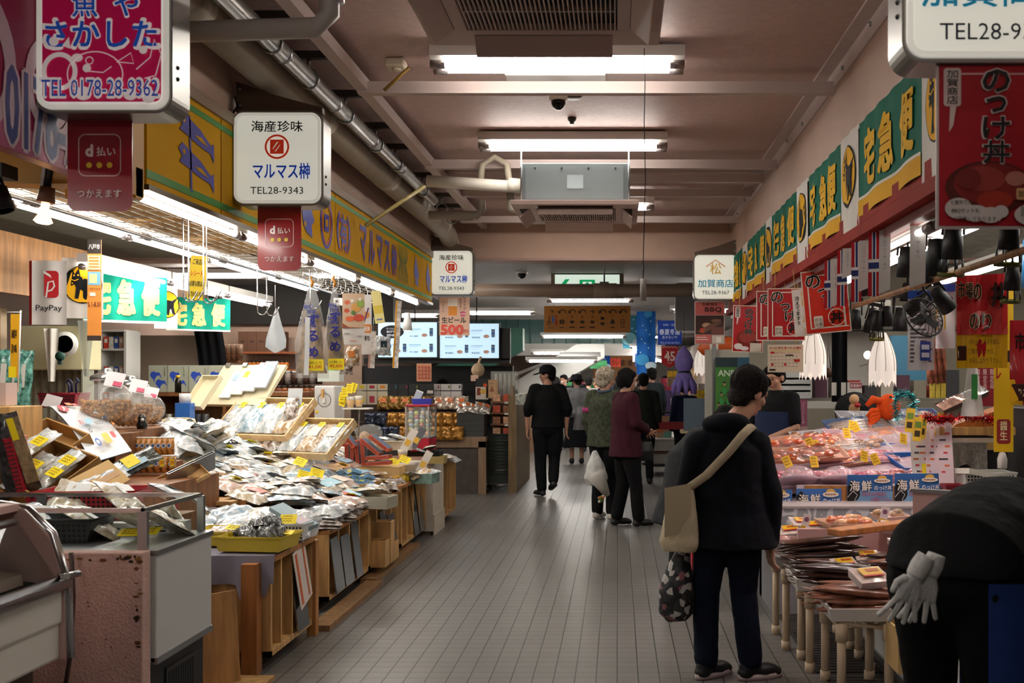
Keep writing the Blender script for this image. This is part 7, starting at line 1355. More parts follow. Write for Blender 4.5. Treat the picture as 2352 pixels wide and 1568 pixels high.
# shelf with tinsel, foil trays, baskets
o = MB().b2((2.12, 6.55, 1.14), (2.62, 6.95, 1.19), wood('b8935c')).b2((2.14, 6.56, 1.09), (2.55, 6.9, 1.12), M('c8c0b4', .5)).build('wooden_shelf'); tag(o, 'wooden shelf with red tinsel at the right', 'shelf')
def tinsel(lab, pts, col, n_, L_, sd):
    r_ = random.Random(sd); mb = MB(); m = M(col, .18, .85); m2 = M('c8c0c4', .15, .9)
    for i in range(n_):
        t = r_.random()*(len(pts)-1); k_ = min(int(t), len(pts)-2); p = Vector(pts[k_]).lerp(Vector(pts[k_+1]), t-k_)
        d = Vector((r_.gauss(0, 1), r_.gauss(0, 1), r_.gauss(0, 1))).normalized()*L_*r_.uniform(.6, 1.2); s_ = d.orthogonal().normalized()*.004
        mb.add([p-s_, p+s_, p+d+s_*.4, p+d-s_*.4], [(0, 1, 2, 3)], m2 if i % 14 == 0 else m)
    o = mb.build('tinsel_garland'); return tag(o, lab, 'tinsel', None, 'thing')
tinsel('red tinsel garland along the wooden shelf at the right', [P(2125, 955, 6.5), P(2150, 965, 6.5), P(2180, 960, 6.45), P(2260, 958, 6.45), P(2298, 968, 6.45), P(2300, 990, 6.45)], 'b0101c', 900, .05, 1)
tinsel('teal tinsel garland round a small frame behind the seafood', [P(2060, 965, 7.6), P(2056, 915, 7.6), P(2075, 902, 7.6), P(2098, 910, 7.6), P(2096, 950, 7.6)], '3a9a9c', 420, .05, 2)
o = MB().prism([(-.2, 0), (.2, 0), (.2, .14), (-.17, .02)], -.12, .12, wood('a8652c')).build('wooden_wedge', loc=(2.42, 6.72, 1.19)); tag(o, 'orange brown wooden wedge on the tinsel shelf', 'wedge')
for i, (px, py) in enumerate(((2190, 932), (2232, 915))):
    o = thing('foil_tray', 'foil tray of fish in shiny film on the wooden wedge, %s' % ('left' if i == 0 else 'right'), 'tray', P(px, py, 6.6), (R(20), R(-24), 0)); MB().tray((0, 0, 0), (.2, .14, .035), .006, M('3a2a24', .3), .85).build('tray', o); MB().grid(lambda u, v: ((u-.5)*.19, (v-.5)*.13, .03+.03*math.sin(u*PI)*math.sin(v*PI)+.004*math.sin(u*30+v*20)), 10, 8, M('c8a090' if i == 0 else 'd8d8d8', .1, .4, n=.4, ns=20)).build('film', o)
basket('white plastic basket with square holes on the right counter', P(2262, 1128, 6.55), (.34, .22, .13), 'cfcfc8', 0); basket('small white basket left of the big white basket', P(2195, 1146, 6.45), (.12, .1, .08), 'cfcbc4', 0)
o = thing('container', 'white container lid lying on the big white basket', 'lid', P(2255, 1085, 6.5), (R(-5), R(12), .2)); MB().tray((0, 0, 0), (.3, .2, .035), .006, M('d0d0c4', .4), 1.05, rot=(PI, 0, 0)).build('lid', o)
o = MB().box((0, 0, .06), (.5, .05, .14), M('1c1c20', .5)).build('appliance', loc=P(2230, 1075, 7.0)); tag(o, 'black appliance panel behind the white basket', 'appliance')
o = thing('red_tray', 'dark red tray on the small white basket', 'tray', P(2188, 1122, 6.4)); MB().tray((0, 0, 0), (.13, .12, .03), .005, M('7a1c24', .4), .9).build('tray', o)
o = MB().b2((2.1, 6.42, .70), (2.65, 6.6, .74), M('d4ccc8', .4)).build('white_board'); tag(o, 'white board lying at the edge of the right counter', 'board')
o = MB().grid(lambda u, v: (2.2+u*.36, 6.9+.02*math.sin(u*30)*(1-v), .86+.22*v-(.06*math.sin(u*8)*(1-v))), 24, 6, M('b4b4ac', .8, n=.25, ns=60)).build('lace_cloth'); tag(o, 'white lace cloth hanging below the tinsel shelf', 'cloth')
o = MB().box((2.55, 7.15, .95), (.36, .06, .28), wood('a8834c')).build('wooden_board'); tag(o, 'pale wooden board beside the lace cloth', 'board')
o = thing('soap_bottle', 'white pump bottle at the right edge shelf', 'bottle', P(2302, 1075, 6.5)); MB().lathe([(.001, 0), (.03, 0), (.032, .06), (.02, .1), (.008, .105), (.008, .13), (.001, .13)], M('d0ccc8', .3), n=14).build('body', o); MB().box((-.012, 0, .135), (.04, .012, .01), WHITE).build('pump', o)
o = MB().b2((2.78, 6.7, 0), (2.84, 6.76, 2.3), STEEL).b2((2.86, 6.9, .6), (3.5, 7.4, 1.3), BLACK).build('steel_post'); tag(o, 'steel post with black cabinet at the right edge', 'post')
# yellow vertical banner and red printed plastic banners
board('vertical_banner', 'yellow vertical banner with red lettering at the right edge', 'banner', P(2305, 850, 6.4), .12, 1.05, .003, 'd8b01c', [('rr', .15, .05, .85, .2, '8a2a28', .15), ('tv', .5, .19, .06, 'e8d8a8', '醤生', .01, .4), ('tv', .25, .6, .08, 'a82020', 'コレ', .02, .3), ('rr', .55, .55, .98, .62, '2a1a14', .1)], R(-10))
def film_banner(lab, px0, px1, py0, py1, Y, items, face, rot=-.35):
    a = P(px0, py0, Y); b_ = P(px1, py1, Y); w_, h_ = b_.x-a.x, a.z-b_.z
    o = thing('vinyl_banner', lab, 'banner', ((a.x+b_.x)/2, Y, (a.z+b_.z)/2), rot); f = lambda x, z: .012*math.sin(x*38+z*9)+.01*math.sin(z*17)
    MB().grid(lambda u, v: ((u-.5)*w_, f((u-.5)*w_, (v-.5)*h_), (v-.5)*h_), 20, 20, M(face, .18, coat=.8)).build('sheet', o)
    g = deco(MB(), w_, h_, -.004, items, .3); g.v = [(x, y+f(x, z), z) for x, y, z in g.v]; g.build('print', o)
    return o
nst = []
for i in range(10): nst.append(('r', i*.1, .0, i*.1+.1005, .36, 'd8a81c'))
for i in range(10):
    for j in range(5): nst.append(('r', i*.1, .36+.128*j, i*.1+.1005, .36+.128*j+.1285, 'b01c20'))
for b2, c_ in ((.03, 'd8b88a'), (.015, '2a1612')): nst += [('t', .1+i*.16, .84-.01*i, .17, c_, chx, b2, .14) for i, chx in enumerate('市場の')]+[('t', .36+i*.24, .5, .17, c_, chx, b2, .18) for i, chx in enumerate('のり')]
nst += [('o', .82, .76, .2, .012, '2a1612', .23), ('t', .82, .78, .24, '2a1612', '丼', .03, .26), ('rr', .02, .08, .2, .24, '3a1c18', .03), ('t', .11, .16, .09, 'e0c8a8', '作り方', .01, .15), ('t', .55, .28, .06, '3a2416', 'お好みのお刺身を選ぶ。', .006, .6), ('t', .5, .18, .06, '3a2416', 'ご飯の上にのせる。', .006, .5), ('t', .56, .08, .06, '3a2416', 'お召し上がり下さい。', .006, .6)]
film_banner('big red and yellow vinyl banner with black brush lettering at the right', 2200, 2310, 632, 845, 5.6, nst, 'b01c20')
film_banner('red and yellow vinyl banner cut off at the right edge', 2322, 2400, 735, 930, 5.9, [('r', 0, 0, 1, .3, 'd8a81c'), ('t', .3, .75, .2, '2a1612', '市', .02, .3), ('rr', .05, .05, .5, .25, '3a1c18', .05), ('t', .28, .15, .1, 'e0c8a8', '作り方', .01, .4)], '9a2028')
pr = [('r', 0, .9, 1, 1, '2a4aa0')]+[('t', .1+.16*i, .95, .06, 'd8d8e4', 'う', .01, .1) for i in range(6)]+[('r', .08, .1+.05*k, .9-.1*(k % 3), .125+.05*k, '5a5a60') for k in range(9)]+[('r', .45, .12, .85, .36, '2a4a9a'), ('r', .5, .26, .8, .32, 'c8d0e4'), ('r', .5, .16, .8, .22, 'c8d0e4')]
film_banner('white and blue printed plastic sheet hanging in the right shop, left one', 2086, 2145, 668, 850, 5.9, pr, 'ccccd0', -.2)
film_banner('white and blue printed plastic sheet hanging in the right shop, right one', 2150, 2193, 652, 800, 5.9, [('r', 0, .88, 1, 1, '2a4aa0'), ('r', .0, .3, .5, .72, 'd8b040'), ('r', .1, .75, .9, .8, '5a5a60')], 'ccccd0', -.2)
for i, (px, py) in enumerate(((2140, 830), (2152, 830), (2163, 828))):
    o = MB().grid(lambda u, v: ((u-.5)*.05, .012*math.sin(u*9+v*6), (v-.5)*.27), 5, 8, M('7a4630', .4, n=.45, ns=28)).build('dried_squid_strip', loc=P(px, py, 6.0)); tag(o, 'dried reddish brown squid strip hanging in film, %s from the left' % ORD[i], 'squid', 'dried squid strips')
for i in range(3):
    o = MB().box((0, 0, 0), (.035, .003, .09), M('d8c858', .4, n=.2, ns=60)).build('hanging_tag', loc=P(2142+12*i, 897, 6.0)); tag(o, 'small yellow printed tag below the dried squid strips, %s' % ORD[i], 'tag', 'tags below the squid strips')
o = MB().grid(lambda u, v: ((u-.5)*.16*(.4+.6*(1-v)), .02*math.sin(u*8), (v-.5)*.34), 8, 8, M('c8c8c4', .3, a=.8)).grid(lambda u, v: (.0+(u-.5)*.04, -.025, .02+(v-.5)*.16), 2, 2, M('2a7a3a', .5)).build('plastic_bag', loc=P(2235, 895, 6.4)); tag(o, 'white plastic bag with green stripe below the red vinyl banner', 'bag')
board('wall_notice', 'dark red notice sheet behind the white plastic bag', 'notice', P(2262, 885, 7.2), .2, .3, .004, '7a1c28', [('tv', .25+.25*i, .9, .16, 'd8b8b8', '限定品', .008, .15) for i in range(3)])
# wooden rail with spot lamps
RX, RZ = 1.56, 2.0
o = MB().tube([(RX, 3.2, RZ), (RX, 8.4, RZ-.02)], .016, wood('9a7450'), 8).build('hanging_rail'); tag(o, 'brown wooden rail holding spot lamps over the right stall', 'rail')
for i, Y in enumerate((3.6, 4.8, 6.2, 7.6)):
    o = MB().tube([(RX+.02, Y, RZ), (RX+.02, Y, 2.9)], .01, M('c4b49c', .5), 6).build('rail_rod'); tag(o, 'pale rod holding the wooden spot lamp rail, %s from the front' % ORD[i], 'rod', 'rods of the lamp rail')
def spot(lab, px, py, Y, tilt_=0., s=1., lit=None, bars=False):
    o = thing('spot_light', lab, 'lamp', P(px, py, Y), (R(10), tilt_, 0)); o.scale = (s,)*3
    MB().lathe([(.001, .09), (.036, .085), (.038, .04), (.044, .03), (.05, -.07), (.045, -.07)], BLACK, n=16, cap=False).build('shade', o)
    MB().box((0, 0, .17), (.1, .05, .03), BLACK).tube([(-.045, 0, .16), (-.05, 0, .04)], .006, BLACK, 6).tube([(.045, 0, .16), (.05, 0, .04)], .006, BLACK, 6).build('yoke', o)
    if lit: MB().lathe([(.04, -.045), (.02, -.062), (.001, -.066)], M(lit, .4, e=9), n=12).build('bulb', o)
    if bars:
        g = MB(); [g.tube([(.05*math.cos(a*PI/4), .05*math.sin(a*PI/4), -.07), (.058*math.cos(a*PI/4), .058*math.sin(a*PI/4), -.13)], .005, BLACK, 5) for a in range(8)]
        g.lathe([(.062, -.13), (.062, -.15), (.055, -.15)], M('5a5a20', .4), n=16, cap=False).build('guard', o)
    return o
LT = ((2150, 595, 4.7, .0, 1.1, None, 0), (2082, 605, 5.2, 0, 1.0, None, 0), (2188, 560, 4.6, 0, 1.0, 'f0fff0', 1), (2318, 538, 4.2, 0, .9, 'f0fff0', 1), (2325, 640, 4.9, 0, .8, 'f0fff0', 1), (2105, 700, 5.6, .9, .9, None, 0), (2165, 690, 5.2, -.7, .9, 'ffc8a0', 0), (2015, 738, 6.3, 0, .8, 'fff4e4', 1), (2037, 728, 6.3, 0, .8, None, 0), (2068, 735, 6.2, 0, .9, 'f0c8f0', 0), (1965, 735, 6.6, 0, .8, None, 0), (1998, 745, 6.6, .2, .8, 'f0c8f0', 0), (1985, 655, 5.6, -.2, .8, 'ffe0b0', 0))
for i, (px, py, Y, t, s, l, b_) in enumerate(LT): spot('black spot lamp in the right stall, %s in order across the lamp rail' % ORD[i], px, py, Y, t, s, l, b_)
o = thing('desk_fan', 'black wire cage fan tilted among the hanging spot lamps', 'fan', P(2122, 728, 5.4), (R(60), R(35), 0))
g = MB(); [g.tube([(.01*math.cos(a*PI/12), .01*math.sin(a*PI/12), .04), (.09*math.cos(a*PI/12), .09*math.sin(a*PI/12), .03), (.115*math.cos(a*PI/12), .115*math.sin(a*PI/12), 0), (.09*math.cos(a*PI/12), .09*math.sin(a*PI/12), -.03)], .0022, BLACK, 4) for a in range(24)]
g.tube([(.115*math.cos(a*PI/12), .115*math.sin(a*PI/12), 0) for a in range(24)], .005, BLACK, 6, close=True).build('cage', o); MB().lathe([(.001, -.05), (.03, -.05), (.03, .0), (.001, .01)], BLACK, n=12).build('motor', o)
q = MB(); [q.box((.05*math.cos(a*2*PI/3), .05*math.sin(a*2*PI/3), .0), (.08, .04, .004), M('2a2a2e', .4), rot=(.3, 0, a*2*PI/3)) for a in range(3)]; q.build('blade', o)
def squidlamp(lab, px, py, Y, s=1.):
    o = thing('squid_lamp', lab, 'lamp', P(px, py, Y)); o.scale = (s,)*3; m = M('f0e6dc', .5, e=.45)
    def f(u, v):
        g_ = u*2*PI; r_ = (.02+.055*math.sin(min(1, (1-v)*1.4)*PI/2))*(1+.08*math.cos(6*g_)); z = .13-.27*(1-v)
        if v < .12: z -= .05*(.5+.5*math.cos(8*g_))*(1-v/.12)
        return (r_*math.cos(g_), r_*math.sin(g_), z)
    MB().grid(f, 32, 10, m).build('shade', o)
    g = MB(); [g.tube([(f(k/8, v/6)[0]*1.03, f(k/8, v/6)[1]*1.03, f(k/8, v/6)[2]) for v in range(1, 7)], .0015, M('8a7a6a', .5), 4) for k in range(8)]; g.build('wire_frame', o)
    MB().tube([(0, 0, .12), (0, 0, .3)], .003, BLACK, 5).build('cord', o)
squidlamp('white glowing squid shaped lamp left, below the orange red poster', 1867, 800, 7.4, 1.25); squidlamp('white glowing squid shaped lamp right, before the blue panel', 2027, 815, 7.0, 1.2)
squidlamp('small glowing squid lamp by the purple squid plush', 1612, 822, 12.5, 1.2)
# background of the right shop
o = MB().b2((2.75, 10.0, 1.5), (3.1, 10.05, 1.95), M('4a86a8', .6)).build('wall_board', loc=(.0, 0, .0)); tag(o, 'blue panel on the back wall behind the right squid lamp', 'panel')
o = MB().b2((1.95, 10.6, 1.2), (2.75, 10.65, 2.02), M('c4c0ba', .6)).build('white_board'); tag(o, 'white wall board behind the hanging pouch in the right shop', 'board')
o = MB().b2((1.6, 10.2, 2.02), (3.6, 10.6, 2.06), M('4a4640', .6)).build('wall_shelf'); tag(o, 'dark high shelf along the back of the right shop', 'shelf')
for i in range(9):
    o = MB().box((0, 0, .11), (.16, .2, .2+.06*(i % 3)), M(('8c8a86', '6a6862', 'a8a49c')[i % 3], .6)).build('storage_box', loc=(1.7+.21*i, 10.4, 2.06)); tag(o, 'grey storage box on the dark high shelf, %s from the left' % ORD[i], 'box', 'boxes on the high shelf')
o = MB().grid(lambda u, v: (1.98+u*.14, 9.2+.03*math.sin(u*10), 1.3+.75*v), 8, 4, M('101114', .9)).build('black_coat'); tag(o, 'black coat hanging beside the left squid lamp', 'coat')
o = thing('hanging_pouch', 'small brown pouch hanging on a black cord', 'pouch', P(1903, 855, 9.5)); MB().lathe([(.001, -.05), (.05, -.04), (.055, .0), (.04, .04), (.001, .045)], M('4a2c1c', .6), n=14).build('pouch', o); MB().tube([(-.02, 0, .04), (0, 0, .3), (.02, 0, .04)], .005, BLACK, 5).build('cord', o)
o = thing('bare_bulb', 'bare glowing bulb on the back wall of the right shop', 'lamp', P(1993, 815, 9.6)); MB().ball((0, 0, 0), .04, M('ffe8d0', .4, e=6), 12, 8).build('bulb', o); MB().tube([(0, 0, -.03), (.02, .05, -.08), (.0, .3, -.1)], .01, M('b4b0a8', .4), 6).build('arm', o)
o = thing('office_shelf', 'grey cluttered shelf with boxes at the back of the right shop', 'shelf', (2.45, 9.8, 0)); b_ = MB()
for z in (.5, .95, 1.3): b_.b2((-.7, -.2, z), (.9, .2, z+.03), M('7a766c', .6))
for x in (-.7, .1, .9): b_.b2((x-.02, -.2, 0), (x+.02, .2, 1.3), M('8a867c', .6))
b_.build('frame', o)
for i in range(10):
    h_ = .12+.05*((i*7) % 4); o = MB().box((0, 0, h_/2), (.12, .16, h_), M(('b8b0a4', '5a3a4a', '8c8474', 'a83a3a', '3a3a3e')[i % 5], .6)).build('supply_box', loc=(1.82+.16*i, 9.75, 1.33)); tag(o, 'supply box on top of the grey cluttered shelf, %s from the left' % ORD[i], 'box', 'boxes on the cluttered shelf')
o = thing('floor_fan', 'large black round fan behind the seafood slope', 'fan', P(1962, 945, 9.0)); g = MB(); [g.tube([(.0, 0, 0), (.17*math.cos(a*PI/12), -.03, .17*math.sin(a*PI/12))], .003, BLACK, 4) for a in range(24)]; [g.tube([(r_*math.cos(a*PI/12), -.02, r_*math.sin(a*PI/12)) for a in range(24)], .006, BLACK, 6, close=True) for r_ in (.08, .13, .175)]; g.build('cage', o); MB().lathe([(.001, 0), (.17, 0), (.17, .04), (.001, .05)], M('1c1c20', .6), rot=(-PI/2, 0, 0), n=24).build('back_shell', o); MB().tube([(0, .03, -.17), (0, .03, -.6)], .02, BLACK, 8).build('stand', o)
o = thing('crab_plush', 'orange plush toy with dangling legs behind the seafood', 'toy', P(2040, 940, 8.2), (0, R(10), 0)); b_ = MB(); om = M('d8501c', .85, n=.08, ns=30); b_.ball((0, 0, .02), (.1, .08, .11), om, 16, 10)
for k_ in range(4): b_.tube([(-.07, -.02, -.02-.02*k_), (-.14, -.04, -.03-.04*k_), (-.17+.02*k_, -.04, -.09-.035*k_)], [.024, .022, .014], om, 8)
b_.tube([(-.07, -.02, .05), (-.15, -.04, .06), (-.19, -.04, -.0)], [.03, .034, .02], om, 8); b_.build('body', o); MB().ball((-.02, -.08, .1), .012, BLACK, 8, 6).ball((.04, -.08, .1), .012, BLACK, 8, 6).build('eye', o)
o = thing('stuffed_doll', 'small round stuffed doll sitting on the fan', 'toy', P(1962, 930, 8.7)); MB().ball((0, 0, -.03), (.05, .04, .05), M('b8946c', .8), 12, 8).ball((0, 0, .05), .045, M('c8a078', .8), 12, 8).build('body', o); MB().ball((.02, -.04, .0), (.03, .02, .02), M('b02028', .6), 8, 6).build('scarf', o)
board('wall_poster', 'salmon photo poster in pink and orange behind the vendor', 'poster', P(1822, 970, 9.6), .27, .46, .006, 'b86a5a', [('r', 0, .4, 1, 1, 'b8584a'), ('p', [(0, .4), (0, 1), (.5, 1), (.2, .4)], 'c8784a'), ('p', [(.5, 1), (1, 1), (1, .4), (.7, .4)], 'a05a78'), ('tv', .85, .93, .065, 'e0c8c4', 'ぷりっとした食', .0, .1), ('tv', .6, .93, .065, 'e0c8c4', '旨みの凝縮', .0, .1), ('r', 0, 0, 1, .18, 'c8b8b4'), ('r', 0, .18, 1, .42, 'c09a98'), ('c', .25, .3, .28, 'b0643a', .1), ('p', [(.55, .06), (.75, .14), (.95, .3), (.92, .12), (.75, .03)], '20242c')])
for i in range(4):
    o = MB().box((0, 0, .045), (.3, .24, .09), M('c4c8c8', .5)).build('foam_box', loc=P(1822, 915-14*i, 9.7), bevel=.006); tag(o, 'white foam box in the stack behind the vendor, %s from the bottom' % ORD[i], 'box', 'foam boxes behind the vendor')
board('team_poster', 'green sports team poster beside the pale post on the right', 'poster', P(1682, 890, 11.2), .38, .68, .01, '3f7a2e', [('r', 0, .84, 1, 1, '20343a'), ('r', .65, .84, 1, 1, '2a5a74'), ('t', .5, .74, .1, 'cfe0c8', 'ANRAU', .02, .85)]+[it_ for i in range(13) for it_ in (('c', .1+.2*(i % 5)+.08*(i//5), .1+.17*(i//5), .07, 'a8242c' if i % 5 == 3 else '2c8a44', .09), ('c', .1+.2*(i % 5)+.08*(i//5), .22+.17*(i//5), .038, 'b88a6a', .045), ('c', .1+.2*(i % 5)+.08*(i//5), .245+.17*(i//5), .036, '1c1612', .03))])
o = MB().b2((1.08, 11.3, 0), (1.12, 11.34, 1.9), STEEL).b2((1.0, 11.35, 0), (1.5, 11.4, 1.85), M('b8b4a8', .6)).build('partition'); tag(o, 'pale partition with steel post carrying the sports poster', 'partition')
o = MB().b2((1.3, 10.2, 0), (1.42, 10.3, .0), STEEL).b2((1.02, 5.1, .002), (1.36, 11, .006), M('2a2422', .6)).build('drain_grate', loc=(0, 0, 0)); tag(o, 'dark drain grating in the floor under the pipe tables', 'grating')
g = MB(); [g.b2((1.04, 4.0+.05*i, .006), (1.34, 4.015+.05*i, .009), M('4a4442', .5, .5)) for i in range(80)]; q = g.build('bar', o)
o = MB().tray((0, 0, 0), (.2, .2, .2), .008, CARD2, .98).build('cardboard_box', loc=(1.34, 4.5, .2)); tag(o, 'brown printed cardboard box between the pipe table and the vendor', 'box')
board('wall_note', 'white paper with red heading at the back of the right shop', 'notice', P(1945, 893, 9.2), .28, .12, .003, 'c8c4bc', [('r', .6, .55, 1, .95, '8a2a34'), ('t', .8, .75, .25, 'e0d0d0', '営業案内', .01, .36)])
o = thing('net_buoys', 'orange and white striped inflatable fish hanging behind the posters', 'decoration', P(1660, 800, 11.6)); b_ = MB(); b_.loft([[(-.3+t*.62, .09*r_*math.cos(2*PI*k_/12), .03*t+.13*r_*math.sin(2*PI*k_/12)) for k_ in range(12)] for t, r_ in ((0, .05), (.1, .6), (.3, 1), (.6, .95), (.85, .5), (1, .1))], M('c8561c', .4)); b_.build('body', o); MB().loft([[(-.16+t*.1, .092*r_*math.cos(2*PI*k_/12), .01+.135*r_*math.sin(2*PI*k_/12)) for k_ in range(12)] for t, r_ in ((0, .9), (1, 1.0))], M('d8d0c8', .4), False).build('stripe', o)
o = MB().tube([(2.6, 9, 2.2), (2.6, 9, 2.5), (2.9, 9, 2.5)], .06, M('2a78b0', .4), 12).build('blue_pipe', loc=(.3, -2.0, -.05)); tag(o, 'bright blue pipe elbow high in the right shop', 'pipe')
lamp('stall_lamp', 'grey tube lamp fixture under the red rail at the right', (1.36, 4.9, 2.2), 1.2, 3.0, PI/2, 1, .06)
for i, (x, y, z, e, rr) in enumerate(((1.75, 6.0, 1.95, 30, .1), (1.9, 7.4, 1.9, 30, .1), (1.5, 4.9, 1.95, 26, .08))):
    ld = bpy.data.lights.new('stall_spot', 'SPOT'); ld.energy = e; ld.color = (1, .8, .76); ld.spot_size = R(110); ld.spot_blend = .6; ld.shadow_soft_size = rr
    lo = bpy.data.objects.new('stall_spot', ld); C.objects.link(lo); lo.location = (x, y, z); lo.rotation_euler = (0, 0, 0)
    o = thing('pink_spot_lamp', 'black reflector lamp with pink light over the fish stall, %s from the viewer' % ORD[i], 'lamp', (x, y, z+.08)); MB().lathe([(.001, .06), (.03, .055), (.05, -.05), (.045, -.05)], BLACK, n=14, cap=False).build('shade', o); MB().tube([(0, 0, .05), (0, 0, .95)], .006, BLACK, 6).build('stem', o)
# ================================================================ people
SKIN = M('b98a72', .5, n=.05, ns=20); DSK = M('2a1c18', .5)
def remesh(mb, vox, name, parent, m, smooth=4, wob=0., ws=9.):
    me = mb.mesh('tmp'); o = bpy.data.objects.new('tmp', me); C.objects.link(o)
    r_ = o.modifiers.new('r', 'REMESH'); r_.mode = 'VOXEL'; r_.voxel_size = vox; r_.use_smooth_shade = True
    s_ = o.modifiers.new('s', 'SMOOTH'); s_.iterations = smooth; s_.factor = .5
    out = bpy.data.meshes.new_from_object(o.evaluated_get(bpy.context.evaluated_depsgraph_get()))
    bpy.data.objects.remove(o); bpy.data.meshes.remove(me)
    if wob:
        for v in out.vertices:
            c = v.co; d = noise.noise_vector(Vector((c.x*ws, c.y*ws, c.z*ws*.55)))*wob+noise.noise_vector(c*ws*2.6)*wob*.4; v.co = c+d
    out.materials.clear(); out.materials.append(m); out.name = name
    out.polygons.foreach_set('material_index', [0]*len(out.polygons)); out.polygons.foreach_set('use_smooth', [True]*len(out.polygons)); out.update()
    q = bpy.data.objects.new(name, out); C.objects.link(q); q.parent = parent
    return q
def limb(mb, pts, rs):
    P_ = []; Q = []
    for i in range(len(pts)-1):
        for k in range(4): t = k/4; P_.append(Vector(pts[i]).lerp(Vector(pts[i+1]), t)); Q.append(rs[i]*(1-t)+rs[i+1]*t)
    P_.append(Vector(pts[-1])); Q.append(rs[-1])
    mb.tube(P_, Q, SKIN, 14)
    for p, r_ in zip(pts, rs): mb.ball(p, r_*.99, SKIN, 12, 8)
def rings(mb, lst, n=24):
    """garment body: (centre, half width, half depth) from bottom to top"""
    L_ = []
    cs = [Vector(q[0]) for q in lst]
    for i, (c, rx, ry, yaw) in enumerate(lst):
        t = (cs[min(i+1, len(cs)-1)]-cs[max(i-1, 0)]).normalized(); c = cs[i]; X = Vector((math.cos(yaw), math.sin(yaw), 0)); X = (X-t*X.dot(t)).normalized(); Yv = t.cross(X)
        L_.append([c+X*rx*math.cos(a)+Yv*ry*math.sin(a) for a in [2*PI*k/n for k in range(n)]])
    mb.loft(L_, SKIN)
def hand(mb, w, d, side, s=1., curl=.5, spread=4.):
    """palm, four fingers of unequal length and a thumb; d = direction, side = vector across the palm towards the thumb"""
    w = Vector(w); d = Vector(d).normalized(); side = Vector(side); side = (side-d*side.dot(d)).normalized(); nn = d.cross(side)
    for t in (-.028, -.01, .01, .026): mb.tube([w, w+d*.05*s+side*t*s*.8, w+d*.085*s+side*t*s], [.018*s, .016*s, .013*s], SKIN, 8)
    for t, L_ in ((.03, .068), (.011, .076), (-.01, .07), (-.029, .054)):
        a = w+d*.082*s+side*t*s; b_ = a+(d*.5+side*t*spread+nn*.25*curl)*L_*s; c = b_+(d*.5*(1-.5*curl)+side*t*spread+nn*.6*curl)*L_*s
        mb.tube([a, b_, c], [.0095*s, .0088*s, .0078*s], SKIN, 8); mb.ball(c, .0078*s, SKIN, 8, 6)
    a = w+d*.02*s+side*.024*s; b_ = a+(d*.6+side*.75)*.034*s; c = b_+(d*.9+nn*.35*curl+side*.1)*.03*s
    mb.tube([a, b_, c], [.0135*s, .011*s, .009*s], SKIN, 8); mb.ball(c, .009*s, SKIN, 8, 6)
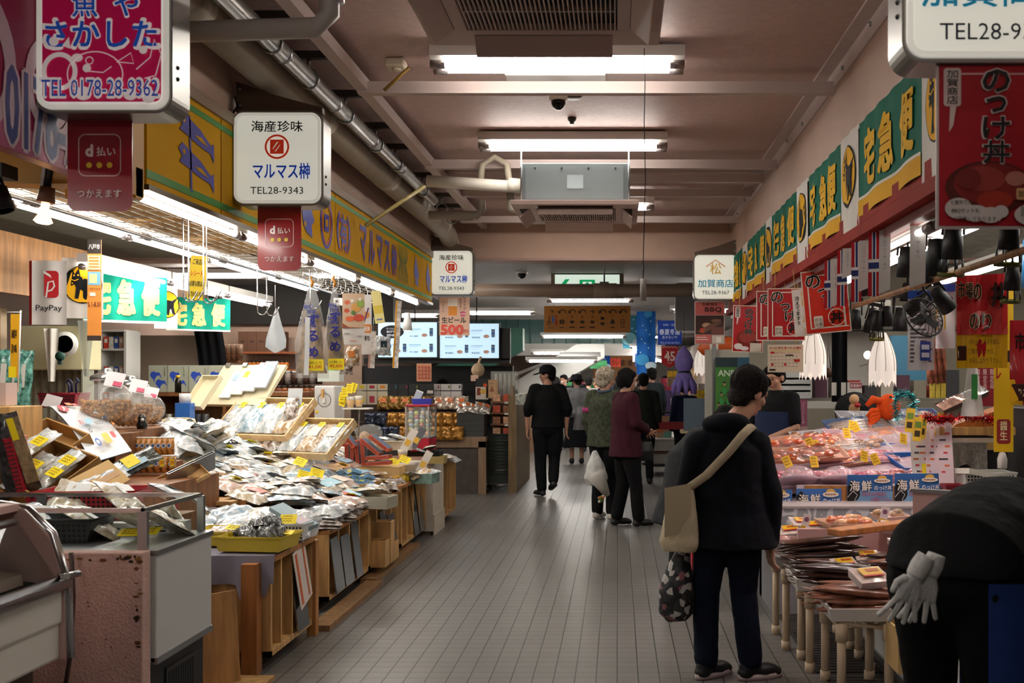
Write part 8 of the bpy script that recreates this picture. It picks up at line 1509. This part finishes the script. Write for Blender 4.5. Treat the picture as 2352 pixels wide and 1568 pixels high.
def person(lab, loc, rot=0, s=1., J=None, yaw=0., pitch=0., roll=0., top='22242a', hem=.80, slv=1., bot='15161a', skirt=0., shoe='141416', hair='15110f', hairstyle='short', vox=.009, mask=False, hat=None, flare=1., w=1., feet=0., hands=True, sole=None, band=None, hood=None, skin=SKIN, apron=None, tex=0.):
    o = thing('person', lab, 'person', loc, rot); o.scale = (s,)*3
    D = dict(hl=(-.085, 0, .82), hr=(.085, 0, .82), kl=(-.09, .015, .45), kr=(.09, .015, .45), al=(-.09, -.02, .09), ar=(.09, -.02, .09), pe=(0, 0, .87), wa=(0, 0, 1.0), ch=(0, 0, 1.2), ne=(0, -.01, 1.37), hd=(0, .02, 1.50),
             sl=(-.165, 0, 1.31), sr=(.165, 0, 1.31), el=(-.22, -.03, 1.05), er=(.22, -.03, 1.05), wl=(-.22, .04, .83), wr=(.22, .04, .83), dl=(0, .1, -1), dr=(0, .1, -1), tl=0., tr_=0., ty=0.)
    D.update(J or {}); V = {k: Vector(v) if isinstance(v, tuple) else v for k, v in D.items()}
    ty = V['ty']; H = Matrix.Translation(V['hd']) @ Euler((pitch, roll, yaw), 'YXZ').to_matrix().to_4x4() if False else Matrix.Translation(V['hd']) @ Matrix.Rotation(yaw, 4, 'Z') @ Matrix.Rotation(pitch, 4, 'X') @ Matrix.Rotation(roll, 4, 'Y')
    b = MB(); b.T = H
    b.ball((0, -.008, .03), (.073, .09, .082), SKIN, 20, 14).ball((0, .03, -.035), (.056, .06, .07), SKIN, 18, 12).ball((0, .058, -.088), (.026, .024, .02), SKIN, 12, 8).ball((0, .07, .02), (.05, .022, .03), SKIN, 12, 8)
    b.tube([(0, .086, .012), (0, .102, -.018), (0, .088, -.034)], [.008, .014, .012], SKIN, 8).ball((0, .082, -.058), (.022, .012, .011), SKIN, 10, 6)
    for x in (-1, 1): b.ball((x*.072, -.004, -.012), (.012, .024, .034), SKIN, 10, 8).ball((x*.04, .06, -.03), (.022, .02, .024), SKIN, 8, 6)
    b.T = Matrix()
    limb(b, [V['ch'], V['ne'], V['hd']+Vector((0, 0, -.06))], [.08, .052, .05])
    limb(b, [V['pe'], V['wa'], V['ch']], [.1, .09, .1])
    for k in 'lr':
        limb(b, [V['ch'], V['s'+k], V['e'+k], V['w'+k]], [.06, .045, .036, .026]); limb(b, [V['pe'], V['h'+k], V['k'+k], V['a'+k]], [.09, .075, .05, .036])
        if hands: hand(b, V['w'+k], V['d'+k], Vector((.25 if k == 'l' else -.25, 1, 0)), 1., .6)
    remesh(b, vox*.62, 'body', o, skin, 2)
    e = MB(); e.T = H                                         # eyes, brows, mouth
    for x in (-.03, .03): e.ball((x, .082, .004), (.011, .006, .005), DSK, 8, 6).box((x, .088, .024), (.026, .006, .004), DSK)
    e.build('eye', o); e = MB(); e.T = H; e.box((0, .096, -.06), (.036, .004, .004), M('8a4a44', .5)); e.build('mouth', o)
    if mask: e = MB(); e.T = H; e.grid(lambda u, v: ((u-.5)*.13, .108-.5*(u-.5)**2*.9-.18*(v-.6)**2, -.085+v*.085), 10, 8, M('d8d8da', .7)); e.build('face_mask', o)
    hm = MB(); hm.T = H; hs = hairstyle
    hm.ball((0, -.018, .044), (.083, .098, .083), SKIN, 18, 12).ball((0, -.055, -.01), (.072, .052, .07), SKIN, 14, 10)
    if hs == 'bob': hm.ball((0, -.03, .0), (.098, .092, .1), SKIN, 18, 12).ball((0, .04, .07), (.06, .045, .035), SKIN, 12, 8)
    if hs == 'full': hm.ball((0, -.028, .035), (.096, .106, .098), SKIN, 18, 12).ball((0, -.055, -.04), (.076, .055, .07), SKIN, 12, 8).ball((0, .05, .082), (.062, .045, .03), SKIN, 12, 8)
    if hs == 'short': hm.ball((0, .05, .085), (.06, .05, .03), SKIN, 12, 8).ball((.066, -.0, .03), (.018, .03, .035), SKIN, 10, 8).ball((-.066, -.0, .03), (.018, .03, .035), SKIN, 10, 8)
    remesh(hm, max(.006, vox*.7), 'hair', o, M(hair, .8, n=.5, ns=60, b=.6, bs=120), 2, .007, 30)
    if hat:
        q = MB(); q.T = H; m = M(hat[1], .7)
        if hat[0] == 'cap': q.lathe([(.001, .135), (.05, .128), (.088, .09), (.094, .045), (.092, .03)], m, sy=1.1, n=24, cap=False).prism(rrect(-.062, .0, .062, .11, .05), -.003, .003, m); v0 = len(q.v)-2*len(rrect(-.062, .0, .062, .11, .05)); Hi = H.inverted(); q.v = q.v[:v0]+[tuple(H @ Vector(((Hi @ Vector(p)).x, .075+(Hi @ Vector(p)).z, .042-(Hi @ Vector(p)).y-.2*(Hi @ Vector(p)).z))) for p in q.v[v0:]]
        else: q.lathe([(.001, .13), (.07, .125), (.092, .1), (.098, .04), (.14, .0), (.098, .035)], m, sy=1.1, n=24, cap=False)
        q.build('cap' if hat[0] == 'cap' else 'hat', o)
    j = MB()                                                   # upper garment
    pe, wa, ch, ne = V['pe'], V['wa'], V['ch'], V['ne']; hc = pe.copy(); hc.z = hem
    if hem > pe.z: hc = pe.lerp(wa, (hem-pe.z)/max(.01, wa.z-pe.z))
    sh = (V['sl']+V['sr'])/2
    rings(j, [(hc, .19*w*flare, .14*w*flare, ty), (pe if hem < pe.z else hc+Vector((0, 0, .03)), .185*w, .14*w, ty), (wa, .17*w, .128*w, ty), (ch, .18*w, .128*w, ty), (sh.lerp(ch, .35), .168*w, .112*w, ty), (sh.lerp(ne, .55), .1, .075, ty), (ne+Vector((0, 0, .015)), .064, .062, ty)])
    for k in 'lr':
        S_, E_, W_ = V['s'+k], V['e'+k], V['w'+k]; S2 = S_.lerp(sh, .22)
        if slv >= 1: limb(j, [S2, S_, E_, W_.lerp(E_, .04)], [.07*w, .066*w, .053*w, .043*w])
        else: limb(j, [S2, S_, E_ if slv > .5 else S_.lerp(E_, .75)], [.07*w, .064*w, .054*w])
        if .5 < slv < 1: limb(j, [E_, E_.lerp(W_, slv-.5)], [.052*w, .046*w])
    if hood: j.ball(V['ne']+Vector(hood), (.125, .08, .06), SKIN, 16, 10).ball(V['ne']+Vector(hood)+Vector((0, -.01, -.08)), (.11, .05, .09), SKIN, 14, 10)
    tm = M(top, .8, n=.12+tex, ns=14 if not tex else 30, b=.25+tex, bs=35)
    remesh(j, vox, 'jacket', o, tm, 5, .006, 8)
    if band: q = MB(); E_ = V['el'].lerp(V['sl'], .45); q.tube([E_+Vector((0, 0, .025)), E_-Vector((0, 0, .025))], .0665*w, M(band, .7), 14); q.build('arm_band', o)
    if hood or band:                                           # collar rim
        q = MB(); q.tube([ne+Vector((.07*math.cos(a), .07*math.sin(a)-.005, .012+.02*math.sin(a))) for a in [2*PI*k_/16 for k_ in range(16)]], .013, M('3a3c44' if hood else '4a5a6a', .8), 8, close=True); q.build('collar', o)
    t = MB()
    if skirt: rings(t, [(Vector((pe.x, pe.y, skirt)), .25, .19, ty), (pe-Vector((0, 0, .2)), .2, .16, ty), (pe, .175, .14, ty), (wa, .15, .115, ty)])
    else:
        t.ball(pe-Vector((0, 0, .03)), (.165*w, .125*w, .13), SKIN, 18, 12)
        for k in 'lr': limb(t, [V['h'+k], V['k'+k], V['a'+k]+Vector((0, 0, .01))], [.098*w, .066*w, .058*w])
    remesh(t, vox, 'skirt' if skirt else 'trousers', o, M(bot, .85, n=.15, ns=16, b=.25, bs=40), 4, .006, 10)
    for k, tr in (('l', V['tl']), ('r', V['tr_'])):
        f = MB(); A = V['a'+k]; lift = A.z-.09; a_ = feet+tr; pit = min(1.1, lift*3.2)
        f.T = Matrix.Translation((A.x, A.y, A.z-.0)) @ Matrix.Rotation(a_, 4, 'Z') @ Matrix.Rotation(-pit, 4, 'X')
        f.ball((0, .0, -.03), (.045, .06, .05), SKIN, 14, 8).ball((0, .075, -.05), (.048, .085, .036), SKIN, 14, 8).ball((0, -.02, -.055), (.042, .05, .034), SKIN, 12, 8).ball((0, .13, -.06), (.04, .045, .026), SKIN, 12, 8)
        so = remesh(f, .007, 'shoe', o, M(shoe, .5, b=.1, bs=60), 2)
        if sole:
            f = MB(); f.T = Matrix.Translation((A.x, A.y, A.z)) @ Matrix.Rotation(a_, 4, 'Z') @ Matrix.Rotation(-pit, 4, 'X'); pl = [(.046*math.cos(g_)*(1 if math.sin(g_) > 0 else .9), .055+.125*math.sin(g_)) for g_ in [2*PI*k_/20 for k_ in range(20)]]
            f.loft([[Vector((x, y, z)) for x, y in pl] for z in (-.088, -.06)], M(sole, .5)).build('sole', so)
    if apron: q = MB(); q.grid(lambda u, v: (pe.x+.2*math.sin((u-.5)*2.6)*math.cos(ty)-.15*math.cos((u-.5)*2.6)*math.sin(ty)*1., pe.y+.15*math.cos((u-.5)*2.6)*math.cos(ty)+.2*math.sin((u-.5)*2.6)*math.sin(ty), .45+v*.75), 12, 6, M(apron, .8)); q.build('apron', o)
    return o
# ---- the woman in front
FL = dict(hl=(-.07, 0, .80), hr=(.075, .01, .80), kl=(-.105, .03, .43), kr=(.085, .02, .43), al=(-.108, -.0, .09), ar=(.112, -.02, .09), pe=(0, 0, .84), wa=(-.005, -.0, .98), ch=(-.005, .01, 1.13), ne=(.03, .045, 1.285), hd=(.13, .11, 1.44),
          sl=(-.152, -.02, 1.18), sr=(.15, .0, 1.18), el=(-.215, -.02, .93), er=(.22, -.01, .93), wl=(-.155, .05, .71), wr=(.215, .0, .685), dl=(.1, .1, -1), dr=(.02, .05, -1), tl=-.9, tr_=-1.25, ty=-.15)
person('person in navy hooded jacket and jeans looking down at the fish, cream shoulder bag', (.555, 5.02, 0), 0, 1.0, FL, -1.0, -.42, 0, '070912', .67, 1, '0c1222', 0, '0e0e12', '1a1615', 'full', .007, w=1.06, flare=1.26, sole='b8a4a4', hood=(-.04, -.085, -.005))
o = thing('shoulder_bag', 'cream canvas shoulder bag hanging on the strap of the person in navy', 'bag', (.305, 4.93, .655)); cm = M('b4a68c', .85, n=.08, ns=12, b=.3, bs=90)
q = MB(); rings(q, [((-.0, 0, 0), .09, .055, -.5), ((0, 0, .04), .105, .065, -.5), ((.01, 0, .2), .085, .05, -.5), ((.02, 0, .31), .06, .03, -.5)], 20); remesh(q, .008, 'pouch', o, cm, 4, .005, 12)
MB().grid(lambda u, v: (-.075+u*.13, -.075+.06*u*.4-.01*math.sin(v*3), .08+v*.24+.02*u), 8, 8, M('a89a80', .85)).build('flap', o)
pts = [(.03, -.0, .3), (.13, -.06, .38), (.24, -.085, .5), (.305, -.085, .58), (.355, -.03, .618), (.385, .06, .615)]
q = MB(); pv = [Vector(p) for p in pts]; q.add([p+d for p in pv for d in (Vector((-.018, 0, .012)), Vector((.018, 0, -.012)), Vector((.018, -.006, -.012)), Vector((-.018, -.006, .012)))], [(i*4+a, i*4+(a+1) % 4, i*4+4+(a+1) % 4, i*4+4+a) for i in range(5) for a in range(4)], cm, True).build('strap', o)
o = thing('floral_bag', 'black floral print cloth bag held at the left side by the person in navy', 'bag', (.305, 5.02, .29)); q = MB(); rings(q, [((-.005, 0, 0), .05, .05, 0), ((-.01, 0, .04), .088, .075, 0), ((-.005, 0, .14), .092, .08, 0), ((.01, 0, .26), .065, .055, 0), ((.025, .02, .36), .03, .03, 0), ((.035, .04, .40), .015, .015, 0)], 20)
fm = bpy.data.materials.new('floral_cloth'); fm.use_nodes = True; nt = fm.node_tree; N = nt.nodes; tc = N.new('ShaderNodeTexCoord'); vo = N.new('ShaderNodeTexVoronoi'); vo.inputs['Scale'].default_value = 34; nt.links.new(tc.outputs['Object'], vo.inputs['Vector']); cr = N.new('ShaderNodeValToRGB'); cr.color_ramp.interpolation = 'CONSTANT'
cr.color_ramp.elements[0].color = (*lin('0c0c10'), 1); cr.color_ramp.elements[1].position = .56; cr.color_ramp.elements[1].color = (*lin('7a4a50'), 1); e_ = cr.color_ramp.elements.new(.66); e_.color = (*lin('a8a4a0'), 1); e_ = cr.color_ramp.elements.new(.82); e_.color = (*lin('2a2a2c'), 1); sp = N.new('ShaderNodeSeparateColor'); nt.links.new(vo.outputs['Color'], sp.inputs[0]); nt.links.new(sp.outputs[0], cr.inputs[0]); nt.links.new(cr.outputs[0], N['Principled BSDF'].inputs['Base Color']); N['Principled BSDF'].inputs['Roughness'].default_value = .7
remesh(q, .007, 'bag', o, fm, 3, .008, 16)
# ---- man in black, two women, others
person('man in black shirt and black cap walking away on the left of the aisle', (-.906, 12.95, 0), .12, 1.045, dict(al=(-.075, -.03, .09), ar=(.06, -.17, .2), kr=(.085, .03, .46), tl=.5, tr_=.2, el=(-.25, -.05, 1.08), er=(.25, -.04, 1.08), wl=(-.25, .0, .84), wr=(.23, .02, .84), sl=(-.165, 0, 1.32), sr=(.165, 0, 1.32)), 1.2, -.1, 0, '0f1012', .84, .75, '101114', 0, '17171a', '12100f', 'short', .011, hat=('cap', '121317'), w=1.12)
person('white haired woman in green quilted jacket with pink arm band', (-.13, 10.75, 0), -.55, 1.01, dict(wl=(-.2, .06, .86), wr=(.2, .08, .86)), -.3, -.1, 0, '3f4436', .78, 1, '121214', 0, 'b8b0a8', 'a89c8a', 'full', .010, w=1.12, flare=1.05, band='9a3a6a', feet=.1, tex=.2)
person('woman in maroon jacket with black bob hair and clasped hands', (.085, 10.25, 0), -1.15, 1.0, dict(al=(-.09, -.06, .09), ar=(.1, .1, .09), wl=(-.05, .21, .98), wr=(.06, .21, .98), el=(-.22, .0, 1.07), er=(.22, .02, 1.07), dl=(.6, .6, -.3), dr=(-.6, .6, -.3), ty=0., kr=(.1, .07, .45)), -.1, -.1, 0, '3c1622', .72, 1, '101012', 0, '0f0f11', '0f0c0d', 'bob', .010, mask=True, w=1.1, flare=1.08)
o = thing('hand_bag', 'black handbag at the right side of the woman in maroon', 'bag', (.28, 10.4, .66), .3); q = MB(); rings(q, [((0, 0, 0), .1, .05, 0), ((0, 0, .1), .11, .055, 0), ((0, 0, .2), .08, .03, 0)]); remesh(q, .01, 'pouch', o, M('161416', .45), 3); MB().tube([(-.06, 0, .2), (-.04, 0, .38), (.04, 0, .38), (.06, 0, .2)], .009, BLACK, 6).build('handle', o)
o = thing('shopping_bag', 'white plastic shopping bag with flowers carried by the white haired woman', 'bag', P(1368, 1118, 10.55)); q = MB(); rings(q, [((0, 0, .02), .09, .07, 0), ((0, 0, .1), .13, .1, 0), ((.0, 0, .24), .09, .07, 0), ((-.01, 0, .38), .025, .025, 0)]); remesh(q, .01, 'bag', o, M('c4c4c2', .45), 3, .012, 12)
MB().lathe([(.001, -.1), (.03, -.1), (.1, .16), (.06, .2)], M('c8c4bc', .5), c=(.08, -.05, .0), rot=(.2, -.5, 0), n=14, cap=False).build('paper_wrap', o); q = MB(); [q.ball((.04+.05*rnd.random(), -.11-.04*rnd.random(), -.07-.07*rnd.random()), .016, M(('c8602c', '4a6a2c', 'b8b8a4', '6a7a3a')[i % 4], .6), 8, 6) for i in range(16)]; q.build('flower', o)
person('woman in grey sweater, black hat and long dark skirt walking away', (-.735, 18.0, 0), .15, .99, dict(wl=(-.04, -.17, .9), wr=(.04, -.17, .9), el=(-.24, -.1, 1.06), er=(.24, -.1, 1.06)), .6, -.1, 0, '77787a', .84, 1, '16171c', .3, '121214', '1c1815', 'short', .013, hat=('brim', '14171c'), mask=True, w=1.05, hands=False)
o = MB().grid(lambda u, v: ((u-.5)*.22*(.5+.5*(1-v)), .02*math.sin(u*9), (v-.5)*.42), 8, 8, M('a8a8a8', .2, a=.5, coat=.8, kind='clear_bag')).build('plastic_bag', loc=P(1330, 960, 17.7)); tag(o, 'clear plastic bag held behind the back of the woman in grey', 'bag')
PL = [('person in dark olive coat behind the woman in maroon', 1478, 14.5, .99, '1d211c', '14161a', '12100e', 'short', 0, .1, 0),
      ('tall man with dark jacket standing far right in the aisle', 1497, 17.5, 1.06, '20262a', '15171c', '14110f', 'short', .5, 0, 0),
      ('stall keeper in lilac apron and white face mask facing the viewer', 1526, 20.5, .98, '5a4a72', '2a2a3a', '14110f', 'bob', PI, 0, 1),
      ('person in navy with back turned under the squid plush', 1572, 14.8, .93, '141a34', '14161c', '0f0d0d', 'bob', .4, 0, 0),
      ('shopper with white face mask beyond the man in black', 1296, 22, 1.0, '1c1d20', '16171b', '14110f', 'short', 2.6, 0, 1),
      ('shopper in dark clothes half hidden behind the man in black', 1277, 21, .97, '2a2624', '16171b', '0f0d0d', 'bob', 0, 0, 0),
      ('shopper in pale grey jacket walking away in the far crowd', 1352, 21, .97, '8a8a86', '1c1d22', '14110f', 'short', 0, 0, 0),
      ('shopper in dark red top in the far crowd behind white hair', 1372, 22, .96, '3a1a22', '1c1d22', '6a5a50', 'short', .8, 0, 0),
      ('shopper in black in the middle of the far crowd', 1330, 25, 1.02, '17181b', '1c1d22', '14110f', 'short', 0, 0, 0),
      ('shopper wearing a white cap in the far crowd', 1437, 19, 1.05, '3a3a38', '1c1d22', '14110f', 'short', 0, 0, 0),
      ('shopper with white shoulder bag right of the far crowd', 1470, 20, .97, '4a4644', '1c1d22', '2a1c14', 'bob', .3, 0, 0),
      ('clerk with dark hair behind the clear acrylic case', 1155, 15.0, 1.0, '1a1a1c', '1a1a1c', '100d0c', 'short', 0, 0, 0),
      ('clerk with dark hair behind the white gift boxes', 1016, 15.0, .94, '1a1a1c', '1a1a1c', '100d0c', 'bob', .5, 0, 0)]
for lab, px, Y, s, top, bot, hr, hs, rz, rl, mk in PL:
    person(lab, (P(px, 0, Y).x, Y, 0), rz, s, None, 0, 0, 0, top, .78, 1, bot, 0, '141416', hr, hs, .016, mask=bool(mk), hat=('cap', 'b4b4b4') if 'white cap' in lab else None, hands=False)
person('vendor in black short sleeved shirt and blue apron behind the seafood', (1.42, 8.9, 0), 2.4, 1.02, dict(el=(-.23, .04, 1.06), er=(.23, .04, 1.06), wl=(-.1, .24, .98), wr=(.12, .24, .98)), 0, -.3, 0, '121316', .84, .4, '1c2440', 0, '141416', '0f0d0d', 'short', .011, apron='26304e', w=1.05)
person('stooping shopper in dark grey coat half hidden behind the person in navy', (.46, 6.7, 0), -.9, .95, dict(ch=(0, .18, 1.12), ne=(0, .3, 1.2), hd=(0, .4, 1.27), sl=(-.16, .24, 1.17), sr=(.16, .24, 1.17), el=(-.2, .3, .92), er=(.2, .3, .92), wl=(-.16, .4, .74), wr=(.16, .4, .74)), 0, -.6, 0, '2a2c2e', .56, 1, '17181c', 0, '141416', '14110f', 'bob', .013, flare=1.5, hands=False)
# bending vendor at the lower right
o = person('person in black bending over the stall at lower right with blue apron', (1.08, 3.15, 0), -.75, 1.08, dict(wa=(0, .12, .91), ch=(0, .34, .945), ne=(0, .54, .94), hd=(0, .68, .9), sl=(-.17, .46, .92), sr=(.17, .46, .92), el=(-.2, .56, .7), er=(.2, .56, .7), wl=(-.14, .7, .6), wr=(.14, .7, .6), pe=(0, -.02, .84), hl=(-.1, -.02, .8), hr=(.1, -.02, .8)), 0, -.9, 0, '08090b', .84, 1, '08090a', 0, '141416', '14110f', 'short', .010, w=1.12, flare=1.0)
ap = MB().grid(lambda u, v: (.238*math.cos(-.95+u*2.9), .03+.185*math.sin(-.95+u*2.9), .3+v*.53), 14, 8, M('0f2c6a', .6, n=.1, ns=9)).build('apron', o); MB().tube([(.212*math.cos(a), .045+.17*math.sin(a), .868) for a in [2*PI*k/28 for k in range(28)]], .008, BLACK, 6, close=True).build('apron_tie', ap)
gl = M('c4c4c2', .9, n=.05, ns=40, b=.4, bs=120)
for i, (px, py, dx) in enumerate(((2128, 1275, -.35), (2152, 1272, -.22))):
    o = thing('cotton_glove', 'white cotton work glove tucked at the waist of the bending person, %s' % ('left one', 'right one')[i], 'glove', P(px, py, 2.84+.03*i)); q = MB(); hand(q, (dx*.09, 0, -.05), (dx, 0, -1), (-1, -.3, 0), .98, .12, 9.); q.tube([(0, 0, .0), (dx*.05, 0, -.03), (dx*.1, 0, -.06)], [.026, .03, .026], SKIN, 12); remesh(q, .0035, 'glove', o, gl, 2)
o = MB().box((0, 0, 0), (.05, .1, .1), M('b0142c', .5)).build('red_bag', loc=P(1598, 1285, 5.6)); tag(o, 'small red bag edge beside the leg of the person in navy', 'bag')
